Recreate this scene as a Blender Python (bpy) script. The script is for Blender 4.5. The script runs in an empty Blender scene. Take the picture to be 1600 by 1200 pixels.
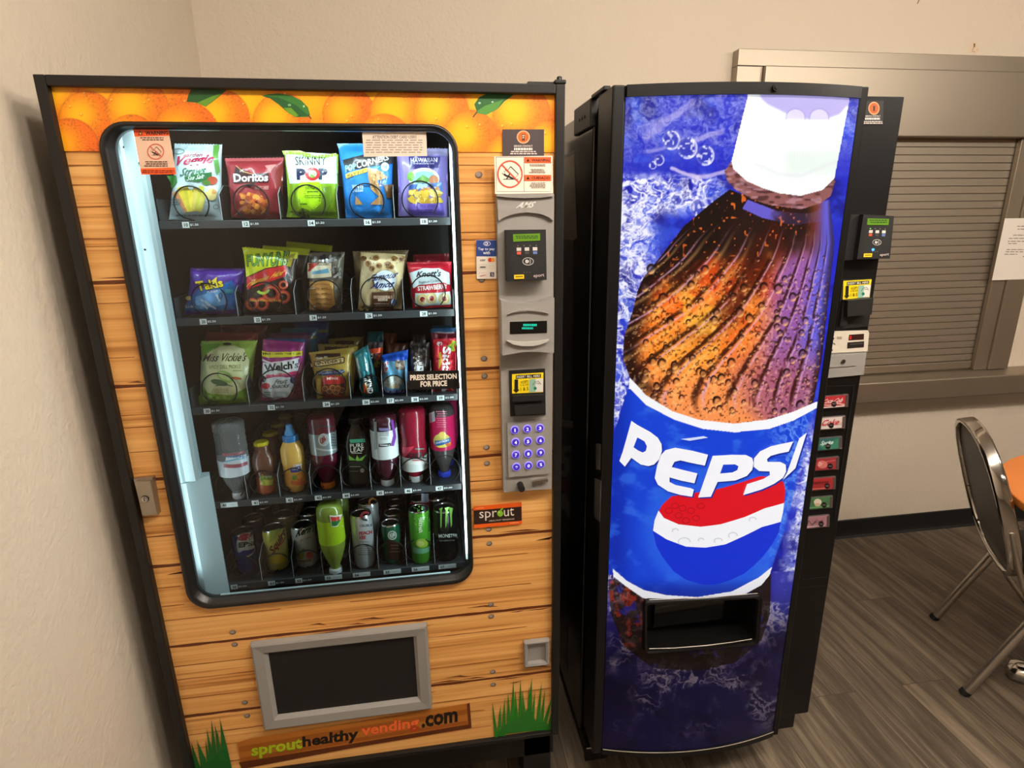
import bpy, bmesh, math, random
import numpy as np
from mathutils import Vector, Matrix

scene = bpy.context.scene
COL = scene.collection
random.seed(7)
PI = math.pi

# ---------------------------------------------------------------- camera
FPX, YAW, PITCH, ROLL = 896.745, 0.1438, 0.2757, -0.0147
CAM = np.array([0.6797, -1.2672, 1.6206])
_cy, _sy, _cp, _sp = math.cos(YAW), math.sin(YAW), math.cos(PITCH), math.sin(PITCH)
FW = np.array([_sy*_cp, _cy*_cp, -_sp])
_r = np.array([_cy, -_sy, 0.0]); _u = np.cross(_r, FW)
RT = math.cos(ROLL)*_r + math.sin(ROLL)*_u
UP = -math.sin(ROLL)*_r + math.cos(ROLL)*_u
cam_data = bpy.data.cameras.new('camera')
cam_data.sensor_width = 36.0
cam_data.lens = FPX/1600.0*36.0
cam_data.clip_start = 0.02
cam = bpy.data.objects.new('camera', cam_data)
COL.objects.link(cam)
cam.matrix_world = Matrix(((RT[0], UP[0], -FW[0], CAM[0]), (RT[1], UP[1], -FW[1], CAM[1]),
                           (RT[2], UP[2], -FW[2], CAM[2]), (0, 0, 0, 1)))
scene.camera = cam

# ---------------------------------------------------------------- world, exposure, room lamps, added fill
scene.view_settings.view_transform = 'Standard'
scene.view_settings.look = 'None'
scene.view_settings.exposure = 0.0
scene.view_settings.gamma = 1.0
world = bpy.data.worlds.new('world'); scene.world = world
world.use_nodes = True
world.node_tree.nodes['Background'].inputs[0].default_value = (1.0, 0.93, 0.84, 1)
world.node_tree.nodes['Background'].inputs[1].default_value = 0.02

def area_light(name, loc, sx, sy, power, color, rot=(0, 0, 0)):
    d = bpy.data.lights.new(name, 'AREA'); d.shape = 'RECTANGLE'
    d.size, d.size_y, d.energy, d.color = sx, sy, power, color
    o = bpy.data.objects.new(name, d); COL.objects.link(o)
    o.location = loc; o.rotation_euler = rot
    return o
def point_light(name, loc, power, color, radius):
    d = bpy.data.lights.new(name, 'POINT'); d.energy, d.color, d.shadow_soft_size = power, color, radius
    o = bpy.data.objects.new(name, d); COL.objects.link(o); o.location = loc
    return o
WARM = (1.0, 0.905, 0.785)
for _x, _y, _p in ((0.95, -1.08, 38), (1.55, -1.08, 44), (2.15, -1.08, 40), (3.1, -1.12, 34), (3.7, -1.12, 34)):   # wrap-around ceiling fixture; a second added to brighten shutter, sill and floor
    point_light('fixture_lamp', (_x, _y, 2.60), _p, WARM, 0.07)
area_light('fill_light', (4.6, -1.6, 2.735), 1.2, 0.30, 14, WARM)  # unseen area lamps added as ambient fill
area_light('fill_light', (1.75, -4.2, 2.735), 1.2, 0.30, 14, WARM)
area_light('fill_light', (4.6, -4.2, 2.735), 1.2, 0.30, 16, WARM)
COOL = (0.76, 0.96, 1.0)                                           # LED strips inside the glass front: two sides, plus a top one added to light the bags
area_light('case_light', (0.0930, 0.024, 1.29), 0.012, 0.95, 0.5, COOL, (PI/2, 0, math.radians(-72)))
area_light('case_light', (0.7490, 0.024, 1.29), 0.012, 0.95, 2.9, COOL, (PI/2, 0, math.radians(48)))
area_light('case_light', (0.42, 0.026, 1.802), 0.55, 0.012, 1.5, COOL, (math.radians(38), 0, 0))

# ---------------------------------------------------------------- helpers: pixels, colours, materials
def ray(px, py):
    px = np.asarray(px, float); py = np.asarray(py, float)
    return (RT*((px-800)/FPX)[..., None] - UP*((py-600)/FPX)[..., None] + FW)
def at(px, py, Y=0.0):                       # the point seen at a pixel of the photo on the plane y = Y
    d = ray(px, py); t = (Y-CAM[1])/d[..., 1]
    return CAM + d*t[..., None]
def atz(px, py, Z=0.0):
    d = ray(px, py); t = (Z-CAM[2])/d[..., 2]
    return CAM + d*t[..., None]
def hit(px, py, f):                          # the same on a relief y = f(x, z)
    d = ray(px, py); y = np.zeros(d.shape[:-1])
    for k in range(7):
        t = (y-CAM[1])/d[..., 1]; P = CAM + d*t[..., None]
        y = f(P[..., 0], P[..., 2])
    return P[..., 0], P[..., 2]
def lin(c):
    if isinstance(c, str):
        c = [int(c[i:i+2], 16) for i in (0, 2, 4)]
    o = []
    for v in c[:3]:
        v = v/255.0
        o.append(v/12.92 if v <= 0.04045 else ((v+0.055)/1.055)**2.4)
    return tuple(o)+(1.0,)
def linv(a):
    a = np.clip(np.asarray(a, float)/255.0, 0, None)
    return np.where(a <= 0.04045, a/12.92, ((a+0.055)/1.055)**2.4)

def pbr(name, col, rough=0.5, metal=0.0, spec=0.5, coat=0.0, trans=0.0, emit=None, estr=0.0, ior=1.45):
    m = bpy.data.materials.new(name); m.use_nodes = True
    b = m.node_tree.nodes['Principled BSDF']; I = b.inputs
    I['Base Color'].default_value = lin(col); I['Roughness'].default_value = rough
    I['Metallic'].default_value = metal; I['Specular IOR Level'].default_value = spec
    I['Coat Weight'].default_value = coat; I['Coat Roughness'].default_value = 0.08
    I['Transmission Weight'].default_value = trans; I['IOR'].default_value = ior
    if emit is not None:
        I['Emission Color'].default_value = lin(emit); I['Emission Strength'].default_value = estr
    return m
def ink(name, rough=0.4, metal=0.0, coat=0.0, bump=0.0, spec=0.5):          # printed stock: colour comes from the printed artwork
    m = pbr(name, 'ffffff', rough, metal, spec, coat); nt = m.node_tree
    a = nt.nodes.new('ShaderNodeAttribute'); a.attribute_name = 'Col'
    b = nt.nodes['Principled BSDF']
    nt.links.new(a.outputs['Color'], b.inputs['Base Color'])
    if bump:
        tc = nt.nodes.new('ShaderNodeTexCoord'); n = nt.nodes.new('ShaderNodeTexNoise')
        n.inputs['Scale'].default_value = 55; n.inputs['Detail'].default_value = 4; n.inputs['Distortion'].default_value = 1.2
        bp = nt.nodes.new('ShaderNodeBump'); bp.inputs['Strength'].default_value = bump; bp.inputs['Distance'].default_value = 0.004
        nt.links.new(tc.outputs['Object'], n.inputs['Vector']); nt.links.new(n.outputs['Fac'], bp.inputs['Height'])
        nt.links.new(bp.outputs['Normal'], b.inputs['Normal'])
    return m
def bumped(m, scale, strength, dist, detail=3, vec=None):
    nt = m.node_tree; b = nt.nodes['Principled BSDF']
    tc = nt.nodes.new('ShaderNodeTexCoord'); mp = nt.nodes.new('ShaderNodeMapping')
    if vec: mp.inputs['Scale'].default_value = vec
    n = nt.nodes.new('ShaderNodeTexNoise'); n.inputs['Scale'].default_value = scale; n.inputs['Detail'].default_value = detail
    bp = nt.nodes.new('ShaderNodeBump'); bp.inputs['Strength'].default_value = strength; bp.inputs['Distance'].default_value = dist
    nt.links.new(tc.outputs['Object'], mp.inputs['Vector']); nt.links.new(mp.outputs['Vector'], n.inputs['Vector'])
    nt.links.new(n.outputs['Fac'], bp.inputs['Height']); nt.links.new(bp.outputs['Normal'], b.inputs['Normal'])
    return m

M = {}
M['black'] = pbr('black_powder_coat', (23, 21, 20), 0.42, spec=0.4)
M['black_soda'] = pbr('black_door_paint', (12, 11, 11), 0.36, spec=0.4)
M['black_gloss'] = pbr('black_gloss_paint', (16, 14, 14), 0.12, coat=0.3)
M['black_matte'] = pbr('black_plastic', (22, 21, 21), 0.55)
M['gasket'] = pbr('black_rubber', (24, 23, 23), 0.35)
M['case_dark'] = pbr('charcoal_liner', (40, 40, 41), 0.5)
M['tray'] = pbr('charcoal_tray', (50, 53, 56), 0.42)
M['white_case'] = pbr('white_enamel', (184, 203, 208), 0.4)
M['grey_plastic'] = bumped(pbr('grey_plastic', (139, 135, 131), 0.55), 900, 0.15, 0.0006)
M['grey_light'] = pbr('pale_grey_plastic', (176, 172, 168), 0.5)
M['grey_dark'] = pbr('dark_grey_plastic', (84, 80, 78), 0.5)
M['steel'] = bumped(pbr('brushed_stainless', (166, 155, 140), 0.44, 0.9), 60, 0.10, 0.0006, 2, (1, 1, 30))
M['slat'] = pbr('stainless_slats', (158, 147, 132), 0.55, 0.8)
M['chrome'] = pbr('chrome', (205, 200, 194), 0.10, 1.0)
M['dull_chrome'] = pbr('worn_chrome', (196, 188, 178), 0.33, 0.95)
M['wire'] = pbr('coil_wire', (34, 33, 33), 0.28, 0.6)
M['edge'] = pbr('clear_divider_edge', (150, 156, 158), 0.25)
M['divider'] = pbr('smoke_divider', (34, 35, 36), 0.2)
M['film'] = ink('glossy_film', 0.30, 0.0, 0.25, 0.35)
M['foil'] = ink('metallised_film', 0.28, 0.25, 0.2, 0.35)
M['paper'] = ink('printed_paper', 0.6)
M['vinyl'] = ink('printed_vinyl', 0.42)
M['can'] = ink('printed_can', 0.26, 0.35, 0.2)
M['plastic'] = ink('coloured_plastic', 0.22, 0.0, 0.2)
M['label'] = ink('bottle_label', 0.32, 0.0, 0.15)
M['alu'] = pbr('can_aluminium', (190, 190, 190), 0.25, 1.0)
M['lcd'] = pbr('green_display', (80, 120, 30), 0.3, emit=(120, 160, 40), estr=0.25)
M['chair_back'] = pbr('grey_padded_vinyl', (86, 82, 82), 0.5)
M['seat'] = pbr('charcoal_vinyl', (52, 50, 52), 0.5)
M['orange'] = pbr('orange_laminate', (214, 122, 50), 0.35)
M['orange_edge'] = pbr('orange_edge_band', (206, 120, 44), 0.45)
M['clear'] = pbr('clear_bottle', (225, 230, 232), 0.06, trans=0.85, ior=1.2)
M['blue_led'] = pbr('blue_led', (40, 120, 255), 0.3, emit=(60, 140, 255), estr=3.0)
M['vfd'] = pbr('teal_display_digits', (20, 150, 130), 0.3, emit=(30, 190, 160), estr=0.55)
M['led_strip'] = pbr('case_led_strip', (220, 235, 236), 0.3, emit=(205, 240, 245), estr=0.55)
def key_mat():
    return pbr('violet_lit_key', (60, 40, 170), 0.3, emit=(44, 28, 160), estr=0.40)
M['key'] = key_mat()
M['key_ring'] = pbr('violet_lit_ring', (150, 140, 235), 0.3, emit=(135, 125, 240), estr=0.75)
M['key_digit'] = pbr('lit_digit', (210, 205, 250), 0.3, emit=(205, 200, 250), estr=0.9)

def glass_mat():
    m = bpy.data.materials.new('window_glass'); m.use_nodes = True; nt = m.node_tree
    for n in list(nt.nodes): nt.nodes.remove(n)
    out = nt.nodes.new('ShaderNodeOutputMaterial'); mix = nt.nodes.new('ShaderNodeMixShader')
    tr = nt.nodes.new('ShaderNodeBsdfTransparent'); gl = nt.nodes.new('ShaderNodeBsdfGlossy'); fr = nt.nodes.new('ShaderNodeFresnel')
    tr.inputs[0].default_value = (0.94, 0.96, 0.95, 1); gl.inputs['Roughness'].default_value = 0.0
    fr.inputs['IOR'].default_value = 1.5
    nt.links.new(fr.outputs[0], mix.inputs[0]); nt.links.new(tr.outputs[0], mix.inputs[1])
    nt.links.new(gl.outputs[0], mix.inputs[2]); nt.links.new(mix.outputs[0], out.inputs['Surface'])
    return m
M['glass'] = glass_mat()

def wall_mat():
    m = pbr('beige_orange_peel_paint', (213, 199, 181), 0.6, spec=0.3); nt = m.node_tree; b = nt.nodes['Principled BSDF']
    tc = nt.nodes.new('ShaderNodeTexCoord'); n = nt.nodes.new('ShaderNodeTexNoise'); n2 = nt.nodes.new('ShaderNodeTexNoise')
    n.inputs['Scale'].default_value = 85; n.inputs['Detail'].default_value = 3
    n2.inputs['Scale'].default_value = 28; n2.inputs['Detail'].default_value = 2
    ad = nt.nodes.new('ShaderNodeMath'); bp = nt.nodes.new('ShaderNodeBump')
    bp.inputs['Strength'].default_value = 0.32; bp.inputs['Distance'].default_value = 0.006
    nt.links.new(tc.outputs['Object'], n.inputs['Vector']); nt.links.new(tc.outputs['Object'], n2.inputs['Vector'])
    nt.links.new(n.outputs['Fac'], ad.inputs[0]); nt.links.new(n2.outputs['Fac'], ad.inputs[1])
    nt.links.new(ad.outputs[0], bp.inputs['Height']); nt.links.new(bp.outputs['Normal'], b.inputs['Normal'])
    return m
M['wall'] = wall_mat()
M['wall_far'] = pbr('beige_paint', (190, 172, 148), 0.7, spec=0.2)
M['ceiling'] = pbr('white_ceiling_tile', (215, 212, 205), 0.8, spec=0.1)
M['cove'] = pbr('black_cove_base', (20, 19, 20), 0.5)

def floor_mat():
    m = pbr('grey_brown_vinyl_plank', (110, 98, 86), 0.42, spec=0.35); nt = m.node_tree; b = nt.nodes['Principled BSDF']
    N = nt.nodes.new; L = nt.links.new
    tc = N('ShaderNodeTexCoord'); mp = N('ShaderNodeMapping'); mp.inputs['Rotation'].default_value = (0, 0, PI/2)
    mp.inputs['Location'].default_value = (0.2, 0.05, 0)
    L(tc.outputs['Object'], mp.inputs['Vector'])
    br = N('ShaderNodeTexBrick'); br.offset = 0.37; br.inputs['Scale'].default_value = 1.0
    br.inputs['Brick Width'].default_value = 1.22; br.inputs['Row Height'].default_value = 0.18
    br.inputs['Mortar Size'].default_value = 0.0012; br.inputs['Mortar Smooth'].default_value = 0.3
    br.inputs['Color1'].default_value = (0.25, 0.25, 0.25, 1); br.inputs['Color2'].default_value = (0.85, 0.85, 0.85, 1)
    br.inputs['Mortar'].default_value = (0.1, 0.1, 0.1, 1)
    L(mp.outputs['Vector'], br.inputs['Vector'])
    # each plank gets its own stretch of grain
    off = N('ShaderNodeVectorMath'); off.operation = 'MULTIPLY_ADD'
    off.inputs[1].default_value = (7.3, 3.1, 9.7); L(br.outputs['Color'], off.inputs[0]); L(mp.outputs['Vector'], off.inputs[2])
    s1 = N('ShaderNodeMapping'); s1.inputs['Scale'].default_value = (0.9, 11, 1); L(off.outputs[0], s1.inputs['Vector'])
    n1 = N('ShaderNodeTexNoise'); n1.inputs['Scale'].default_value = 2.0; n1.inputs['Detail'].default_value = 6
    n1.inputs['Roughness'].default_value = 0.62; n1.inputs['Distortion'].default_value = 0.6; L(s1.outputs[0], n1.inputs['Vector'])
    s2 = N('ShaderNodeMapping'); s2.inputs['Scale'].default_value = (5, 130, 1); L(off.outputs[0], s2.inputs['Vector'])
    n2 = N('ShaderNodeTexNoise'); n2.inputs['Scale'].default_value = 2.0; n2.inputs['Detail'].default_value = 3; L(s2.outputs[0], n2.inputs['Vector'])
    mx = N('ShaderNodeMix'); mx.data_type = 'FLOAT'; mx.inputs[0].default_value = 0.24
    L(n1.outputs['Fac'], mx.inputs[2]); L(n2.outputs['Fac'], mx.inputs[3])
    rp = N('ShaderNodeValToRGB'); e = rp.color_ramp.elements
    e[0].position = 0.30; e[0].color = lin((58, 49, 42)); e[1].position = 0.72; e[1].color = lin((154, 138, 119))
    k = rp.color_ramp.elements.new(0.49); k.color = lin((101, 89, 76))
    L(mx.outputs[0], rp.inputs[0])
    tone = N('ShaderNodeMix'); tone.data_type = 'RGBA'; tone.blend_type = 'MULTIPLY'; tone.inputs[0].default_value = 0.22
    L(rp.outputs[0], tone.inputs[6]); L(br.outputs['Color'], tone.inputs[7])
    mort = N('ShaderNodeMix'); mort.data_type = 'RGBA'; mort.inputs[7].default_value = lin((66, 57, 49))
    L(br.outputs['Fac'], mort.inputs[0]); L(tone.outputs[2], mort.inputs[6])
    L(mort.outputs[2], b.inputs['Base Color'])
    bp = N('ShaderNodeBump'); bp.inputs['Strength'].default_value = 0.12; bp.inputs['Distance'].default_value = 0.002
    L(n2.outputs['Fac'], bp.inputs['Height']); L(bp.outputs['Normal'], b.inputs['Normal'])
    return m
M['floor'] = floor_mat()

def wood_wrap_mat():
    m = pbr('printed_wood_wrap', (210, 148, 80), 0.45, spec=0.4); nt = m.node_tree; b = nt.nodes['Principled BSDF']
    N = nt.nodes.new; L = nt.links.new
    tc = N('ShaderNodeTexCoord')
    def ns(scale, vec, detail, dist):
        mp = N('ShaderNodeMapping'); mp.inputs['Scale'].default_value = vec; L(tc.outputs['Object'], mp.inputs['Vector'])
        n = N('ShaderNodeTexNoise'); n.inputs['Scale'].default_value = scale; n.inputs['Detail'].default_value = detail
        n.inputs['Distortion'].default_value = dist; L(mp.outputs[0], n.inputs['Vector']); return n
    a = ns(1.0, (1.3, 1, 62), 4, 0.5); c = ns(1.0, (2.2, 1, 260), 2, 0.2); d = ns(1.0, (0.7, 1, 9), 2, 0)
    mx = N('ShaderNodeMix'); mx.data_type = 'FLOAT'; mx.inputs[0].default_value = 0.35
    L(a.outputs['Fac'], mx.inputs[2]); L(c.outputs['Fac'], mx.inputs[3])
    rp = N('ShaderNodeValToRGB'); e = rp.color_ramp.elements
    e[0].position = 0.30; e[0].color = lin((160, 96, 40)); e[1].position = 0.62; e[1].color = lin((233, 178, 108))
    k = rp.color_ramp.elements.new(0.46); k.color = lin((217, 156, 86))
    L(mx.outputs[0], rp.inputs[0])
    rp2 = N('ShaderNodeValToRGB'); rp2.color_ramp.elements[0].color = (0.72, 0.66, 0.58, 1); rp2.color_ramp.elements[1].color = (1, 1, 1, 1)
    rp2.color_ramp.elements[0].position = 0.3; rp2.color_ramp.elements[1].position = 0.55
    L(d.outputs['Fac'], rp2.inputs[0])
    t = N('ShaderNodeMix'); t.data_type = 'RGBA'; t.blend_type = 'MULTIPLY'; t.inputs[0].default_value = 0.55
    L(rp.outputs[0], t.inputs[6]); L(rp2.outputs[0], t.inputs[7]); L(t.outputs[2], b.inputs['Base Color'])
    return m
M['wood'] = wood_wrap_mat()

# backlit sign film: the artwork glows where the lamp box stands behind it and is plain print below that box
def sign_mat():
    m = pbr('backlit_sign_film', 'ffffff', 0.28, spec=0.3, coat=0.06); nt = m.node_tree; b = nt.nodes['Principled BSDF']
    N = nt.nodes.new; L = nt.links.new
    a = N('ShaderNodeAttribute'); a.attribute_name = 'Col'
    g = N('ShaderNodeNewGeometry'); s = N('ShaderNodeSeparateXYZ'); mr = N('ShaderNodeMapRange'); mr.interpolation_type = 'SMOOTHSTEP'
    mr.inputs['From Min'].default_value = 0.47; mr.inputs['From Max'].default_value = 0.74
    mr.inputs['To Min'].default_value = 0.0; mr.inputs['To Max'].default_value = 0.72
    L(g.outputs['Position'], s.inputs[0]); L(s.outputs['Z'], mr.inputs['Value'])
    dk = N('ShaderNodeMix'); dk.data_type = 'RGBA'; dk.blend_type = 'MULTIPLY'; dk.inputs[0].default_value = 1.0
    dk.inputs[7].default_value = (0.30, 0.30, 0.30, 1)
    L(a.outputs['Color'], dk.inputs[6]); L(dk.outputs[2], b.inputs['Base Color'])
    L(a.outputs['Color'], b.inputs['Emission Color']); L(mr.outputs[0], b.inputs['Emission Strength'])
    return m
M['sign'] = sign_mat()

# ---------------------------------------------------------------- helpers: meshes
_txt = {}
def text2d(s, bold=0.0, res=2):
    k = (s, bold, res)
    if k not in _txt:
        c = bpy.data.curves.new('lettering', 'FONT'); c.body = s; c.size = 1.0; c.resolution_u = res; c.offset = bold
        c.fill_mode = 'FRONT'
        o = bpy.data.objects.new('lettering', c)
        me = bpy.data.meshes.new_from_object(o)
        v = np.array([(p.co.x, p.co.y) for p in me.vertices], float).reshape(-1, 2)
        f = [tuple(p.vertices) for p in me.polygons]
        bpy.data.meshes.remove(me); bpy.data.objects.remove(o); bpy.data.curves.remove(c)
        if len(v):
            lo, hi = v.min(0), v.max(0); v = (v-lo)/np.maximum(hi-lo, 1e-6)
        _txt[k] = (v, f)
    return _txt[k]

def refine(v, f, L):                        # split long edges of 2-D triangles
    bm = bmesh.new(); vs = [bm.verts.new((p[0], p[1], 0)) for p in v]
    for q in f:
        try: bm.faces.new([vs[i] for i in q])
        except ValueError: pass
    bmesh.ops.triangulate(bm, faces=bm.faces[:])
    for k in range(7):
        e = [x for x in bm.edges if x.calc_length() > L]
        if not e: break
        bmesh.ops.subdivide_edges(bm, edges=e, cuts=1)
        bmesh.ops.triangulate(bm, faces=[x for x in bm.faces if len(x.verts) > 3])
    bm.verts.index_update()
    ov = np.array([(p.co.x, p.co.y) for p in bm.verts]); of = [tuple(p.index for p in x.verts) for x in bm.faces]
    bm.free(); return ov, of

class MB:                                   # collects shapes, then links them as ONE mesh object
    def __init__(self):
        self.v = []; self.f = []; self.m = []; self.c = []; self.s = []
    def add(self, vs, fs, mat=0, col=(1, 1, 1, 1), smooth=False):
        o = len(self.v); self.v.extend([tuple(map(float, p)) for p in vs])
        for q in fs:
            self.f.append(tuple(i+o for i in q)); self.m.append(mat); self.c.append(col); self.s.append(smooth)
        return self
    def box(self, x0, x1, y0, y1, z0, z1, mat=0, col=(1, 1, 1, 1), bev=0.0):
        if bev <= 0:
            vs = [(x, y, z) for x in (x0, x1) for y in (y0, y1) for z in (z0, z1)]
            fs = [(0, 1, 3, 2), (4, 6, 7, 5), (0, 4, 5, 1), (2, 3, 7, 6), (0, 2, 6, 4), (1, 5, 7, 3)]
            return self.add(vs, fs, mat, col)
        bm = bmesh.new(); bmesh.ops.create_cube(bm, size=1.0)
        for p in bm.verts:
            p.co = Vector(((x0+x1)/2+p.co.x*(x1-x0), (y0+y1)/2+p.co.y*(y1-y0), (z0+z1)/2+p.co.z*(z1-z0)))
        bmesh.ops.bevel(bm, geom=bm.edges[:], offset=bev, segments=2, profile=0.5, affect='EDGES')
        bm.verts.index_update(); vs = [tuple(p.co) for p in bm.verts]; fs = [tuple(p.index for p in q.verts) for q in bm.faces]
        bm.free(); return self.add(vs, fs, mat, col, False)
    def loft(self, rings, mat=0, col=(1, 1, 1, 1), smooth=True, caps=(False, False), closed=True):
        n = len(rings[0]); vs = [p for r in rings for p in r]; fs = []
        for k in range(len(rings)-1):
            for i in range(n if closed else n-1):
                j = (i+1) % n; fs.append((k*n+i, k*n+j, (k+1)*n+j, (k+1)*n+i))
        self.add(vs, fs, mat, col, smooth)
        if caps[0]: self.add(rings[0], [tuple(range(n))[::-1]], mat, col)
        if caps[1]: self.add(rings[-1], [tuple(range(n))], mat, col)
        return self
    def lathe(self, prof, cx, cy, mat=0, col=(1, 1, 1, 1), n=24, caps=(True, True), square=None, dx=0.0, dy=0.0):
        z0 = prof[0][1]; rings = []
        for r, z in prof:
            ring = []
            for i in range(n):
                a = 2*PI*i/n; x, y = math.cos(a), math.sin(a)
                if square:
                    k = (abs(x)**square+abs(y)**square)**(-1/square); x *= k; y *= k
                ring.append((cx+r*x+dx*(z-z0), cy+r*y+dy*(z-z0), z))
            rings.append(ring)
        cols = col
        return self.loft(rings, mat, cols, True, caps)
    def tube(self, pts, r, mat=0, col=(1, 1, 1, 1), n=8, closed=False, caps=True, flat=None):
        P = [Vector(p) for p in pts]; m = len(P); rings = []; up = None
        for i in range(m):
            a = P[(i-1) % m] if (closed or i > 0) else P[i]; b = P[(i+1) % m] if (closed or i < m-1) else P[i]
            t = (b-a).normalized()
            if up is None:
                up = Vector((0, 0, 1)) if abs(t.z) < 0.9 else Vector((1, 0, 0))
                if flat is not None: up = Vector(flat[2])
            s = t.cross(up)
            if s.length < 1e-6: s = t.orthogonal()
            s.normalize(); w = s.cross(t).normalized()
            if flat is None: up = w
            ra, rb = (r, r) if flat is None else flat[:2]
            rings.append([tuple(P[i]+s*(ra*math.cos(2*PI*k/n))+w*(rb*math.sin(2*PI*k/n))) for k in range(n)])
        if closed: rings.append(rings[0])
        return self.loft(rings, mat, col, True, (caps and not closed, caps and not closed))
    def prism(self, pts, y0, y1, mat=0, col=(1, 1, 1, 1)):        # pts are (x, z); y0 is the front
        n = len(pts); vs = [(x, y0, z) for x, z in pts]+[(x, y1, z) for x, z in pts]
        fs = [tuple(range(n)), tuple(range(2*n-1, n-1, -1))]+[(i, i+n, (i+1) % n+n, (i+1) % n) for i in range(n)]
        return self.add(vs, fs, mat, col)
    def pprism(self, pix, y0, y1, mat=0, col=(1, 1, 1, 1)):       # the same from pixels of its front face
        P = [at(a, b, y0) for a, b in pix]
        return self.prism([(p[0], p[2]) for p in P], y0, y1, mat, col)
    def disc(self, c, r, y0, y1, mat=0, col=(1, 1, 1, 1), n=24, rz=None):
        return self.prism([(c[0]+r*math.cos(2*PI*i/n), c[1]+(rz or r)*math.sin(2*PI*i/n)) for i in range(n)], y0, y1, mat, col)
    def build(self, name, mats, parent=None, loc=None, colors=False, smooth=None):
        me = bpy.data.meshes.new(name)
        o = bpy.data.objects.new(name, me); COL.objects.link(o)
        base = Vector((0, 0, 0)); q = parent
        while q is not None: base += q.location; q = q.parent
        V = np.array(self.v)
        if loc is None:
            loc = base if parent is not None else Vector(((V[:, 0].min()+V[:, 0].max())/2, (V[:, 1].min()+V[:, 1].max())/2, V[:, 2].min()))
        loc = Vector(loc); V = V-np.array(loc)
        me.from_pydata(V.tolist(), [], self.f)
        if isinstance(mats, str): mats = [mats]
        for k in mats: me.materials.append(M[k])
        me.polygons.foreach_set('material_index', self.m)
        me.polygons.foreach_set('use_smooth', self.s)
        if colors:
            at_ = me.color_attributes.new('Col', 'FLOAT_COLOR', 'CORNER')
            fl = []
            for q, c in zip(self.f, self.c): fl.extend(c if isinstance(c, list) else [c]*len(q))
            at_.data.foreach_set('color', np.array(fl, np.float32).ravel())
        if parent is None:
            bm = bmesh.new(); bm.from_mesh(me); bmesh.ops.recalc_face_normals(bm, faces=bm.faces[:]) if not colors else None
            bm.to_mesh(me); bm.free()
        elif not colors:
            bm = bmesh.new(); bm.from_mesh(me); bmesh.ops.recalc_face_normals(bm, faces=bm.faces[:]); bm.to_mesh(me); bm.free()
        o.location = loc-base; o.parent = parent
        return o

def tag(o, label=None, cat=None, group=None, kind=None):
    if label: o['label'] = label
    if cat: o['category'] = cat
    if group: o['group'] = group
    if kind: o['kind'] = kind
    return o
def empty(name, loc, label=None, cat=None, group=None, kind=None):
    o = bpy.data.objects.new(name, None); o.empty_display_size = 0.05; COL.objects.link(o)
    o.location = loc; return tag(o, label, cat, group, kind)

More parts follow.
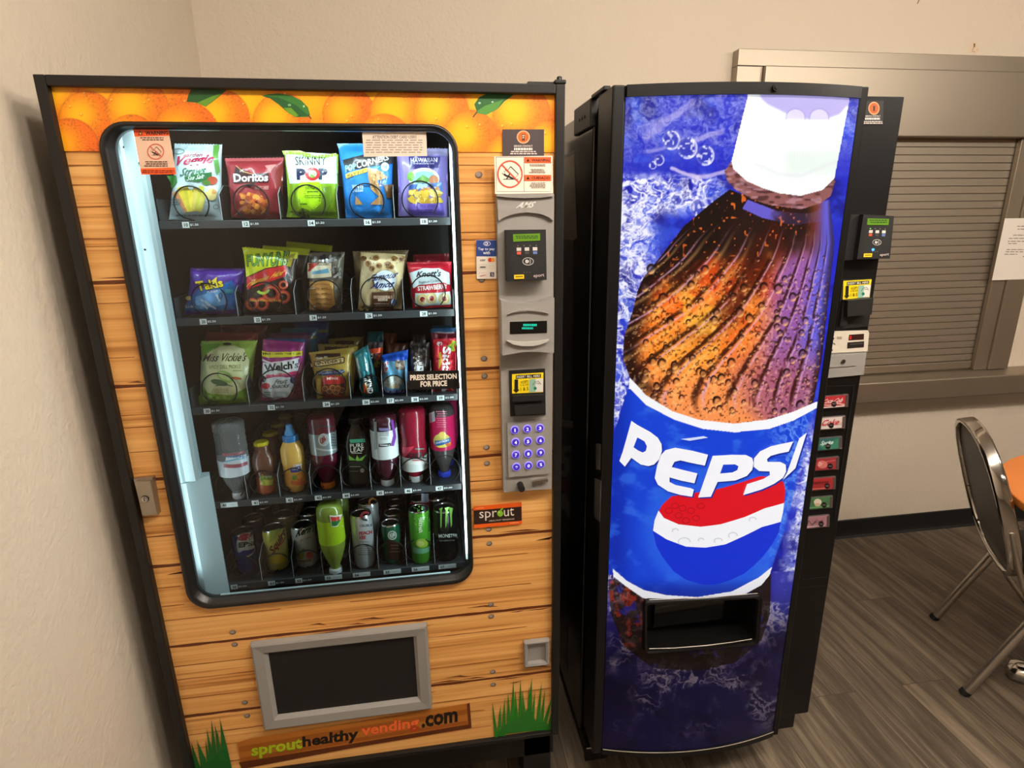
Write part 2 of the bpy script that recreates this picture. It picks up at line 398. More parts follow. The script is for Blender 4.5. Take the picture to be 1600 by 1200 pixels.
class Art:                                  # flat print laid on a surface y = f(x, z); points are pixels of a crop of the photo
    def __init__(self, mb, f, mat=0, crop=(0, 0, 1.0), fine=None, lift=0.0004, step=0.00012):
        self.mb, self.f, self.mat, self.cr, self.fine, self.h, self.step = mb, f, mat, crop, fine, lift, step; self.cx = None
    def xz(self, p):
        p = np.asarray(p, float).reshape(-1, 2)
        x, z = hit(self.cr[0]+p[:, 0]/self.cr[2], self.cr[1]+p[:, 1]/self.cr[2], self.f)
        return np.stack([x, z], 1)
    def lay(self, v, fs, col, mat=None):
        if not len(v): return
        if self.fine: v, fs = refine(v, fs, self.fine)
        if not len(fs): return
        if self.cx: v = np.stack([np.clip(v[:, 0], *self.cx), v[:, 1]], 1)
        y = self.f(v[:, 0], v[:, 1])-self.h
        self.mb.add(np.stack([v[:, 0], y, v[:, 1]], 1), fs, self.mat if mat is None else mat, lin(col), True)
        self.h += self.step
    def polyxz(self, v, col, mat=None):
        bm = bmesh.new(); vs = [bm.verts.new((p[0], p[1], 0)) for p in v]
        try:
            bm.faces.new(vs); bmesh.ops.triangulate(bm, faces=bm.faces[:])
        except ValueError: pass
        bm.verts.index_update(); fs = [tuple(q.index for q in x.verts) for x in bm.faces]; bm.free()
        self.lay(np.asarray(v, float), fs, col, mat)
    def poly(self, pts, col, mat=None): self.polyxz(self.xz(pts), col, mat)
    def rect(self, x0, y0, x1, y1, col): self.poly([(x0, y0), (x1, y0), (x1, y1), (x0, y1)], col)
    def ell(self, cx, cy, rx, ry, col, rot=0.0, n=22):
        c, s = math.cos(rot), math.sin(rot)
        self.poly([(cx+rx*math.cos(a)*c-ry*math.sin(a)*s, cy+rx*math.cos(a)*s+ry*math.sin(a)*c) for a in np.linspace(0, 2*PI, n, endpoint=False)], col)
    def ring(self, cx, cy, rx, ry, w, col, n=30, a0=0.0, a1=2*PI):
        A = np.linspace(a0, a1, n)
        o = self.xz([(cx+rx*math.cos(a), cy+ry*math.sin(a)) for a in A]); i = self.xz([(cx+(rx-w)*math.cos(a), cy+(ry-w)*math.sin(a)) for a in A])
        self.lay(np.concatenate([o, i]), [(k, k+1, n+k+1, n+k) for k in range(n-1)], col)
    def line(self, pts, w, col):
        p = np.asarray(pts, float); d = np.gradient(p, axis=0); d /= np.maximum(np.linalg.norm(d, axis=1, keepdims=True), 1e-9)
        nn = np.stack([-d[:, 1], d[:, 0]], 1)*w/2; n = len(p)
        self.lay(np.concatenate([self.xz(p+nn), self.xz(p-nn)]), [(k, k+1, n+k+1, n+k) for k in range(n-1)], col)
    def txt(self, s, q, col, bold=0.02, arc=0.0, shear=0.0):
        if len(q) == 4: q = (q[0], q[1], q[2], q[1], q[2], q[3], q[0], q[3])
        q = np.array(q, float).reshape(4, 2)                       # TL TR BR BL
        v, fs = text2d(s, bold*0.6)
        if not len(v): return
        u, w = v[:, 0:1]+shear*(v[:, 1:2]-0.5), v[:, 1:2]
        p = (q[3]*(1-u)+q[2]*u)*(1-w)+(q[0]*(1-u)+q[1]*u)*w
        if arc: p[:, 1] -= arc*(1-(2*v[:, 0]-1)**2)
        self.lay(self.xz(p), fs, col)
    def spots(self, n, box, r, cols, seed=0):
        R = random.Random(seed)
        st, self.step = self.step, 0.00001
        for k in range(n):
            x, y = R.uniform(box[0], box[2]), R.uniform(box[1], box[3]); a = R.uniform(0, PI)
            self.ell(x, y, r*R.uniform(.6, 1.3), r*R.uniform(.4, .9), R.choice(cols), a, 8)
        self.step = st; self.h += st
    def greek(self, box, rows, col, thick=0.45, seed=1, ragged=0.15):   # lines of print too small to read
        R = random.Random(seed); x0, y0, x1, y1 = box; hh = (y1-y0)/rows
        st, self.step = self.step, 0.0
        for k in range(rows):
            x = x0+R.uniform(0, ragged)*(x1-x0)*0.5; e = x1-R.uniform(0, ragged)*(x1-x0)*0.5
            while x < e:
                w = R.uniform(.06, .16)*(x1-x0); self.rect(x, y0+k*hh, min(x+w, e), y0+k*hh+hh*thick, col); x += w+.025*(x1-x0)
        self.step = st; self.h += st
def plane_y(Y): return lambda x, z: np.full(np.shape(x), float(Y))

# ---------------------------------------------------------------- the room
D = 1.136
def struct(name, mb, mats, parent=None, **k):
    o = mb.build(name, mats, parent, **k)
    if parent is None: o['kind'] = 'structure'
    return o
XL, XR, YF, ZC = -0.073, 7.2, -7.0, 2.75
struct('floor', MB().box(XL-0.1, XR+0.1, YF-0.1, D+0.1, -0.05, 0), 'floor', loc=(0, 0, 0))
struct('ceiling', MB().box(XL-0.1, XR+0.1, YF-0.1, D+0.1, ZC, ZC+0.05), 'ceiling')
struct('wall_left', MB().box(XL-0.1, XL, YF, D+0.1, 0, ZC), 'wall')
mb = MB().box(XL, XR, D, D+0.1, 0, ZC)
ar = Art(mb, plane_y(D), 1, (1480, 40, 12.0))                     # scuff and tape residue above the shutter frame
ar.poly([(440, 300), (560, 320), (600, 470), (520, 540), (390, 500)], (216, 192, 166))
ar.poly([(492, 335), (528, 340), (516, 412), (492, 402)], (118, 84, 62)); ar.line([(492, 400), (474, 455), (458, 487), (522, 492)], 9, (140, 104, 78))
ar.line([(545, 468), (580, 440)], 6, (170, 138, 108))
ar.cr = (0, 0, 1.0); ar.line([(1436, 0), (1433, 6)], 1.3, (110, 84, 60))
struct('wall_back', mb, ['wall', 'paper'], colors=True)
struct('wall_right', MB().box(XR, XR+0.1, YF, D+0.1, 0, ZC), 'wall_far')
struct('wall_front', MB().box(XL, XR, YF-0.1, YF, 0, ZC), 'wall_far')
mb = MB(); prof = [(0.0, 0.0), (-0.016, 0.0), (-0.009, 0.012), (-0.006, 0.03), (-0.005, 0.098), (-0.002, 0.102), (0.0, 0.102)]
mb.loft([[(x, D+a-0.0005, b) for a, b in prof] for x in (XL+0.001, XR-0.001)], smooth=False, closed=True, caps=(True, True))
struct('baseboard_back', mb, 'cove')
mb = MB(); mb.loft([[(XL-a+0.0005, y, b) for a, b in prof] for y in (YF+0.01, D-0.02)], smooth=False, closed=True, caps=(True, True))
struct('baseboard_left', mb, 'cove')

# serving window in the back wall, closed by a steel roller shutter
w1 = empty('window_1', (2.7, D, 0.79), kind='structure')
mb = MB(); Y1 = 1.090
mb.box(1.938, 3.492, Y1, D-0.0005, 2.200, 2.260, bev=0.002)
mb.box(1.938, 2.046, Y1, D-0.0005, 0.889, 2.199, bev=0.002); mb.box(3.384, 3.492, Y1, D-0.0005, 0.889, 2.199, bev=0.002)
mb.build('window_frame', 'steel', w1)
MB().box(1.88, 3.92, 0.996, D-0.0005, 0.788, 0.886, bev=0.006).build('window_sill', 'steel', w1)
rs = tag(empty('roller_shutter', (2.7, 1.11, 0.89)), 'stainless slatted roller shutter closed over the serving window', 'shutter')
MB().box(2.0475, 3.3825, 1.070, D-0.001, 1.942, 2.1985, bev=0.004).build('shutter_hood', 'steel', rs)
for a, b in ((2.0475, 2.118), (3.312, 3.3825)):
    MB().box(a, b, 1.100, 1.122, 0.8875, 1.9415, bev=0.002).build('guide_rail', 'steel', rs)
mb = MB(); z = 0.932; pr = []
while z < 1.935:                                                   # interlocking slats, each slightly bowed with a dark joint
    pr += [(1.1345, z), (1.1345, z+0.0026), (1.12595, z+0.0030), (1.1259, z+0.0175), (1.12595, z+0.0320), (1.1345, z+0.0323)]; z += 0.0325
rings = [[(x, a, b) for a, b in pr] for x in (2.10, 3.33)]
mb.loft(rings, smooth=False, closed=False)
mb.build('shutter_curtain', 'slat', rs)
MB().box(2.12, 3.31, 1.116, 1.134, 0.894, 0.930, bev=0.003).build('bottom_bar', 'steel', rs)
mb = MB(); mb.box(3.293, 3.509, 1.0855, 1.0867, 1.325, 1.603, 0, lin((228, 222, 212)))
ar = Art(mb, plane_y(1.0853), 0, (1530, 300, 6.667), lift=0.0002, step=0.0)
R = random.Random(3)
for y, a, b in ((357, 395, 640), (387, 400, 620), (450, 352, 780), (483, 308, 800), (514, 298, 790), (537, 300, 392), (600, 285, 780), (623, 275, 790), (648, 262, 395), (672, 455, 700)):
    b = min(b, 690-.36*(y-357)); x = a
    while x < b:
        w = R.uniform(20, 60); ar.rect(x, y-4, min(x+w, b), y+4, (126, 116, 106)); x += w+9
tag(mb.build('paper_notice', 'paper', colors=True), 'white printed paper notice taped over the right jamb of the steel shutter', 'notice')

# ---------------------------------------------------------------- snack machine
W, ZT, ZB = 0.98, 1.8876, 0.229
snack = empty('vending_machine', (W/2, 0.42, 0), 'snack vending machine wrapped in orange fruit and wood plank print with a glass front', 'vending machine')
mb = MB()
mb.box(0.004, 0.058, 0.045, 0.86, 0.105, 1.884); mb.box(0.765, 0.976, 0.045, 0.86, 0.105, 1.884)
mb.box(0.058, 0.765, 0.045, 0.86, 1.835, 1.884); mb.box(0.058, 0.765, 0.045, 0.86, 0.105, 0.66); mb.box(0.058, 0.765, 0.76, 0.86, 0.66, 1.835)
mb.build('cabinet', 'black', snack)
mb = MB(); t = 0.002
mb.box(0.0585, 0.764, 0.756, 0.7595, 0.661, 1.834); mb.box(0.0585, 0.0605, 0.05, 0.755, 0.661, 1.834); mb.box(0.762, 0.7645, 0.05, 0.755, 0.661, 1.834)
mb.box(0.061, 0.7615, 0.05, 0.755, 1.832, 1.8345); mb.box(0.061, 0.7615, 0.05, 0.755, 0.6605, 0.663)
mb.build('case_liner', 'case_dark', snack)
mb = MB(); FY0, FY1 = -0.012, 0.044                                # door frame mouldings
mb.box(0, 0.0196, FY0, FY1, ZB, ZT, bev=0.002); mb.box(0.0196, W-0.0196, FY0, FY1, ZT-0.0185, ZT, bev=0.002)
mb.box(W-0.0196, W, FY0, FY1, ZB, ZT, bev=0.002); mb.box(0.0196, W-0.0196, FY0+0.004, FY1, ZB-0.004, ZB+0.0075, bev=0.001)
mb.build('door_frame', 'black', snack)
mb = MB(); mb.box(0.958, 0.9815, -0.014, 0.02, ZT+0.0003, ZT+0.008, bev=0.002); mb.box(0.905, 0.958, 0.0, 0.02, ZT+0.0003, ZT+0.006)
mb.lathe([(0.0055, ZT+0.008), (0.0055, ZT+0.0145), (0.004, ZT+0.016)], 0.970, 0.0, n=16)
mb.build('hinge', 'black', snack)

# printed wrap of the door
WX0, WX1, WZ0, WZ1 = 0.083, 0.758, 0.744, 1.812
YW = 0.004
mb = MB()
H0, H1, V0, V1 = WX0+0.016, WX1-0.009, WZ0+0.016, WZ1-0.010
for a, b, c, d in ((0.018, H0, 0.232, 1.87), (H1, 0.962, 0.232, 1.87), (H0, H1, 0.232, V0), (H0, H1, V1, 1.87)):
    mb.add([(a, YW, c), (b, YW, c), (b, YW, d), (a, YW, d)], [(0, 1, 2, 3)], 0, (1, 1, 1, 1))
for a, c, l, sx, sz in ((H0, V1, .014, 1, -1), (H1, V1, .020, -1, -1), (H0, V0, .008, 1, 1), (H1, V0, .016, -1, 1)):   # rounded corners of the opening
    mb.add([(a, YW, c), (a+sx*l, YW, c), (a, YW, c+sz*l)], [(0, 1, 2)], 0, (1, 1, 1, 1))
wrap = Art(mb, plane_y(YW), 1, lift=0.0003, step=0.00001)
RW = random.Random(11)
DKB, MIDB = (98, 46, 16), (150, 86, 34)
def seam(z, x0, x1, th, col, wob=0.0012):
    n = max(3, int((x1-x0)/0.03)); xs = np.linspace(x0, x1, n)
    top = [(x, z+th/2+RW.uniform(-wob, wob)) for x in xs]; bot = [(x, z-th/2+RW.uniform(-wob, wob)) for x in xs[::-1]]
    wrap.polyxz(np.array(top+bot), col)
for z in (1.515, 1.298, 1.082, 0.866, 0.645, 0.436):
    for a, b in (((0.0196, H0), (H1, 0.961)) if z > WZ0 else ((0.0196, 0.961),)):
        seam(z-0.004, a, b, 0.004, (226, 166, 96), 0.0004); seam(z, a, b, 0.0075, DKB)
        n = int((b-a)/0.1)+1
        for k in range(n):                                          # cracks running off the seam
            x = RW.uniform(a, b-0.03); l = RW.uniform(0.03, 0.12); dz = RW.choice((0.008, -0.008, 0.02, -0.024))
            wrap.polyxz(np.array([(x, z+dz), (min(x+l*.6, b), z+dz+0.0025), (min(x+l, b), z+dz*0.7), (min(x+l*.5, b), z+dz-0.001)]), DKB)
    for dz in (-0.052, -0.098, -0.15):
        zz = z+dz+RW.uniform(-0.012, 0.012)
        for a, b in (((0.0196, H0), (H1, 0.961)) if zz > WZ0 else ((0.0196, 0.30), (0.45, 0.961))):
            if RW.random() < 0.75: seam(zz, a, a+(b-a)*RW.uniform(.6, 1), 0.0018, RW.choice((DKB, MIDB, MIDB)), 0.0006)
for z in (1.66, 1.70, 1.735, 1.60, 1.585):
    for a, b in ((0.0196, H0), (H1, 0.961)): seam(z, a, b, 0.0016, MIDB, 0.0006)
for z in (1.716, 1.499, 1.321, 1.28, 1.104, 1.063, 0.886, 0.846, 0.632, 0.457, 0.415, 0.668):
    for x in (0.167, 0.80):
        if x < 0.5 and z > 0.7: continue
        wrap.polyxz(np.array([(x+0.0075*math.cos(a), z+0.0065*math.sin(a)) for a in np.linspace(0, 2*PI, 16, endpoint=False)]), (92, 82, 78))
        wrap.polyxz(np.array([(x-0.001+0.0055*math.cos(a), z+0.001+0.0048*math.sin(a)) for a in np.linspace(0, 2*PI, 16, endpoint=False)]), (142, 130, 122))
# the band of oranges across the top, painted as printed fruit on a fine grid
def grid_art(mb, x0, x1, z0, z1, nx, nz, fpaint, ysurf, mat, keep=None):
    xs = np.linspace(x0, x1, nx); zs = np.linspace(z0, z1, nz); X, Z = np.meshgrid(xs, zs)
    Yv = ysurf(X, Z); P = np.stack([X, Yv, Z], -1)-CAM
    w = P@FW; px = 800+FPX*(P@RT)/w; py = 600-FPX*(P@UP)/w
    C = fpaint(px, py)
    base = len(mb.v); mb.v.extend(map(tuple, np.stack([X, Yv, Z], -1).reshape(-1, 3).tolist()))
    Cv = np.concatenate([linv(C), np.ones(C.shape[:2]+(1,))], -1).reshape(-1, 4); Cv = list(map(tuple, Cv.tolist())); Xc = 0.5*(X[:-1, :-1]+X[1:, 1:]); Zc = 0.5*(Z[:-1, :-1]+Z[1:, 1:])
    for j in range(nz-1):
        for i in range(nx-1):
            if keep is not None and not keep(Xc[j, i], Zc[j, i]): continue
            k = j*nx+i; a = base+k
            mb.f.append((a, a+1, a+nx+1, a+nx)); mb.m.append(mat); mb.s.append(False); mb.c.append([Cv[k], Cv[k+1], Cv[k+nx+1], Cv[k+nx]])
_rng = np.random.default_rng(5)
_lat = _rng.random((256, 256))
def vnoise(x, y):
    xi = np.floor(x).astype(int); yi = np.floor(y).astype(int); fx = x-xi; fy = y-yi
    fx = fx*fx*(3-2*fx); fy = fy*fy*(3-2*fy)
    g = lambda a, b: _lat[a % 256, b % 256]
    return (g(xi, yi)*(1-fx)+g(xi+1, yi)*fx)*(1-fy)+(g(xi, yi+1)*(1-fx)+g(xi+1, yi+1)*fx)*fy
def fbm(x, y, o=4):
    s = 0; a = 0.5; t = 0
    for k in range(o):
        s = s+a*vnoise(x+17.3*k, y+9.1*k); t += a; a *= 0.55; x = x*2.03; y = y*2.03
    return s/t
def sstep(a, b, x):
    t = np.clip((x-a)/(b-a), 0, 1); return t*t*(3-2*t)
def mixc(C, col, m): return C*(1-m[..., None])+np.asarray(col, float)*m[..., None]
def oranges(px, py):
    C = np.zeros(px.shape+(3,))+np.array((238, 150, 20.))
    L = [(95, 150, 48), (170, 150, 50), (240, 150, 60), (400, 160, 70), (500, 165, 70), (620, 150, 70), (770, 165, 50), (860, 160, 46), (135, 185, 44), (215, 172, 50), (108, 232, 48), (345, 185, 46),
         (440, 190, 46), (545, 178, 42), (625, 178, 48), (690, 176, 44), (290, 212, 54), (205, 218, 40), (600, 222, 45), (660, 232, 40), (815, 178, 46), (735, 214, 43), (800, 250, 45), (862, 226, 40)]
    for k, (cx, cy, r) in enumerate(L):
        d = np.hypot(px-cx, py-cy)/r; m = sstep(1.0, 0.97, d)
        h = np.hypot(px-cx+r*.28, py-cy+r*.12)/r
        c = np.array((252, 182, 16.))*(1-sstep(.1, 1.05, h))[..., None]+np.array((236, 118, 26.))*sstep(.1, 1.05, h)[..., None]
        if k % 3 == 1: c = c*np.array((1, .93, 1.1))
        sp = sstep(.62, .78, vnoise(px*.55+k*9, py*.55))*sstep(.3, .8, h)
        c = c*(1-.16*sp)[..., None]; c = c*(1-.12*sstep(.90, 1.0, d))[..., None]
        C = C*(1-m)[..., None]+c*m[..., None]
    for k in range(46):
        cx, cy = RW.uniform(85, 865), RW.uniform(140, 232); d = np.hypot(px-cx, (py-cy)*.8)
        C = mixc(C, (196, 110, 12), .55*sstep(2.8, 1.6, d)*(py > cy-.3)); C = mixc(C, (255, 226, 130), .8*sstep(1.7, .6, np.hypot(px-cx+.7, py-cy+.9)))
    return C
inside = lambda x, z: not (H0+0.001 < x < H1-0.001 and z < V1-0.001 and (x-H0)+(V1-z) > .014 and (H1-x)+(V1-z) > .020)
grid_art(mb, 0.0186, 0.9618, 1.760, 1.8695, 560, 80, oranges, plane_y(YW-0.0021), 1, inside)
wrap.h = max(wrap.h, 0.0022)
wrap.cr = (250, 130, 5.161)
wrap.poly([(262, 38), (232, 95), (218, 152), (290, 158), (372, 192), (420, 158), (480, 110), (560, 40)], (36, 84, 40)); wrap.poly([(300, 160), (372, 190), (425, 150), (500, 85), (430, 105)], (92, 140, 40))
wrap.poly([(820, 104), (880, 90), (960, 84), (1060, 100), (1140, 140), (1195, 195), (1212, 255), (1195, 275), (1100, 276), (1040, 245), (960, 175), (890, 125)], (52, 112, 46))
wrap.poly([(830, 106), (960, 118), (1100, 180), (1200, 262), (1100, 276), (1040, 245), (960, 175), (890, 125)], (30, 84, 42)); wrap.poly([(1000, 200), (1060, 200), (1120, 262), (1095, 275), (1040, 245)], (96, 146, 44))
wrap.line([(1195, 255), (1222, 290)], 10, (58, 46, 24)); wrap.ell(1046, 178, 14, 10, (120, 160, 110)); wrap.ell(1162, 188, 8, 10, (170, 200, 150))
wrap.cr = (520, 130, 4.2105)
wrap.poly([(930, 140), (960, 95), (1010, 72), (1200, 70), (1130, 120), (1080, 175), (1010, 210), (950, 200)], (38, 92, 44)); wrap.poly([(940, 190), (1000, 150), (1120, 110), (1080, 175), (1010, 210), (950, 200)], (74, 132, 52)); wrap.line([(948, 190), (922, 225)], 9, (70, 60, 30))
wrap.ell(965, 132, 9, 7, (150, 180, 150)); wrap.ell(1050, 125, 8, 6, (150, 180, 150))
# lettered board and grass at the foot
wrap.cr = (280, 950, 2.6667)
wrap.poly([(242, 557), (300, 540), (700, 478), (1195, 396), (1208, 392), (1217, 496), (700, 580), (262, 662), (250, 600)], (172, 104, 34))
wrap.poly([(250, 575), (700, 498), (1200, 418), (1200, 440), (700, 520), (252, 600)], (150, 84, 24)); wrap.poly([(255, 622), (700, 545), (1200, 466), (1202, 480), (700, 560), (258, 640)], (146, 80, 24))
wrap.poly([(250, 640), (700, 566), (1203, 482), (1217, 496), (700, 584), (262, 668)], (88, 40, 14)); wrap.poly([(1198, 398), (1210, 392), (1218, 496), (1204, 484)], (96, 44, 18))
wrap.txt('sprout', (298, 572, 514, 536, 514, 598, 303, 632), (96, 120, 10), 0.085); wrap.txt('sprout', (300, 574, 514, 539, 514, 595, 304, 628), (168, 186, 26), 0.050)
wrap.txt('healthy', (513, 533, 748, 496, 748, 556, 515, 590), (24, 18, 14), 0.065)
wrap.txt('vending', (756, 484, 1000, 446, 1000, 510, 759, 548), (170, 60, 20), 0.090); wrap.txt('vending', (758, 487, 999, 449, 999, 506, 761, 544), (232, 108, 52), 0.050)
wrap.txt('.com', (1008, 448, 1160, 424, 1160, 472, 1010, 498), (26, 20, 16), 0.065)
def blades(pts, col):
    for bx, by, tx, ty, w in pts: wrap.poly([(bx-w, by), (bx+w, by), ((bx+w+tx)/2+.1*w, (by+ty)/2), (tx, ty), ((bx-w+tx)/2-.1*w, (by+ty)/2)], col)
wrap.cr = (240, 1050, 6.6667)
blades([(480, 1060, 395, 720, 34), (540, 1060, 455, 695, 34), (590, 1060, 470, 735, 26), (640, 1080, 555, 575, 34), (660, 1080, 605, 480, 36), (735, 1080, 640, 530, 38), (800, 1080, 690, 460, 38), (600, 1060, 540, 700, 26), (700, 1080, 670, 600, 30), (760, 1080, 700, 560, 30)], (26, 96, 34))
wrap.poly([(430, 1000), (560, 940), (640, 900), (800, 930), (812, 1110), (430, 1110)], (24, 88, 32))
wrap.cr = (780, 1050, 7.2727)
blades([(-30, 760, -80, 330, 22), (0, 720, 15, 360, 26), (50, 720, 60, 285, 26), (110, 680, 100, 230, 30), (150, 660, 160, 80, 30), (200, 660, 180, 190, 26), (240, 660, 240, 70, 30), (300, 640, 260, 190, 26), (330, 640, 370, 50, 34), (370, 640, 405, 190, 24), (430, 640, 480, 110, 26), (470, 640, 520, 190, 24), (500, 640, 600, 260, 26), (560, 640, 620, 340, 22), (340, 600, 335, 160, 26)], (38, 116, 30))
wrap.poly([(-20, 690), (60, 600), (150, 540), (260, 500), (340, 380), (420, 560), (520, 560), (588, 610), (588, 648), (300, 668), (0, 705)], (36, 106, 32))
mb.build('wrap_panel', ['wood', 'vinyl'], snack, colors=True)

# window gasket and glass
def rrect(x0, x1, z0, z1, r, n=8):
    P = []
    for cx, cz, a0 in ((x1-r, z1-r, 0), (x0+r, z1-r, PI/2), (x0+r, z0+r, PI), (x1-r, z0+r, 1.5*PI)):
        P += [(cx+r*math.cos(a0+PI/2*k/n), cz+r*math.sin(a0+PI/2*k/n)) for k in range(n+1)]
    return P
def rloop(p, y, e=0.0):                                            # p runs 0..1 across the gasket, whose width differs per side
    return [(a, y, b) for a, b in rrect(WX0+.0215*p+e, WX1-.0115*p-e, WZ0+.0215*p+e, WZ1-.0125*p-e, 0.052-.013*p)]
MB().loft([rloop(-.05, 0.0035), rloop(0, -0.004), rloop(.18, -0.009), rloop(.5, -0.0095), rloop(.75, -0.005), rloop(.86, 0.004), rloop(1, 0.006), rloop(1, 0.020), rloop(0, 0.020)]).build('window_gasket', 'gasket', snack)
mb = MB(); mb.box(0.15, 0.70, 0.012, 0.018, WZ0+.0218, WZ0+.0242)
mb.build('window_trim', 'white_case', snack)
MB().add(rloop(.97, 0.0085), [tuple(range(36))]).build('glass_pane', 'glass', snack)
# lit column on the left, LED strips behind the gasket
mb = MB()
sec = [(0.070, 0.050), (0.074, 0.046), (0.098, 0.046), (0.102, 0.052), (0.124, 0.052), (0.130, 0.058), (0.118, 0.108), (0.062, 0.108)]
mb.loft([[(x, y, z) for x, y in sec] for z in (1.05, 1.826)], smooth=False, caps=(True, True))
for px, py in ((222, 255), (196, 230), (230, 390)): mb.disc((at(px, py, .052)[0]-0.004, at(px, py, .052)[2]), 0.0022, 0.0505, 0.054, 1, n=10)
mb.build('light_column', ['white_case', 'black_matte'], snack)
mb = MB(); sec = [(0.070, 0.048), (0.104, 0.048), (0.142, 0.086), (0.135, 0.108), (0.062, 0.108)]
mb.loft([[(x, y, z) for x, y in sec] for z in (0.700, 1.048)], smooth=False, caps=(True, True)); mb.build('lower_light_column', 'white_case', snack)
MB().box(0.0865, 0.0915, 0.0215, 0.027, 0.80, 1.76).build('led_strip', 'led_strip', snack)
MB().box(0.7420, 0.7462, 0.030, 0.037, 0.79, 1.80).build('led_strip', 'led_strip', snack)

# legs and kick plate
for x0 in (0.012, 0.888):
    MB().box(x0, x0+0.082, 0.045, 0.13, 0.0, ZB-0.006, bev=0.003).build('leg', 'black', snack)
MB().box(0.096, 0.886, 0.16, 0.18, 0.015, 0.104).build('kick_plate', 'black_matte', snack)

# delivery bin, coin return, lock
bx0, bx1, bz0, bz1 = 0.2056, 0.6344, 0.3732, 0.6362
mb = MB()
def rl(i, y, e=0.0): return [(bx0+i+e, y, bz0+i), (bx1-i-e, y, bz0+i), (bx1-i, y, bz1-i), (bx0+i, y, bz1-i)]
mb.loft([rl(0, 0.003), rl(0.002, -0.011), rl(0.006, -0.013), rl(0.028, -0.010), rl(0.036, -0.002), rl(0.037, 0.003)], smooth=False)
mb.build('bin_frame', 'grey_plastic', snack)
MB().box(bx0+0.036, bx1-0.036, 0.0005, 0.0022, bz0+0.036, bz1-0.036).build('bin_flap', 'black_matte', snack)
mb = MB(); mb.cr = None
P = at(np.array([1437, 1542])/2.6667+280, np.array([145, 235])/2.6667+950, -0.008); a, b, c, d = P[0][0], P[1][0], P[1][2], P[0][2]
def rq(i, y): return [(a+i, y, c+i), (b-i, y, c+i), (b-i, y, d-i), (a+i, y, d-i)]
mb.loft([rq(0, 0.003), rq(0, -0.009), rq(0.003, -0.011), rq(0.009, -0.009), rq(0.011, 0.001)], smooth=False, caps=(False, True))
mb.build('coin_return', 'grey_plastic', snack)
mb = MB(); cr = lambda *p: [(180+x/4.61, 700+y/4.61) for x, y in p]
mb.pprism(cr((132, 225), (268, 212), (312, 478), (200, 490)), -0.010, 0.003); mb.pprism(cr((146, 243), (252, 238), (300, 474), (196, 483)), -0.018, -0.010)
c = at(180+213/4.61, 700+368/4.61, -0.02); mb.disc((c[0], c[2]), 0.0080, -0.0195, -0.018, 2); mb.disc((c[0], c[2]), 0.0066, -0.0215, -0.0195, 1); mb.disc((c[0], c[2]), 0.0048, -0.0220, -0.0215, 2); mb.disc((c[0], c[2]), 0.0040, -0.0225, -0.0220, 1); mb.box(c[0]-0.0009, c[0]+0.0009, -0.0230, -0.0225, c[2]-0.0032, c[2]+0.0032, 2)
mb.build('door_lock', ['steel', 'chrome', 'black_matte'], snack)

# ---- payment column
cp = MB(); cp.pprism([(776, 306), (866, 303), (862, 764), (787, 769)], -0.022, 0.003)
A4 = lambda *p: [(730+x/7.5, 300+y/7.5) for x, y in p]; A5 = lambda *p: [(730+x/7.5, 440+y/7.5) for x, y in p]; A6 = lambda *p: [(720+x/4.444, 570+y/4.444) for x, y in p]
cp.pprism(A4((350, 62), (500, 76), (680, 80), (850, 74), (1006, 58), (1008, 340), (960, 300), (890, 268), (820, 250), (690, 238), (560, 255), (480, 280), (420, 305), (366, 342)), -0.030, -0.0222)
cp.pprism(A4((345, 22), (1012, 18), (1010, 50), (860, 66), (680, 72), (500, 66), (348, 52)), -0.036, -0.0222)
cp.pprism(A5((400, 222), (540, 248), (690, 256), (860, 242), (1022, 192), (1018, 838), (820, 824), (720, 822), (640, 828), (412, 868)), -0.060, -0.0222)
cp.pprism(A5((470, 388), (520, 358), (600, 335), (700, 325), (800, 330), (890, 348), (962, 378), (890, 362), (800, 348), (700, 344), (600, 352), (520, 370)), -0.066, -0.0602)
cp.pprism(A5((465, 695), (560, 705), (700, 712), (850, 700), (962, 682), (930, 710), (850, 742), (760, 757), (640, 757), (540, 738)), -0.068, -0.0602, 1)
cp.pprism(A6((322, 402), (604, 377), (616, 756), (332, 782)), -0.029, -0.0222)
ar = Art(cp, plane_y(-0.030), 2, (730, 300, 7.5)); ar.txt('AMS', (598, 120, 790, 112, 784, 182, 590, 190), (206, 204, 200), 0.05, shear=0.25)
panel = cp.build('control_panel', ['grey_plastic', 'grey_light', 'paper'], snack, colors=True)
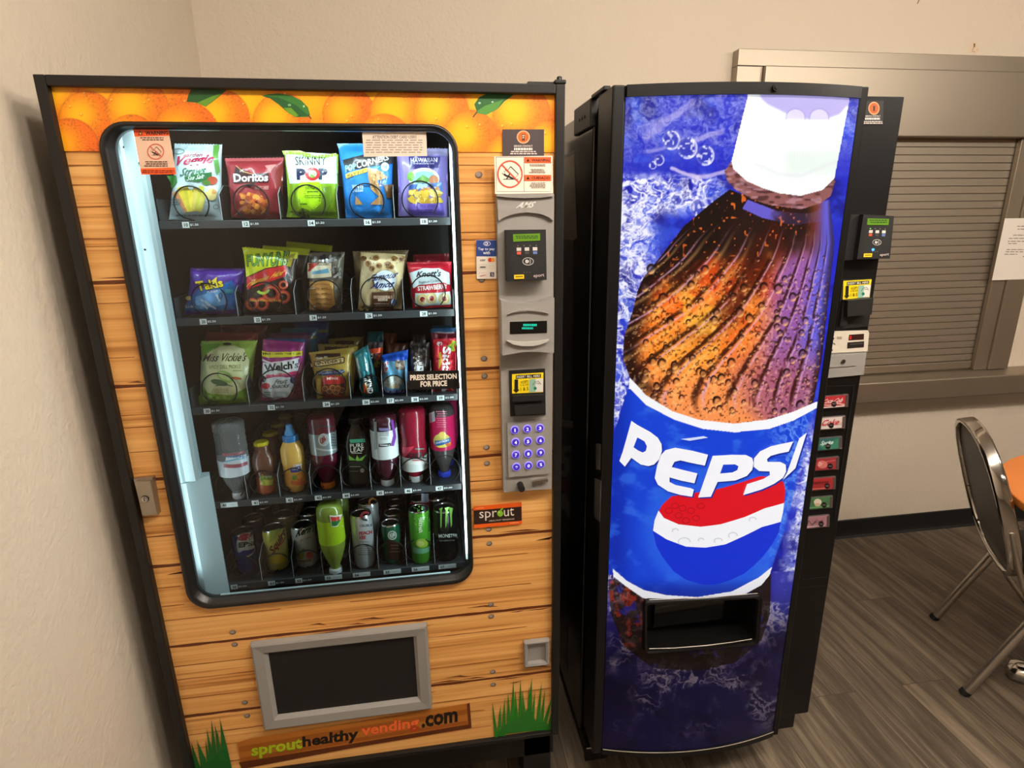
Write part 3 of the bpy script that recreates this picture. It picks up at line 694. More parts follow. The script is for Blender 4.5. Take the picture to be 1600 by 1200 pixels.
def card_reader(parent, q, Yp, depth, lit=False, bracket=None):     # q maps unit face coordinates to pixels
    mb = MB(); face = plane_y(Yp-depth)
    Q = lambda u, v: tuple((np.array(q[0])*(1-u)+np.array(q[1])*u)*(1-v)+(np.array(q[3])*(1-u)+np.array(q[2])*u)*v)
    mb.pprism([Q(0, 0), Q(1, 0), Q(1, 1), Q(0, 1)], Yp-depth, Yp-0.0003)
    if bracket: mb.pprism(bracket, Yp-depth*.55, Yp-0.0003)
    ar = Art(mb, face, 1, lift=0.0003)
    R4 = lambda a, b, c, d, col: ar.poly([Q(a, b), Q(c, b), Q(c, d), Q(a, d)], col)
    R4(.10, .02, .97, .985, (27, 26, 27))
    for k in range(4):
        if lit and k == 0: ar.ell(*Q(.28, .31), .9, .9, (120, 255, 90))
        else: ar.ell(*Q(.28+.155*k, .31), .8, .8, (130, 122, 110))
    for k, c in enumerate(((200, 196, 190), (206, 202, 196), (206, 202, 196))): R4(.245+.205*k, .345, .36+.205*k, .41, c)
    for k, c in enumerate(((206, 78, 56), (66, 62, 60), (98, 118, 178))): R4(.25+.205*k, .425, .355+.205*k, .48, c)
    R4(.12, .498, .95, .502, (66, 62, 58))
    cx, cy = Q(.53, .62); s = abs(q[1][0]-q[0][0])/62.0
    ar.ring(cx, cy, 9*s, 6.3*s, 1.2*s, (176, 172, 168)); ar.ell(cx-2*s, cy, 2.6*s, 3*s, (190, 186, 182))
    for k in (1.4, 4.0): ar.ring(cx-1*s, cy, (k+1.4)*s, (k+1.6)*s, 1.0*s, (176, 172, 168), 10, -.8, .8)
    for k in range(3): ar.ell(*Q(.42+.075*k, .83), .6, .6, (120, 114, 108))
    R4(.165, .872, .42, .955, (232, 192, 20)); R4(.20, .90, .39, .922, (110, 90, 20))
    ar.txt('eport', (*Q(.66, .885), *Q(.93, .872), *Q(.93, .945), *Q(.66, .955)), (214, 196, 196), 0.01)
    o = mb.build('card_reader', ['black_matte', 'paper'], parent, colors=True)
    m2 = MB(); m2.pprism([Q(.16, .085), Q(.85, .075), Q(.85, .215), Q(.165, .23)], Yp-depth-0.0016, Yp-depth-0.0002)
    a2 = Art(m2, plane_y(Yp-depth-0.0016), 1); p0, p1 = Q(.20, .11), Q(.82, .19)
    a2.greek((p0[0], p0[1], p1[0], p1[1]), 2, (46, 78, 14), .6, 4, .3)
    m2.build('display', ['lcd', 'paper'], o, colors=True)
    if lit:
        c = at(*Q(.46, .79), Yp-depth-0.002); m3 = MB(); m3.disc((c[0], c[2]), 0.003, Yp-depth-0.002, Yp-depth-0.0003, n=12); m3.build('status_light', 'blue_led', o)
    return o
card_reader(snack, A4((462, 446), (922, 440), (932, 1030), (472, 1050)), -0.0222, 0.034)
mb = MB(); mb.pprism(A5((500, 472), (935, 459), (935, 600), (502, 615)), -0.0612, -0.0602)
ar = Art(mb, plane_y(-0.0612), 1, (730, 440, 7.5)); ar.greek((655, 495, 822, 527), 1, (20, 150, 130), .85, 3, .05); ar.greek((640, 535, 775, 562), 1, (20, 150, 130), .85, 8, .05)
mb.build('price_display', ['black_gloss', 'vfd'], snack)
def bill_reader(parent, frame, sticker, Yp, depth, mouths, crop):
    mb = MB(); mb.pprism(frame, Yp-0.004, Yp-0.0003)
    for m_, d_ in mouths: mb.pprism(m_, Yp-d_, Yp-0.004)
    o = mb.build('bill_acceptor', 'black_matte', parent)
    m2 = MB(); m2.pprism(sticker, Yp-0.0052, Yp-0.0041, 0, lin((234, 206, 28)))
    ar = Art(m2, plane_y(Yp-0.0052), 0, lift=0.0002)
    S = lambda u, v: tuple((np.array(sticker[0])*(1-u)+np.array(sticker[1])*u)*(1-v)+(np.array(sticker[3])*(1-u)+np.array(sticker[2])*u)*v)
    R4 = lambda a, b, c, d, col: ar.poly([S(a, b), S(c, b), S(c, d), S(a, d)], col)
    R4(.12, .06, .92, .25, (24, 22, 20)); ar.txt('INSERT BILL HERE', (*S(.15, .09), *S(.89, .09), *S(.89, .22), *S(.15, .22)), (240, 234, 220), 0.01)
    R4(.55, .30, .99, .97, (214, 212, 206)); R4(.55, .30, .75, .97, (136, 176, 158)); ar.ell(*S(.74, .78), 2.4, 2.6, (30, 110, 84))
    ar.line([S(.66, .62), S(.72, .45), S(.84, .42), S(.93, .6)], .7, (60, 60, 60)); ar.line([S(.75, .5), S(.88, .56)], .6, (60, 60, 60))
    ar.poly([S(.08, .27), S(.19, .27), S(.19, .8), S(.24, .8), S(.135, .97), S(.03, .8), S(.08, .8)], (24, 22, 20))
    for a, b, t in ((.36, .50, 'ACCEPTS'), (.53, .64, '1,5,10'), (.70, .88, '1 & 5')): ar.txt(t, (*S(.27, a), *S(.52, a-.02), *S(.52, b-.02), *S(.27, b)), (50, 44, 16), 0.01)
    m2.build('instruction_sticker', 'vinyl', o, colors=True)
    return o
bill_reader(snack, A6((335, 42), (585, 28), (590, 348), (345, 358)), A6((356, 66), (574, 54), (572, 190), (356, 200)), -0.0222, 0.03,
            [(A6((360, 218), (584, 208), (584, 246), (362, 258)), 0.016), (A6((376, 292), (586, 280), (586, 340), (380, 352)), 0.026)], None)
digits = '123456789*0'
kp = [(375, 452), (462, 445), (549, 438), (380, 537), (466, 530), (553, 523), (382, 624), (468, 616), (554, 608), (386, 709), (470, 699), (555, 690)]
for k, (x, y) in enumerate(kp):
    c = at(720+x/4.444, 570+y/4.444, -0.031); mb = MB()
    mb.disc((c[0], c[2]), 0.0098, -0.0315, -0.0292, 0); mb.disc((c[0], c[2]), 0.0080, -0.0335, -0.0315, 1)
    ar = Art(mb, plane_y(-0.0335), 2, lift=0.0002)
    q = lambda w, h: [(c[0]-w, c[2]+h), (c[0]+w, c[2]+h), (c[0]+w, c[2]-h), (c[0]-w, c[2]-h)]
    s = digits[k] if k < 11 else '%'
    v, f = text2d(s, 0.03); w, h = (0.0030, 0.0042) if s != '1' else (0.0014, 0.0042)
    ar.lay(np.stack([c[0]+(v[:, 0]*2-1)*w, c[2]+(v[:, 1]*2-1)*h], 1), f, (255, 255, 255), 2)
    mb.build('keypad_button', ['key_ring', 'key', 'key_digit'], panel)
mb = MB(); c = at(720+415/4.444, 570+840/4.444, -0.03); pts = [(c[0], -0.022-0.001*k*5, c[2]) for k in range(6)]
mb.tube(pts, 0.0078, n=16); mb.tube([(c[0], -0.047, c[2]), (c[0], -0.050, c[2])], 0.0072, n=16); mb.build('lock_plug', 'black_matte', panel)
MB().pprism(A6((503, 812), (604, 795), (606, 812), (505, 830)), -0.032, -0.0222).build('coin_lever', 'chrome', panel)

# ---- stickers on door and glass
def sticker(name, pix, Y, col, crop, draw, mat='vinyl', parent=None, label=None):
    mb = MB(); cr = lambda p: (crop[0]+p[0]/crop[2], crop[1]+p[1]/crop[2])
    mb.pprism([cr(p) for p in pix], Y-0.0004, Y, 0, lin(col))
    ar = Art(mb, plane_y(Y-0.0004), 0, crop, lift=0.00015, step=0.00005); draw(ar)
    o = mb.build(name, mat, parent or snack, colors=True)
    if label: o['label'] = label
    return o
def cup_logo(a, x, y, r):
    a.ell(x, y, r, r, (240, 176, 138)); a.ell(x, y, r*.86, r*.86, (222, 104, 36)); a.ring(x, y, r*.62, r*.62, r*.08, (96, 50, 26))
    a.poly([(x-r*.26, y-r*.42), (x+r*.26, y-r*.42), (x+r*.2, y+r*.5), (x-r*.2, y+r*.5)], (70, 44, 30)); a.rect(x-r*.16, y-r*.3, x+r*.16, y-r*.12, (214, 190, 168)); a.rect(x-r*.14, y, x+r*.12, y+r*.2, (200, 170, 140))
def d_service(a):
    cup_logo(a, 902, 315, 95)
    a.txt('SERVICE CONTACT', (765, 432, 1035, 458), (226, 214, 206), 0.03); a.greek((765, 472, 1035, 506), 1, (236, 226, 218), .95, 2, .02)
    a.greek((722, 517, 1085, 536), 1, (214, 202, 196), .8, 5, .02); a.greek((710, 547, 1100, 568), 1, (214, 202, 196), .8, 6, .02)
sticker('service_sticker', [(598, 204), (1200, 204), (1200, 590), (602, 590)], YW-0.0045, (66, 56, 58), (720, 180, 9.23), d_service)
def tipping(a, x, y, s, k=(34, 26, 22)):
    a.line([(x+.0*s, y-.62*s), (x+.62*s, y+.0*s), (x+.38*s, y+.32*s), (x-.30*s, y-.25*s), (x+.0*s, y-.62*s)], .07*s, k)
    a.line([(x-.62*s, y+.42*s), (x+.62*s, y+.42*s)], .06*s, k); a.line([(x-.46*s, y+.10*s), (x-.2*s, y+.18*s), (x+.2*s, y+.40*s)], .15*s, k); a.ell(x-.5*s, y+.04*s, .09*s, .09*s, k)
    a.line([(x-.2*s, y+.18*s), (x-.08*s, y-.02*s)], .1*s, k); a.line([(x-.2*s, y+.2*s), (x-.36*s, y+.4*s)], .09*s, k)
    for b in (-.15, .05, .3): a.line([(x-.62*s+.6*s*abs(b-.3), y-.1*s-.6*s*(.3-b)+.1*s), (x-.72*s+.6*s*abs(b-.3), y-.2*s-.6*s*(.3-b)+.1*s)], .045*s, k)
def d_warn(a):
    a.line([(508, 605), (1302, 605), (1302, 1100), (515, 1100), (508, 605)], 6, (70, 56, 50)); a.line([(912, 605), (914, 1100)], 6, (70, 56, 50))
    tipping(a, 720, 850, 175); a.ring(708, 850, 184, 200, 20, (206, 74, 54), 40); a.line([(590, 712), (842, 975)], 20, (206, 74, 54))
    for y0, y1, s in ((606, 690, 'WARNING'), (862, 946, 'CUIDADO')):
        a.rect(916, y0, 1302, y1, (232, 92, 44)); a.poly([(968, y0+18), (992, y1-20), (944, y1-20)], (40, 20, 14)); a.txt(s, (1018, y0+22, 1284, y1-20), (60, 20, 14), 0.06)
    a.greek((985, 708, 1225, 745), 2, (120, 104, 94), .5, 4, .2); a.greek((985, 778, 1230, 842), 3, (120, 104, 94), .5, 5, .3); a.greek((985, 972, 1250, 1062), 4, (120, 104, 94), .45, 6, .3)
sticker('warning_placard', [(482, 594), (1322, 586), (1330, 1124), (494, 1136)], -0.0226, (232, 220, 204), (720, 180, 9.23), d_warn)
def d_tap(a):
    a.rect(106, 564, 340, 755, (42, 66, 132)); a.ring(232, 605, 42, 27, 6, (214, 214, 230)); a.ell(226, 605, 20, 18, (214, 214, 230)); a.ell(222, 605, 10, 9, (42, 66, 132))
    a.txt('Tap to pay', (126, 652, 322, 690), (232, 232, 240), 0.03); a.txt('with', (186, 692, 268, 730), (232, 232, 240), 0.03)
    a.txt('VISA', (146, 788, 212, 812), (60, 56, 90), 0.05, shear=.3); a.ell(268, 796, 25, 25, (214, 60, 30)); a.ell(302, 796, 22, 25, (236, 150, 40))
    for q in ((138, 848, 224, 898), (262, 866, 318, 896), (138, 946, 224, 994)): a.line([(q[0], q[1]), (q[2], q[1]), (q[2], q[3]), (q[0], q[3]), (q[0], q[1])], 4, (196, 186, 178))
    a.greek((148, 872, 215, 892), 1, (60, 56, 56), .8, 2, .02); a.line([(150, 985), (215, 972)], 7, (196, 60, 50)); a.rect(268, 940, 316, 990, (60, 64, 90)); a.rect(284, 952, 300, 962, (220, 214, 208)); a.rect(284, 970, 310, 978, (220, 214, 208))
sticker('payment_sticker', [(104, 562), (340, 560), (345, 1016), (112, 1018)], YW-0.0045, (230, 220, 208), (730, 300, 7.5), d_tap)
def d_sprout(a):
    a.poly([(90, 1012), (421, 984), (423, 1082), (92, 1110)], (44, 28, 22))
    a.txt('spr', (128, 1022, 250, 1012, 252, 1076, 130, 1086), (226, 216, 206), 0.0); a.ell(273, 1032, 21, 22, (122, 178, 40)); a.ell(284, 1003, 12, 6, (122, 178, 40), -.5); a.ell(266, 1024, 7, 7, (168, 210, 90))
    a.txt('ut', (298, 1000, 369, 992, 370, 1046, 300, 1053), (226, 216, 206), 0.0); a.txt('HEALTHY VENDING', (196, 1079, 372, 1064, 372, 1074, 196, 1089), (206, 190, 176), 0.02)
    a.line([(104, 997), (160, 992)], 5, (238, 160, 110)); a.line([(340, 1100), (402, 1094)], 5, (238, 160, 110))
sticker('brand_sticker', [(88, 984), (422, 955), (425, 1105), (92, 1136)], YW-0.0045, (226, 92, 24), (720, 570, 4.444), d_sprout)
def d_gw(a):
    a.poly([(42, 118), (335, 110), (346, 172), (56, 178)], (236, 84, 30)); a.poly([(103, 445), (392, 436), (400, 492), (112, 495)], (240, 92, 36))
    a.poly([(102, 128), (122, 165), (84, 166)], (40, 24, 18)); a.poly([(103, 140), (113, 160), (94, 160)], (226, 170, 120)); a.txt('WARNING', (145, 134, 336, 130, 338, 162, 147, 168), (52, 22, 16), 0.05)
    a.greek((98, 184, 308, 218), 2, (92, 70, 60), .55, 3, .2); tipping(a, 238, 305, 66); a.ring(232, 303, 70, 66, 7, (210, 90, 64), 36); a.line([(186, 258), (280, 350)], 6, (210, 90, 64))
    a.greek((132, 384, 345, 436), 3, (92, 70, 60), .5, 5, .2); a.greek((120, 458, 388, 488), 2, (120, 40, 20), .5, 7, .1)
sticker('glass_warning_sticker', [(42, 118), (335, 110), (400, 492), (112, 495)], 0.0078, (228, 190, 166), (200, 180, 5.3333), d_gw)
def d_att(a):
    a.txt('ATTENTION DEBIT CARD USERS', (810, 168, 1178, 170, 1178, 194, 810, 196), (84, 70, 62), 0.02); a.greek((752, 204, 1232, 325), 6, (150, 136, 124), .42, 9, .06)
sticker('glass_notice_sticker', [(724, 142), (1258, 138), (1266, 340), (738, 346)], 0.0078, (222, 204, 188), (430, 180, 5.3333), d_att, 'paper')
def d_press(a):
    a.txt('PRESS SELECTION', (1026, 612, 1490, 596, 1493, 650, 1028, 667), (232, 222, 208), 0.07); a.txt('FOR PRICE', (1130, 675, 1394, 665, 1396, 722, 1130, 732), (232, 222, 208), 0.07)
sticker('glass_price_sticker', [(1000, 575), (1514, 564), (1524, 750), (1003, 757)], 0.0078, (16, 14, 14), (480, 490, 6.384), d_press)

# ---------------------------------------------------------------- trays, spirals, price tags
ZF = [1.6277, 1.4171, 1.2062, 0.9616, 0.7297]                           # tray floors, top to bottom
TX0, TX1, TY0, TY1 = 0.120, 0.742, 0.112, 0.70
rings_px = [[(297, 311, 28), (391, 312, 28), (480.6, 311, 27), (572.5, 309, 27), (656, 308, 28)],
            [(325, 464, 28), (413, 464, 27), (507, 461, 27), (590, 456, 27), (668.5, 454, 27)],
            [(341, 603, 28), (432, 603, 28), (514, 597, 26), (579, 602, 18), (615.5, 600, 17), (654, 600, 17), (694.6, 598, 17)],
            [(358, 760, 23), (412, 757, 23), (460, 752, 23), (510, 748, 23), (556, 745, 23), (602, 742, 23), (649, 738, 23), (695, 731, 23)],
            [(380, 880, 22), (433, 878, 22), (480, 872, 22), (525, 868, 22), (568, 866, 22), (612, 860, 22), (656, 856, 22), (700, 852, 22)]]
tags_px = [[(290, 350.5), (384, 350), (486.5, 349), (574.5, 348), (662.5, 346)],
           [(317.5, 502.5), (402.5, 499.5), (489.5, 497), (576.5, 494), (662, 490)],
           [(323.5, 642), (424, 637.5), (510, 632), (572, 628.5), (610, 626.5), (648.5, 624), (688.5, 621.5)],
           [(351, 789), (399, 786.5), (452.5, 782.5), (497.5, 778.5), (541, 774.5), (594, 770.5), (638, 766.5), (686.5, 762)],
           [(366, 918), (424.5, 912.5), (467, 908), (514, 903), (558, 898.5), (606, 893.5), (650, 889), (692, 885)]]
codes = [['10', '12', '14', '16', '18'], ['20', '22', '24', '26', '28'], ['30', '32', '34', '36', '37', '38', '39'],
         ['40', '41', '42', '43', '44', '45', '46', '47'], ['50', '51', '52', '53', '54', '55', '56', '57']]
prices = [['$1.50', '$1.50', '$1.50', '$1.50', '$1.50'], ['$2.50', '$1.50', '$1.25', '$1.50', '$1.50'], ['$1.50', '$1.75', '$1.25', '$2.00', '$2.00', '$2.00', '$2.00'],
          ['', '$2.00', '$2.00', '$3.00', '$3.00', '$3.00', '$3.00', '$3.00'], ['$2.00', '$1.50', '$1.50', '', '', '', '', '']]
def coil_mesh(xc, zf, r, turns=7, pitch=0.075, y0=0.1175, hand=1):
    mb = MB(); pts = []; per = 26; zc = zf+r+0.0035
    for k in range(turns*per+1):
        q = k/per; n = math.floor(q); fr = q-n
        y = y0+pitch*(n+(1-math.cos(PI*max(0, (fr-0.72)/0.28)))/2)+0.010*fr
        a = -PI/2+hand*2*PI*(q+0.12)
        pts.append((xc+r*math.cos(a), y, zc+r*math.sin(a)))
    pts = [p for p in pts if p[1] < TY1-0.02]
    return mb.tube(pts, 0.0016, n=5)
trays = []
for t in range(5):
    zf = ZF[t]
    mb = MB(); mb.box(TX0, TX1, TY0, TY1, zf-0.004, zf); mb.box(TX0, TX1, 0.106, 0.1118, zf-0.0125, zf+0.0045, bev=0.0012)
    mb.box(TX0, TX0+0.002, TY0, TY1, zf, zf+0.05); mb.box(TX1-0.002, TX1, TY0, TY1, zf, zf+0.05)
    tray = mb.build('shelf_tray', 'tray', snack); trays.append(tray)
    cs = []
    for i, (px, py, rr) in enumerate(rings_px[t]):
        p = at(px, py, 0.1175); r = at(px+rr, py, 0.1175)[0]-p[0]; cs.append(p[0])
        coil_mesh(p[0], zf, r, hand=1 if i % 2 else 1).build('coil', 'wire', tray)
    for a, b in zip(cs[:-1], cs[1:]):                               # thin dividers with a pale folded edge
        x = (a+b)/2; h = 0.078 if t < 3 else 0.085
        mb = MB(); mb.loft([[(x-0.0006, y, zf+0.0002), (x+0.0006, y, zf+0.0002), (x+0.0006, y, zf+hh), (x-0.0006, y, zf+hh)] for y, hh in ((0.1135, h*.75), (0.15, h), (0.66, h))], smooth=False, caps=(True, True))
        mb.tube([(x, 0.1128, zf+0.001), (x, 0.1128, zf+h*.75), (x, 0.15, zf+h+0.0004), (x, 0.30, zf+h+0.0004)], 0.0007, 1, n=5)
        mb.build('divider', ['divider', 'edge'], tray)
    for (px, py), c, pr in zip(tags_px[t], codes[t], prices[t]):
        wide = pr == ''
        p0, p1 = at(px-(6 if not wide else 7), py-3.6, 0.1052), at(px+(6 if not wide else 21), py+3.6, 0.1052)
        zc = zf-0.0040; hh = 0.0062
        mb = MB(); mb.box(p0[0], p1[0], 0.1050, 0.1058, zc-hh, zc+hh, 0, lin((212, 222, 222)))
        w = at(px+6, py, .105)[0]-at(px-6, py, .105)[0]
        ar = Art(mb, plane_y(0.1050), 0, lift=0.0002)
        v, f = text2d(c, 0.03); ar.lay(np.stack([p0[0]+w*(.24+.52*v[:, 0]), zc-hh*.62+1.24*hh*v[:, 1]], 1), f, (36, 36, 38))
        if pr:
            mb.box(p1[0]+0.001, p1[0]+w*1.25, 0.1052, 0.1057, zc-hh*.8, zc+hh*.8, 0, lin((40, 42, 44)))
            v, f = text2d(pr, 0.02); ar.lay(np.stack([p1[0]+0.002+w*1.1*v[:, 0], zc-hh*.42+.84*hh*v[:, 1]], 1), f, (214, 220, 220))
        else:
            v, f = text2d('---', 0.0); ar.lay(np.stack([p0[0]+w*1.3+w*.5*v[:, 0], zc-0.0003+0.0008*v[:, 1]], 1), f, (120, 124, 126))
        mb.build('price_tag', 'paper', tray, colors=True)

# ---------------------------------------------------------------- bags and bars
C1, C2, C3, C4 = (200, 180, 5.3333), (430, 180, 5.3333), (250, 370, 5.3333), (450, 370, 5.3333)
C5, C6, C7, C8 = (280, 500, 6.6667), (480, 490, 6.384), (310, 630, 6.6667), (500, 620, 6.6667)
C9, C10 = (320, 760, 7.2727), (500, 755, 6.1538)
class BagSurf:
    def __init__(self, crop, quad, yb, t, seed, lean, pinch=0.02, wr=0.0016):
        q = np.array(quad, float).reshape(4, 2)
        P = at(crop[0]+q[:, 0]/crop[2], crop[1]+q[:, 1]/crop[2], yb-t*0.6)
        self.q = P[:, (0, 2)]; self.yb, self.t, self.lean, self.pinch = yb, t, lean, pinch
        R = random.Random(seed); self.w = [(R.uniform(-26, 26), R.uniform(-16, 16), R.uniform(0, 6.3), R.uniform(.3, 1)*wr) for k in range(6)]
        self.sd = [(R.uniform(14, 40), R.uniform(0, 6.3)) for k in range(2)]
    def pos(self, u, v):
        tl, tr, br, bl = self.q
        uu = u+self.pinch*(0.5-u)*2*np.sin(PI*np.clip(v, 0, 1))
        return ((bl*(1-uu)[..., None]+br*uu[..., None])*(1-v)[..., None]+(tl*(1-uu)[..., None]+tr*uu[..., None])*v[..., None])
    def uv(self, x, z):
        tl, tr, br, bl = self.q; u = np.full(np.shape(x), .5); v = np.full(np.shape(x), .5)
        for k in range(5):
            e1 = (1-u)*(1-v)*bl[0]+u*(1-v)*br[0]+u*v*tr[0]+(1-u)*v*tl[0]-x; e2 = (1-u)*(1-v)*bl[1]+u*(1-v)*br[1]+u*v*tr[1]+(1-u)*v*tl[1]-z
            a = (1-v)*(br[0]-bl[0])+v*(tr[0]-tl[0]); b = (1-u)*(tl[0]-bl[0])+u*(tr[0]-br[0])
            c = (1-v)*(br[1]-bl[1])+v*(tr[1]-tl[1]); d = (1-u)*(tl[1]-bl[1])+u*(tr[1]-br[1])
            det = a*d-b*c; u = u-(e1*d-b*e2)/det; v = v-(a*e2-c*e1)/det
        return u, v
    def bulge(self, u, v):
        u = np.clip(u, 0, 1); v = np.clip(v, 0, 1)
        b = (1-np.abs(2*u-1)**3.0)**.8*(1-np.abs(2*v-1)**3.2)**.8
        seal = sstep(0.0, .10, v)*sstep(0.0, .12, 1-v)
        return b*seal, seal
    def yuv(self, u, v):
        b, s = self.bulge(u, v); w = 0
        for a, c, p, m in self.w: w = w+m*np.sin(a*u+c*v+p)
        f0, p0 = self.sd[0]; f1, p1 = self.sd[1]
        w = w+0.0018*np.sin(f0*u+p0)*np.exp(-np.clip(v, 0, 1)/.15)+0.0018*np.sin(f1*u+p1)*np.exp(-np.clip(1-v, 0, 1)/.15)
        return self.yb+self.lean*v-self.t*b-w*(0.25+0.75*s)
    def f(self, x, z):
        u, v = self.uv(x, z); return self.yuv(u, v)
def bag(name, label, crop, quad, col, draw=None, yb=0.152, t=0.026, seed=1, lean=0.0, cat='snack bag', group=None, mat='film', top=None, bot=None, nu=34, nv=38, fine=0.007, back=None, pinch=0.02):
    S = BagSurf(crop, quad, yb, t, seed, lean, pinch); mb = MB()
    U, V = np.meshgrid(np.linspace(0, 1, nu), np.linspace(0, 1, nv)); P = S.pos(U, V)
    zig = 0.0008*((np.arange(nu) % 2)*2-1); P[-1, :, 1] += zig
    Y = S.yuv(U, V); b, s = S.bulge(U, V); YB = S.yb+S.lean*V+0.012*b+0.0012
    idx = lambda j, i: j*nu+i
    fs = [(idx(j, i), idx(j, i+1), idx(j+1, i+1), idx(j+1, i)) for j in range(nv-1) for i in range(nu-1)]
    F = np.stack([P[..., 0], Y, P[..., 1]], -1).reshape(-1, 3); B = np.stack([P[..., 0], YB, P[..., 1]], -1).reshape(-1, 3)
    n0 = len(F)
    for k, fc in enumerate(fs):
        pass
    base = lin(col); tc = lin(top[1]) if top else None; bc = lin(bot[1]) if bot else None
    mb.v.extend(map(tuple, F.tolist())); mb.v.extend(map(tuple, B.tolist()))
    k = 0
    for j in range(nv-1):
        v = (j+.5)/(nv-1)
        for i in range(nu-1):
            c = base
            if top and v > 1-top[0]: c = tc
            if bot and v < bot[0]: c = bc
            mb.f.append(fs[k]); mb.m.append(0); mb.s.append(True); mb.c.append(c)
            mb.f.append(tuple(q+n0 for q in fs[k][::-1])); mb.m.append(0); mb.s.append(True); mb.c.append(lin(back) if back else c); k += 1
    rim = [idx(0, i) for i in range(nu)]+[idx(j, nu-1) for j in range(1, nv)]+[idx(nv-1, i) for i in range(nu-2, -1, -1)]+[idx(j, 0) for j in range(nv-2, 0, -1)]
    for a, c in zip(rim, rim[1:]+rim[:1]):
        mb.f.append((a, a+n0, c+n0, c)); mb.m.append(0); mb.s.append(False); mb.c.append(base)
    if draw: draw(Art(mb, S.f, 0, crop, fine=fine, lift=0.0009, step=0.00013))
    o = mb.build(name, mat, None, colors=True)
    return tag(o, label, cat, group)

def d_veggie(a):
    a.poly([(712, 250), (762, 242), (768, 470), (740, 500), (722, 420)], (86, 146, 62)); a.poly([(325, 505), (400, 500), (410, 560), (362, 615)], (60, 140, 62))
    a.ring(420, 302, 52, 24, 5, (60, 92, 80)); a.txt('garden', (460, 318, 620, 312, 622, 356, 462, 362), (150, 40, 60), 0.01, shear=.15)
    a.txt('Veggie', (382, 345, 715, 322, 718, 420, 385, 446), (164, 26, 66), 0.05, shear=.2); a.txt('Straws', (444, 442, 650, 418, 652, 490, 448, 508), (56, 110, 74), 0.02, shear=.2)
    a.poly([(470, 515), (700, 475), (702, 520), (600, 560), (480, 545)], (40, 104, 58)); a.txt('Sea Salt', (498, 508, 636, 490, 638, 526, 500, 546), (222, 236, 224), 0.02, shear=.15)
    a.ell(705, 545, 44, 34, (168, 66, 40)); a.ell(655, 562, 34, 22, (72, 116, 50)); a.ell(700, 660, 42, 50, (208, 188, 120)); a.ell(720, 640, 20, 22, (196, 140, 80))
    for k, (x0, y0, x1, y1, c) in enumerate(((390, 640, 500, 800, (214, 140, 86)), (430, 600, 520, 800, (228, 204, 70)), (480, 590, 535, 800, (206, 196, 60)), (520, 625, 550, 800, (240, 214, 60)), (570, 600, 560, 800, (222, 200, 90)), (620, 590, 580, 800, (196, 190, 70)), (640, 640, 600, 800, (218, 206, 96)))):
        a.line([(x0, y0), ((x0+x1)/2, (y0+y1)/2), (x1, y1)], 44, c)
    a.greek((365, 700, 450, 760), 3, (110, 140, 150), .5, 3, .3); a.ring(738, 765, 24, 20, 5, (90, 120, 120)); a.greek((400, 830, 700, 850), 1, (140, 160, 168), .6, 4, .1)
bag('snack_bag', 'white and green vegetable straw bag on the top tray beside the lit column', C1, (360, 228, 764, 236, 780, 880, 312, 874), (196, 216, 222), d_veggie, seed=3, pinch=.03)
def d_dor(a):
    a.poly([(900, 420), (1030, 488), (880, 520)], (52, 34, 34)); a.line([(900, 420), (960, 470), (1040, 492)], 8, (180, 130, 90)); a.poly([(1140, 420), (1240, 410), (1185, 470)], (196, 120, 116))
    a.poly([(872, 505), (1175, 480), (1170, 560), (880, 568)], (58, 30, 34)); a.txt('Doritos', (878, 488, 1172, 486, 1168, 552, 884, 558), (226, 222, 222), 0.05)
    a.poly([(980, 575), (1060, 560), (1015, 605)], (60, 40, 42)); a.txt('NACHO CHEESE', (1060, 590, 1175, 590, 1172, 618, 1062, 618), (220, 170, 160), 0.02)
    a.spots(60, (940, 660, 1150, 810), 26, [(196, 110, 46), (176, 84, 34), (214, 140, 62), (150, 60, 34)], 4); a.poly([(880, 840), (960, 760), (985, 770), (905, 832)], (196, 120, 120))
bag('snack_bag', 'dark red tortilla chip bag second along the top tray', C1, (785, 352, 1285, 345, 1280, 868, 842, 852), (138, 42, 50), d_dor, seed=8, top=(.06, (166, 78, 82)), t=.028)
def d_skinny(a):
    a.poly([(82, 300), (512, 325), (516, 572), (120, 572)], (206, 224, 224)); a.poly([(57, 297), (205, 294), (330, 335), (512, 318), (515, 345), (330, 362), (180, 330), (70, 330)], (150, 192, 40))
    a.txt('SKINNY', (165, 345, 425, 345, 425, 418, 168, 418), (58, 62, 64), 0.015)
    for x, y, s, c in ((215, 490, 'P', (30, 36, 66)), (398, 488, 'P', (30, 36, 66))):
        a.txt(s, (x-38, y-46, x+40, y-46, x+36, y+50, x-34, y+50), c, 0.10)
    a.ell(312, 490, 62, 54, (184, 44, 48)); a.ell(312, 490, 34, 30, (226, 226, 212)); a.spots(10, (290, 470, 334, 515), 12, [(120, 160, 70), (240, 236, 220), (90, 130, 60)], 3)
    a.poly([(130, 572), (518, 572), (534, 858), (96, 848)], (120, 158, 32)); a.poly([(205, 560), (370, 555), (395, 640), (380, 740), (300, 800), (200, 760), (185, 660)], (158, 206, 24))
    a.txt('ORIGINAL', (250, 592, 375, 592, 375, 622, 250, 622), (56, 84, 20), 0.02); a.greek((268, 632, 362, 648), 1, (56, 84, 20), .7, 3, .05); a.greek((246, 668, 388, 700), 2, (70, 96, 24), .4, 4, .2); a.greek((206, 735, 272, 760), 1, (70, 96, 24), .4, 5, .2)
    a.poly([(400, 600), (470, 590), (480, 700), (430, 840), (400, 760)], (96, 132, 30)); a.spots(14, (120, 780, 340, 850), 16, [(64, 84, 22), (150, 180, 60)], 7)
bag('snack_bag', 'lime green and white popcorn bag third along the top tray', C2, (57, 297, 516, 318, 536, 860, 94, 850), (150, 186, 40), d_skinny, seed=12, t=.028)
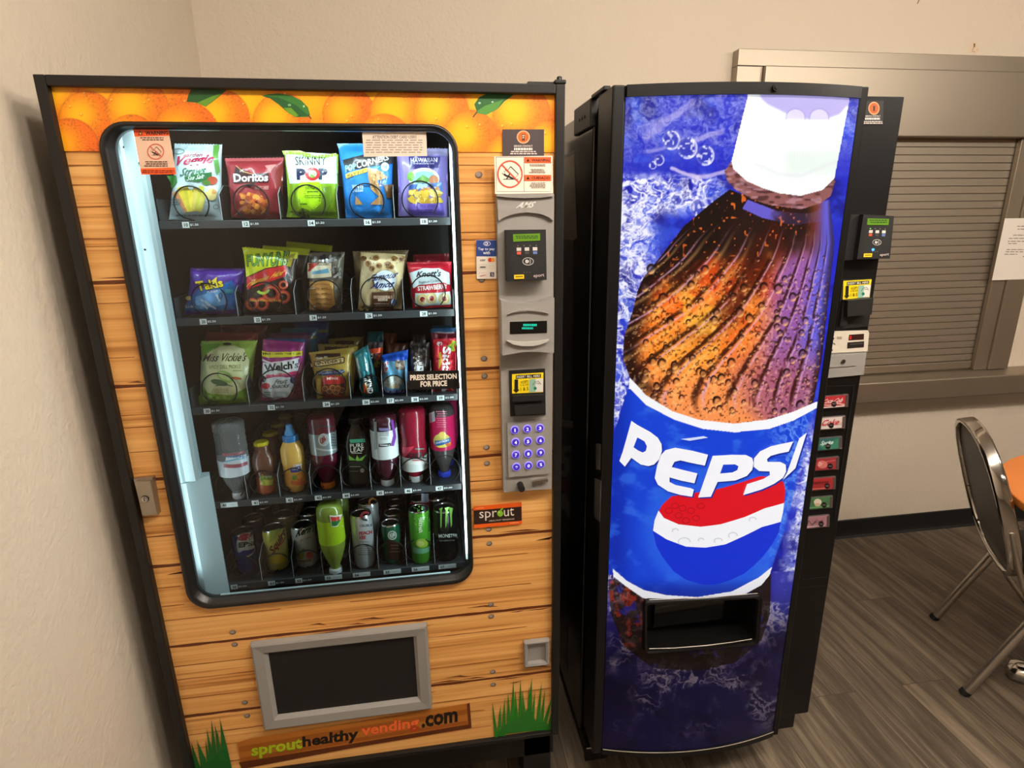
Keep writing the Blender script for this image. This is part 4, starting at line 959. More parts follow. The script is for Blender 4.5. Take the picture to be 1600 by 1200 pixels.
def d_popc(a):
    a.poly([(560, 365), (985, 305), (985, 405), (590, 470)], (44, 44, 46)); a.poly([(513, 236), (560, 375), (735, 330), (730, 236)], (46, 134, 206))
    a.txt('POP', (582, 418, 672, 398, 676, 452, 588, 478), (120, 186, 230), 0.04); a.txt('CORNERS', (674, 385, 945, 330, 948, 372, 680, 448), (224, 226, 226), 0.04)
    a.poly([(585, 492), (765, 436), (768, 472), (592, 530)], (206, 180, 82)); a.txt('KETTLE', (604, 496, 745, 456, 745, 478, 606, 518), (90, 74, 30), 0.02)
    a.ell(915, 430, 34, 36, (196, 220, 236)); a.txt('5g', (896, 416, 934, 412, 934, 446, 896, 448), (46, 110, 176), 0.03)
    a.poly([(770, 440), (860, 455), (940, 520), (850, 545), (890, 700), (800, 620), (775, 520)], (178, 138, 92)); a.poly([(905, 585), (985, 575), (985, 690), (930, 690)], (110, 74, 44)); a.poly([(672, 672), (735, 745), (668, 745)], (176, 132, 82)); a.poly([(790, 745), (890, 655), (900, 745)], (170, 126, 78))
    a.spots(30, (790, 470, 900, 620), 9, [(150, 104, 62), (204, 168, 118)], 5)
    a.txt('WHITE', (640, 580, 735, 578, 735, 612, 642, 614), (206, 226, 240), 0.03); a.txt('CHEDDAR', (642, 620, 735, 618, 735, 638, 644, 642), (206, 226, 240), 0.02)
bag('snack_bag', 'bright blue popped corn chip bag behind the cream notice on the glass', C2, (513, 234, 985, 238, 975, 862, 580, 862), (38, 122, 200), d_popc, seed=21, t=.026)
def d_haw(a):
    a.poly([(1112, 345), (1375, 345), (1370, 440), (1120, 450)], (52, 44, 112)); a.txt('HAWAIIAN', (1128, 358, 1350, 354, 1350, 392, 1130, 396), (206, 204, 222), 0.03); a.greek((1150, 400, 1330, 412), 1, (180, 178, 210), .7, 3, .05)
    a.ell(1240, 530, 128, 92, (228, 226, 190)); a.ell(1240, 535, 104, 70, (142, 196, 206)); a.poly([(1150, 560), (1230, 495), (1330, 560)], (96, 150, 60)); a.ell(1130, 510, 30, 40, (100, 160, 50)); a.ell(1320, 540, 40, 40, (186, 120, 80))
    a.poly([(1110, 580), (1390, 560), (1395, 640), (1115, 650)], (86, 122, 186)); a.spots(26, (1130, 570, 1370, 640), 26, [(60, 90, 170), (150, 180, 210), (178, 120, 60)], 3)
    a.spots(44, (1130, 640, 1380, 730), 30, [(214, 182, 70), (230, 204, 110), (190, 150, 50)], 9)
    a.poly([(1110, 740), (1400, 735), (1410, 830), (1120, 835)], (112, 92, 190)); a.txt('KETTLE STYLE', (1160, 750, 1340, 746, 1340, 768, 1160, 774), (70, 50, 130), 0.02); a.greek((1180, 785, 1320, 825), 2, (80, 60, 140), .5, 4, .2)
bag('snack_bag', 'lavender kettle chip bag closest to the payment column on the top tray', C2, (1005, 262, 1442, 270, 1456, 852, 1022, 842), (142, 128, 200), d_haw, seed=30, t=.026, top=(.10, (176, 168, 214)))

def d_takis(a):
    a.poly([(258, 500), (330, 430), (480, 415), (600, 360), (632, 420), (640, 600), (210, 620), (215, 560)], (34, 104, 180)); a.poly([(300, 500), (520, 430), (560, 560), (300, 610)], (104, 164, 222))
    for p in ((340, 520, 420, 570), (390, 560, 470, 600), (470, 480, 500, 540), (350, 560, 400, 600)): a.line([(p[0], p[1]), ((p[0]+p[2])/2+4, (p[1]+p[3])/2), (p[2], p[3])], 16, (186, 214, 236))
    a.txt('Takis', (300, 372, 525, 340, 528, 420, 304, 462), (30, 26, 40), 0.12, shear=-.1); a.txt('Takis', (304, 372, 522, 342, 524, 416, 308, 458), (232, 206, 30), 0.05, shear=-.1)
    a.poly([(425, 372), (480, 330), (470, 382)], (232, 206, 30)); a.ell(240, 510, 26, 18, (206, 176, 110)); a.txt('BLUE HEAT', (214, 572, 290, 568, 290, 590, 216, 594), (214, 226, 236), 0.02); a.ring(506, 492, 16, 26, 5, (20, 40, 80))
    a.rect(545, 436, 612, 470, (60, 150, 170)); a.txt('FUEGO', (396, 452, 486, 440, 486, 458, 396, 470), (214, 226, 236), 0.02)
bag('snack_bag', 'purple and blue rolled tortilla chip bag at the lit column end of the second tray', C3, (228, 265, 702, 270, 642, 652, 180, 658), (84, 48, 152), d_takis, seed=4, t=.03, bot=(.06, (100, 60, 170)))
def d_fun(a):
    a.poly([(686, 88), (1140, 130), (1060, 230), (880, 260), (720, 335)], (196, 204, 26)); a.poly([(1010, 180), (1130, 130), (1090, 250), (1040, 240)], (150, 140, 30))
    a.txt('FUNYUNS', (720, 148, 1090, 110, 1060, 246, 726, 250), (30, 40, 18), 0.10); a.txt('FUNYUNS', (724, 150, 1080, 118, 1054, 240, 730, 246), (106, 156, 62), 0.03)
    a.poly([(724, 340), (880, 270), (1050, 235), (1060, 300), (1040, 330), (730, 440)], (196, 30, 40)); a.txt('Flamin Hot', (740, 372, 1040, 268, 1040, 310, 746, 408), (236, 190, 40), 0.03, shear=.2)
    for x, y, r in ((930, 470, 78), (850, 560, 60), (1030, 500, 60), (770, 560, 56), (1030, 400, 40)): a.ring(x, y, r, r*.95, r*.48, (190, 62, 44)); a.ring(x, y, r*.8, r*.76, r*.16, (222, 116, 84))
    a.ring(860, 430, 60, 50, 22, (166, 196, 70), 14, .2, 2.6); a.txt('Onion Flavored Rings', (755, 522, 1010, 520, 1012, 540, 756, 544), (226, 190, 40), 0.03)
def fun(label, quad, yb, draw, seed, group=None): return bag('snack_bag', label, C3, quad, (52, 38, 34), draw, yb=yb, t=.026, seed=seed, top=(.12, (186, 196, 30)), cat='snack bag')
fun('yellow and red onion ring chip bag in front of two more of its kind', (684, 86, 1140, 128, 1106, 652, 668, 660), .150, d_fun, 5)
fun('second onion ring chip bag with its yellow top showing behind the front one', (842, 74, 1240, 100, 1215, 610, 800, 610), .225, None, 6)
fun('third onion ring chip bag, hindmost with only a yellow top edge showing', (1040, 38, 1430, 76, 1400, 560, 1010, 560), .300, None, 7)
def d_crack(a):
    a.poly([(1230, 218), (1428, 218), (1430, 332), (1232, 345)], (216, 206, 178)); a.poly([(1232, 222), (1330, 218), (1250, 285), (1232, 290)], (188, 44, 40)); a.poly([(1265, 290), (1400, 262), (1410, 300), (1270, 312)], (96, 150, 180)); a.txt('CRACKERS', (1300, 222, 1410, 220, 1410, 236, 1300, 240), (80, 70, 60), 0.02)
    a.spots(14, (1235, 150, 1500, 205), 20, [(150, 152, 154), (52, 52, 56), (196, 198, 200)], 3); a.spots(12, (1436, 220, 1520, 340), 16, [(140, 140, 138), (60, 60, 60), (180, 180, 176)], 5)
    a.poly([(1246, 372), (1440, 360), (1462, 560), (1400, 612), (1246, 606)], (196, 144, 78))
    for k in range(5): a.line([(1252, 398+k*42), (1340, 392+k*42), (1438, 396+k*42)], 5, (150, 96, 44))
    for k in range(4): a.ell(1350, 420+k*42, 62, 15, (208, 158, 92)); a.line([(1300, 424+k*42), (1350, 432+k*42), (1400, 424+k*42)], 6, (134, 84, 38))
    a.line([(1250, 430), (1300, 424)], 9, (230, 214, 190)); a.line([(1272, 605), (1296, 570)], 8, (236, 222, 204)); a.poly([(1450, 360), (1520, 350), (1515, 600), (1470, 560)], (92, 84, 70))
bag('cracker_pack', 'clear wrapped pack of tan sandwich crackers on the second tray', C3, (1228, 135, 1532, 128, 1512, 632, 1236, 632), (96, 90, 80), d_crack, seed=9, t=.024, cat='cracker pack', mat='foil')
def d_amos(a):
    for x, y in ((630, 180), (735, 175), (885, 180), (670, 220), (760, 240), (835, 225), (700, 262), (860, 250), (955, 180)): a.ell(x, y, 26, 22, (150, 110, 62)); a.spots(5, (x-16, y-12, x+16, y+12), 8, [(70, 44, 26)], int(x))
    a.spots(20, (640, 170, 950, 262), 6, [(110, 76, 44)], 3)
    a.ell(810, 362, 92, 84, (206, 216, 226)); a.txt('Famous', (682, 318, 915, 282, 915, 338, 690, 372), (30, 44, 96), 0.05, shear=.25); a.txt('Amos', (700, 378, 885, 358, 888, 418, 704, 432), (30, 44, 96), 0.06, shear=.25)
    a.poly([(700, 462), (885, 452), (878, 610), (704, 612)], (84, 52, 36)); a.rect(715, 488, 868, 512, (206, 180, 156)); a.txt('CHOCOLATE', (722, 491, 862, 488, 862, 506, 722, 510), (110, 60, 40), 0.03); a.rect(752, 514, 830, 534, (222, 206, 186)); a.txt('CHIP', (760, 517, 820, 516, 820, 530, 760, 532), (110, 60, 40), 0.03)
    a.greek((716, 552, 850, 585), 2, (176, 150, 130), .4, 3, .2); a.ell(885, 545, 26, 28, (110, 126, 166)); a.spots(10, (590, 560, 690, 605), 16, [(150, 120, 70), (196, 172, 124)], 8)
bag('snack_bag', 'tan cookie bag with printed cookies and a blue script name on the second tray', C4, (598, 130, 976, 150, 946, 612, 576, 612), (206, 186, 142), d_amos, seed=14, t=.026, top=(.05, (196, 176, 130)))
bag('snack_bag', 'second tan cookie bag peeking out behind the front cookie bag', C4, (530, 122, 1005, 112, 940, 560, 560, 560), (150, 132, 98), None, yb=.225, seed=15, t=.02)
def d_knott(a):
    a.poly([(1010, 300), (1120, 262), (1260, 262), (1345, 300), (1350, 400), (1300, 380), (1090, 400), (1045, 430)], (204, 218, 222)); a.poly([(1060, 440), (1110, 402), (1300, 380), (1345, 420), (1350, 460), (1080, 470)], (190, 30, 46))
    a.txt("Knott's", (1075, 288, 1275, 268, 1280, 332, 1078, 336), (30, 34, 40), 0.06, shear=.1); a.txt('Premium Cookies', (1090, 370, 1270, 348, 1270, 372, 1092, 394), (70, 90, 110), 0.01); a.txt('STRAWBERRY', (1080, 412, 1330, 390, 1330, 432, 1082, 450), (228, 222, 216), 0.05)
    a.poly([(1060, 470), (1350, 455), (1365, 560), (1060, 580)], (206, 216, 214))
    for x, y in ((1118, 520), (1195, 512), (1300, 515)): a.ell(x, y, 48, 46, (214, 196, 134)); a.ell(x, y, 28, 27, (232, 220, 178)); a.ell(x+2, y, 20, 22, (150, 36, 40))
bag('snack_bag', 'red and pale blue strawberry cookie bag at the payment column end of the second tray', C4, (986, 214, 1366, 208, 1376, 592, 1036, 606), (184, 26, 46), d_knott, seed=16, t=.024, bot=(.07, (190, 36, 52)))
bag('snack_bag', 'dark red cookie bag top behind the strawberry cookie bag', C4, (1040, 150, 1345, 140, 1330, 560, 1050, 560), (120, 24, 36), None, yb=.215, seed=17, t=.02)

def d_mv(a):
    a.poly([(350, 300), (430, 275), (580, 265), (680, 300), (730, 420), (700, 700), (560, 780), (300, 760), (220, 620), (225, 430)], (206, 210, 160)); a.poly([(215, 250), (440, 245), (380, 300), (260, 350)], (120, 176, 66)); a.ell(500, 248, 46, 14, (36, 48, 30))
    a.txt("Miss Vickie's", (262, 350, 705, 335, 705, 428, 266, 432), (36, 32, 26), 0.015, shear=.1); a.txt('SPICY DILL PICKLE', (310, 470, 645, 462, 645, 502, 312, 510), (130, 136, 74), 0.01); a.greek((560, 520, 660, 540), 1, (150, 150, 96), .6, 3, .1)
    a.ell(480, 590, 96, 52, (150, 190, 96), .5); a.ell(470, 585, 70, 30, (196, 216, 150), .5); a.ell(420, 650, 90, 30, (74, 104, 70), .25); a.line([(380, 685), (480, 665), (560, 690)], 8, (60, 92, 60)); a.line([(470, 650), (520, 680)], 8, (60, 92, 60)); a.ell(600, 604, 56, 13, (180, 92, 54), .1)
    a.greek((330, 715, 540, 765), 3, (130, 130, 84), .35, 6, .3); a.poly([(195, 800), (260, 740), (420, 790), (560, 790), (690, 720), (715, 870), (460, 880), (300, 850), (190, 895)], (128, 176, 54)); a.spots(10, (240, 790, 540, 850), 26, [(84, 130, 34), (160, 200, 90)], 4)
bag('snack_bag', 'pale green pickle chip bag at the lit column end of the third tray', C5, (195, 235, 792, 226, 722, 882, 178, 908), (146, 180, 76), d_mv, seed=19, t=.03)
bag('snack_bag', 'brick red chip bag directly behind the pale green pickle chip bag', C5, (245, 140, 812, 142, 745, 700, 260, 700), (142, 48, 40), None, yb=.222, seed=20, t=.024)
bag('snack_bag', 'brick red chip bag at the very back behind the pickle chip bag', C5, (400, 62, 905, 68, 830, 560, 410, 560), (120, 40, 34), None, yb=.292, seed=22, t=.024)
def d_wel(a):
    a.poly([(862, 318), (1285, 318), (1280, 368), (862, 376)], (214, 206, 40)); a.txt('Made with real fruit', (872, 336, 1272, 336, 1270, 358, 874, 362), (70, 60, 20), 0.03)
    a.poly([(875, 440), (980, 450), (1240, 395), (1240, 520), (1200, 560), (870, 590), (868, 520)], (216, 222, 226)); a.poly([(866, 400), (960, 440), (1250, 390), (1255, 402), (960, 452), (866, 424)], (226, 206, 220))
    a.txt("Welch's", (885, 458, 1242, 418, 1245, 500, 892, 545), (24, 28, 32), 0.06); a.poly([(905, 570), (1220, 528), (1222, 560), (908, 602)], (200, 60, 104)); a.txt('Mixed Fruit', (990, 560, 1140, 542, 1142, 560, 992, 578), (236, 216, 222), 0.02)
    a.poly([(865, 610), (1000, 590), (1200, 590), (1195, 700), (1130, 800), (1000, 830), (870, 800)], (206, 216, 222)); a.ell(878, 612, 30, 32, (70, 40, 76)); a.ell(905, 685, 44, 32, (206, 50, 70)); a.ell(1185, 625, 28, 34, (58, 48, 96))
    a.txt('Fruit', (1000, 622, 1130, 608, 1130, 655, 1002, 668), (44, 60, 70), 0.02, shear=.2); a.txt('Snacks', (960, 672, 1150, 652, 1150, 700, 962, 712), (44, 60, 70), 0.02, shear=.2); a.greek((880, 745, 960, 790), 2, (60, 100, 110), .5, 5, .2); a.greek((985, 745, 1120, 775), 2, (110, 150, 160), .4, 6, .2)
    a.poly([(1235, 560), (1285, 420), (1290, 845), (1150, 830)], (108, 40, 66)); a.spots(16, (1170, 700, 1275, 830), 18, [(146, 66, 84), (84, 26, 46)], 5)
bag('fruit_snack_pouch', 'purple and white fruit snack pouch at the front of the third tray', C5, (856, 212, 1292, 244, 1284, 852, 824, 864), (150, 42, 118), d_wel, seed=23, t=.024, cat='snack pouch', pinch=.01)
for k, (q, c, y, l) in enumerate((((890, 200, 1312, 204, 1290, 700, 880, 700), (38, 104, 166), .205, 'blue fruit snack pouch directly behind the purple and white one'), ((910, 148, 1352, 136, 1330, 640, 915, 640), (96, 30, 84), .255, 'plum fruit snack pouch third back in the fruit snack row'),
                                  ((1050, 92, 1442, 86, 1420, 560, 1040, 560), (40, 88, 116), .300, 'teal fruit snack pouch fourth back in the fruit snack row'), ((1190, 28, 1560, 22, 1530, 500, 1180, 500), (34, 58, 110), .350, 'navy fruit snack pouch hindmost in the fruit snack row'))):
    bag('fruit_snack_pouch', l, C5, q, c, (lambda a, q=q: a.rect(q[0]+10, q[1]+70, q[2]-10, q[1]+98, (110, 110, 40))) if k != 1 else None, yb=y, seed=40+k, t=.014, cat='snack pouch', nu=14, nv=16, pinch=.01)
def d_sny(a):
    a.poly([(90, 402), (330, 392), (335, 425), (80, 440)], (66, 42, 34)); a.ell(120, 440, 34, 10, (220, 214, 200)); a.ell(185, 432, 18, 8, (220, 214, 200))
    a.poly([(68, 470), (360, 428), (378, 440), (374, 488), (90, 530), (70, 520)], (44, 30, 24)); a.poly([(78, 478), (355, 438), (366, 446), (362, 480), (94, 520), (80, 512)], (196, 172, 116)); a.txt("SNYDER'S", (94, 480, 345, 448, 346, 482, 96, 512), (34, 26, 22), 0.05)
    a.poly([(90, 570), (360, 555), (380, 580), (330, 605), (110, 612)], (42, 54, 96)); a.txt('100 Calorie Pack', (100, 574, 370, 560, 370, 588, 102, 604), (170, 184, 214), 0.02, shear=.2)
    a.poly([(150, 640), (230, 610), (355, 625), (372, 660), (375, 835), (160, 838)], (186, 42, 42)); a.txt('Minis', (196, 632, 310, 622, 310, 656, 198, 662), (236, 214, 206), 0.03); a.poly([(160, 700), (375, 690), (378, 800), (160, 805)], (96, 44, 30))
    for x, y in ((180, 745), (255, 735), (305, 740), (350, 760), (225, 770), (290, 780)): a.ring(x, y, 32, 28, 11, (186, 128, 74), 14); a.line([(x-14, y-14), (x, y+6), (x+14, y-14)], 8, (160, 104, 58))
    a.poly([(30, 480), (62, 520), (44, 530)], (220, 206, 160)); a.poly([(100, 640), (140, 650), (150, 835), (100, 850)], (196, 166, 84))
SNQ = (2, 404, 500, 342, 452, 852, 96, 858)
bag('pretzel_bag', 'gold pretzel bag with a red panel at the front of its row', C6, SNQ, (168, 142, 62), d_sny, seed=25, t=.028, cat='snack bag')
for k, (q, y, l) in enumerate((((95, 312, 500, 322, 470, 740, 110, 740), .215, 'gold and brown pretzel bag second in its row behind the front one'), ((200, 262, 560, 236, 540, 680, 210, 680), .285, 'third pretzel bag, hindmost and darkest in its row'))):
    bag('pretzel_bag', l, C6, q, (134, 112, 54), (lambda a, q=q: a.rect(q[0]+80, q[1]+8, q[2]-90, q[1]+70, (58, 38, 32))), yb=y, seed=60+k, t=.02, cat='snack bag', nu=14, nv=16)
def d_kindA(a):
    a.poly([(478, 410), (598, 335), (600, 590), (545, 640)], (36, 128, 138)); a.poly([(480, 430), (500, 420), (545, 640), (525, 640)], (190, 206, 206)); a.poly([(570, 420), (600, 480), (608, 580), (585, 560)], (214, 220, 220))
    a.poly([(555, 640), (650, 600), (665, 800), (590, 800)], (30, 34, 34)); a.poly([(560, 700), (580, 690), (600, 800), (570, 790)], (206, 60, 34)); a.poly([(575, 690), (590, 690), (612, 800), (596, 800)], (230, 170, 40)); a.txt('KIND', (566, 650, 566, 652, 600, 652, 600, 650), (230, 230, 230), 0.0)
    a.txt('KIND', (636, 650, 664, 790, 610, 800, 572, 665), (230, 232, 232), 0.06)
def d_kindB(a):
    a.poly([(606, 345), (756, 330), (755, 385), (690, 395), (606, 385)], (212, 74, 32)); a.poly([(606, 392), (752, 388), (715, 560), (612, 520)], (56, 48, 50)); a.poly([(680, 400), (752, 395), (742, 470), (690, 480)], (166, 60, 44)); a.poly([(670, 480), (738, 468), (722, 530), (665, 535)], (136, 140, 54)); a.poly([(640, 545), (716, 535), (700, 640), (640, 620)], (64, 56, 60))
    a.txt('KIND', (662, 398, 648, 526, 612, 522, 624, 392), (224, 224, 220), 0.05)
bag('snack_bar', 'teal nut bar leaning in front of the orange topped nut bar on the third tray', C6, (452, 402, 600, 320, 732, 838, 545, 840), (30, 104, 114), d_kindA, seed=26, t=.018, cat='snack bar', mat='foil', nu=14, pinch=.0, yb=.140)
bag('snack_bar', 'nut bar with an orange top leaning behind the teal nut bar', C6, (604, 292, 758, 288, 728, 800, 590, 800), (70, 58, 60), d_kindB, seed=27, t=.018, cat='snack bar', mat='foil', nu=14, yb=.185, pinch=0)
bag('snack_bar', 'dark teal bar top farther back behind the two nut bars', C6, (592, 192, 760, 184, 740, 640, 600, 640), (30, 82, 88), None, seed=28, t=.018, cat='snack bar', mat='foil', nu=12, nv=16, yb=.255, pinch=0)
bag('snack_bar', 'brown and orange bar top hindmost behind the nut bars', C6, (758, 200, 892, 202, 880, 560, 765, 560), (122, 62, 34), None, seed=29, t=.016, cat='snack bar', mat='foil', nu=12, nv=16, yb=.315, pinch=0)
def d_clif(a):
    a.poly([(740, 462), (1000, 452), (996, 748), (744, 748)], (104, 172, 214)); a.poly([(738, 430), (1003, 400), (1003, 452), (740, 462)], (24, 76, 190)); a.poly([(740, 560), (752, 480), (804, 474), (804, 560), (756, 612)], (196, 44, 50))
    a.txt('CLIF', (798, 482, 798, 585, 764, 598, 764, 486), (232, 226, 222), 0.05); a.poly([(870, 500), (900, 460), (990, 465), (960, 560), (890, 555)], (122, 106, 92)); a.spots(18, (880, 470, 970, 545), 14, [(80, 66, 56), (160, 146, 128)], 4)
    a.ell(850, 680, 104, 66, (176, 182, 176)); a.poly([(770, 690), (820, 630), (860, 680), (905, 640), (945, 700)], (206, 214, 214)); a.rect(826, 706, 920, 744, (220, 206, 166)); a.poly([(742, 752), (996, 744), (996, 824), (744, 832)], (22, 52, 150)); a.txt('CHOCOLATE CHIP', (788, 766, 940, 758, 940, 780, 788, 790), (206, 214, 232), 0.03)
bag('snack_bar', 'blue energy bar with a white mountain picture on the third tray', C6, (734, 425, 1006, 368, 997, 828, 742, 832), (30, 84, 190), d_clif, seed=31, t=.02, cat='snack bar', mat='foil', nu=16, pinch=0)
bag('snack_bar', 'brown topped energy bar behind the blue energy bar', C6, (776, 304, 1006, 300, 996, 740, 780, 740), (92, 50, 36), None, seed=32, t=.016, cat='snack bar', mat='foil', nu=12, nv=16, yb=.205, pinch=0)
def d_snick(a):
    a.poly([(1050, 430), (1140, 410), (1175, 560), (1075, 575)], (66, 46, 40)); a.txt('SNICKERS', (1136, 420, 1160, 690, 1080, 690, 1052, 430), (214, 210, 204), 0.05); a.poly([(1088, 520), (1158, 520), (1160, 572), (1090, 574)], (206, 206, 210)); a.spots(24, (1040, 250, 1200, 560), 18, [(60, 50, 48), (96, 84, 80), (34, 28, 28)], 6)
bag('candy_bar', 'dark brown candy bar standing behind the black price sticker on the glass', C6, (1018, 300, 1222, 296, 1228, 806, 1030, 806), (40, 30, 28), d_snick, seed=33, t=.02, cat='candy bar', mat='foil', nu=14, pinch=0)
bag('candy_bar', 'second dark candy bar top behind the dark brown candy bar', C6, (1050, 222, 1180, 222, 1190, 700, 1050, 700), (36, 30, 32), None, seed=34, t=.016, cat='candy bar', mat='foil', nu=12, nv=16, yb=.215, pinch=0)
def d_skit(a):
    a.poly([(1256, 280), (1300, 262), (1480, 262), (1482, 330), (1300, 560), (1262, 400)], (190, 30, 44)); a.ell(1320, 300, 28, 22, (224, 206, 210)); a.spots(26, (1400, 280, 1485, 360), 20, [(60, 130, 50), (214, 190, 50), (96, 160, 60), (206, 60, 50)], 3)
    a.txt('Skittles', (1436, 330, 1420, 790, 1340, 790, 1352, 330), (230, 222, 222), 0.06); a.poly([(1310, 390), (1335, 380), (1345, 480), (1312, 560)], (214, 170, 60)); a.spots(30, (1300, 400, 1480, 790), 14, [(160, 20, 34), (214, 60, 60), (130, 20, 34)], 9)
bag('candy_pack', 'red fruit candy pack at the payment column end of the third tray', C6, (1256, 264, 1490, 252, 1484, 804, 1246, 806), (176, 26, 42), d_skit, seed=35, t=.022, cat='candy pack', mat='foil', nu=16, pinch=0)
bag('candy_pack', 'blue edged dark red candy pack top behind the red fruit candy pack', C6, (1226, 160, 1482, 148, 1482, 700, 1240, 700), (112, 24, 44), (lambda a: a.rect(1262, 182, 1465, 196, (190, 170, 176))), seed=36, t=.018, cat='candy pack', mat='foil', nu=14, nv=16, yb=.205, pinch=0, top=(.05, (46, 96, 140)))
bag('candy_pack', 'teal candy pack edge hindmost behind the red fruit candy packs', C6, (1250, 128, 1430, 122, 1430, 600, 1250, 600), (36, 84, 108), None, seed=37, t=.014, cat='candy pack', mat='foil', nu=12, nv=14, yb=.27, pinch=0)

# ---------------------------------------------------------------- bottles and cans
def solve_y(px, py, z): P = atz(px, py, z); return P[0], P[1]
def zat(px, py, y): return at(px, py, y)[2]
def body_art(cx, cy, R, square=None):
    def f(x, z):
        d = np.clip(np.abs(x-cx)/R, 0, .985)
        return cy-R*((1-d**square)**(1/square) if square else np.sqrt(1-d*d))
    return f
def lab_mesh(cx, cy, R, z0, z1, col, crop, draw, square=None, name='label', parent=None, mat='label', n=28):
    mb = MB(); mb.lathe([(R, z0), (R, z1)], cx, cy, 0, lin(col), n, (False, False), square)
    if draw:
        ar = Art(mb, body_art(cx, cy, R, square), 0, crop, fine=0.009, lift=0.0007, step=0.0001); ar.cx = (cx-R*.965, cx+R*.965); draw(ar)
    return mb.build(name, mat, parent, colors=True)
def bottle(label, bx, by, zf, r, prof, col, mat, cap, crop, lab=None, inv=False, square=None, xy=None, h=None, topx=None, kind='drink_bottle', seam=None):
    """prof: (fraction of r, fraction of height) from the base to the neck; turned over when inv."""
    x, y = xy if xy else solve_y(bx, by, zf+0.002)
    t = empty(kind, (x, y, zf), label, 'bottle')
    H = h; capr, caph, capcol = cap
    P = [(r*a, b*(H-caph*.55)) for a, b in prof]; nk = P[-1][0]
    Q = [(nk*.96, H-caph*.6)]; CP = [(capr*.97, H-caph), (capr, H-caph*.9), (capr, H-caph*.12), (capr*.9, H)]
    if inv:
        P = [(a, zf+H-b) for a, b in P][::-1]; CP = [(a, zf+H-b) for a, b in CP][::-1]
    else: P = [(a, zf+b) for a, b in P]; CP = [(a, zf+b) for a, b in CP]
    mb = MB(); mb.lathe(P, x, y, 0, lin(col), 28, square=square)
    mb.build('bottle_body', mat, t, colors=True)
    mb = MB(); mb.lathe(CP, x, y, 0, lin(capcol), 24)
    for k in range(24):
        a = 2*PI*k/24; c, s = math.cos(a), math.sin(a); z0, z1 = sorted((CP[1][1], CP[2][1]))
        mb.box(x+c*capr*1.0-.0006, x+c*capr*1.0+.0006, y+s*capr-.0006, y+s*capr+.0006, z0+.001, z1-.001, 0, lin(capcol))
    mb.build('cap', 'plastic', t, colors=True)
    for L in (lab or []): lab_mesh(x, y, r*L[0], zf+L[1]*H, zf+L[2]*H, L[3], crop, L[4], square, parent=t)
    return t
ROUND = [(.0, 0), (.80, .0), (.95, .02), (1, .06), (.98, .2), (.95, .3), (1, .4), (1, .62), (.93, .72), (.7, .84), (.42, .93), (.36, .96), (.36, 1)]
SPORT = [(.0, 0), (.78, .0), (.96, .03), (1, .08), (1, .3), (.94, .34), (1, .38), (.94, .42), (1, .46), (.9, .52), (1, .58), (.98, .66), (.86, .78), (.66, .88), (.5, .93), (.46, .95), (.46, 1)]
SODA = [(.0, 0), (.6, .0), (.8, .02), (.96, .07), (1, .14), (1, .44), (.97, .50), (1, .55), (.93, .66), (.72, .78), (.5, .88), (.36, .94), (.36, 1)]
SQ = [(.0, 0), (.86, .0), (.98, .02), (1, .05), (1, .66), (.95, .72), (.7, .84), (.48, .92), (.42, .95), (.42, 1)]
JUICE = [(.0, 0), (.7, .0), (.78, .03), (.80, .10), (.78, .3), (.86, .44), (1, .58), (1, .68), (.92, .78), (.72, .86), (.62, .88), (.62, 1)]
Z4, Z5 = ZF[3], ZF[4]
xw, yw = solve_y(374, 776, Z4+.002)
t = bottle('clear water bottle standing cap down at the lit column end of the fourth tray', 374, 776, Z4, .036, [(0, 0), (.8, 0), (1, .03), (1, .1), (.95, .13), (1, .16), (.95, .2), (1, .24), (.95, .28), (1, .32), (1, .55), (.94, .6), (1, .64), (.82, .78), (.5, .9), (.38, .95), (.38, 1)], (206, 212, 214), 'clear', (.0145, .018, (206, 214, 216)), C7, None, True, h=.205)
def d_water(a):
    a.poly([(250, 520), (540, 485), (545, 500), (252, 545)], (170, 96, 108)); a.poly([(262, 630), (540, 596), (520, 640), (262, 665)], (160, 84, 98)); a.poly([(290, 560), (520, 520), (530, 575), (280, 610)], (206, 214, 226)); a.greek((300, 545, 500, 580), 1, (96, 130, 166), .6, 3, .1); a.line([(270, 605), (400, 580), (530, 560)], 16, (110, 170, 190))
lab_mesh(xw, yw, .0365, Z4+.070, Z4+.112, (206, 214, 222), C7, d_water, parent=t)
def d_juice(a):
    a.poly([(640, 690), (795, 690), (780, 850), (650, 850)], (150, 170, 60)); a.poly([(680, 700), (790, 690), (780, 770), (690, 790)], (52, 110, 60)); a.txt('apple', (690, 705, 775, 700, 775, 740, 690, 748), (226, 226, 190), 0.04); a.txt('juice', (695, 752, 770, 746, 770, 780, 695, 786), (226, 226, 190), 0.03); a.poly([(690, 800), (775, 790), (770, 845), (700, 850)], (206, 206, 90)); a.rect(640, 640, 810, 665, (150, 72, 40)); a.spots(10, (650, 700, 690, 840), 14, [(206, 206, 96), (96, 130, 50)], 4)
JB = dict(prof=JUICE, col=(104, 62, 44), mat='plastic', cap=(.0172, .0155, (222, 204, 26)))
xj, yj = solve_y(419, 768, Z4+.002)
bottle('small brown juice bottle with a yellow cap at the front of its row', 0, 0, Z4, .029, JUICE, (104, 66, 50), 'plastic', (.0172, .0155, (222, 206, 26)), C7, [(.83, .06, .42, (166, 84, 48), d_juice)], xy=(xj, yj), h=.140)
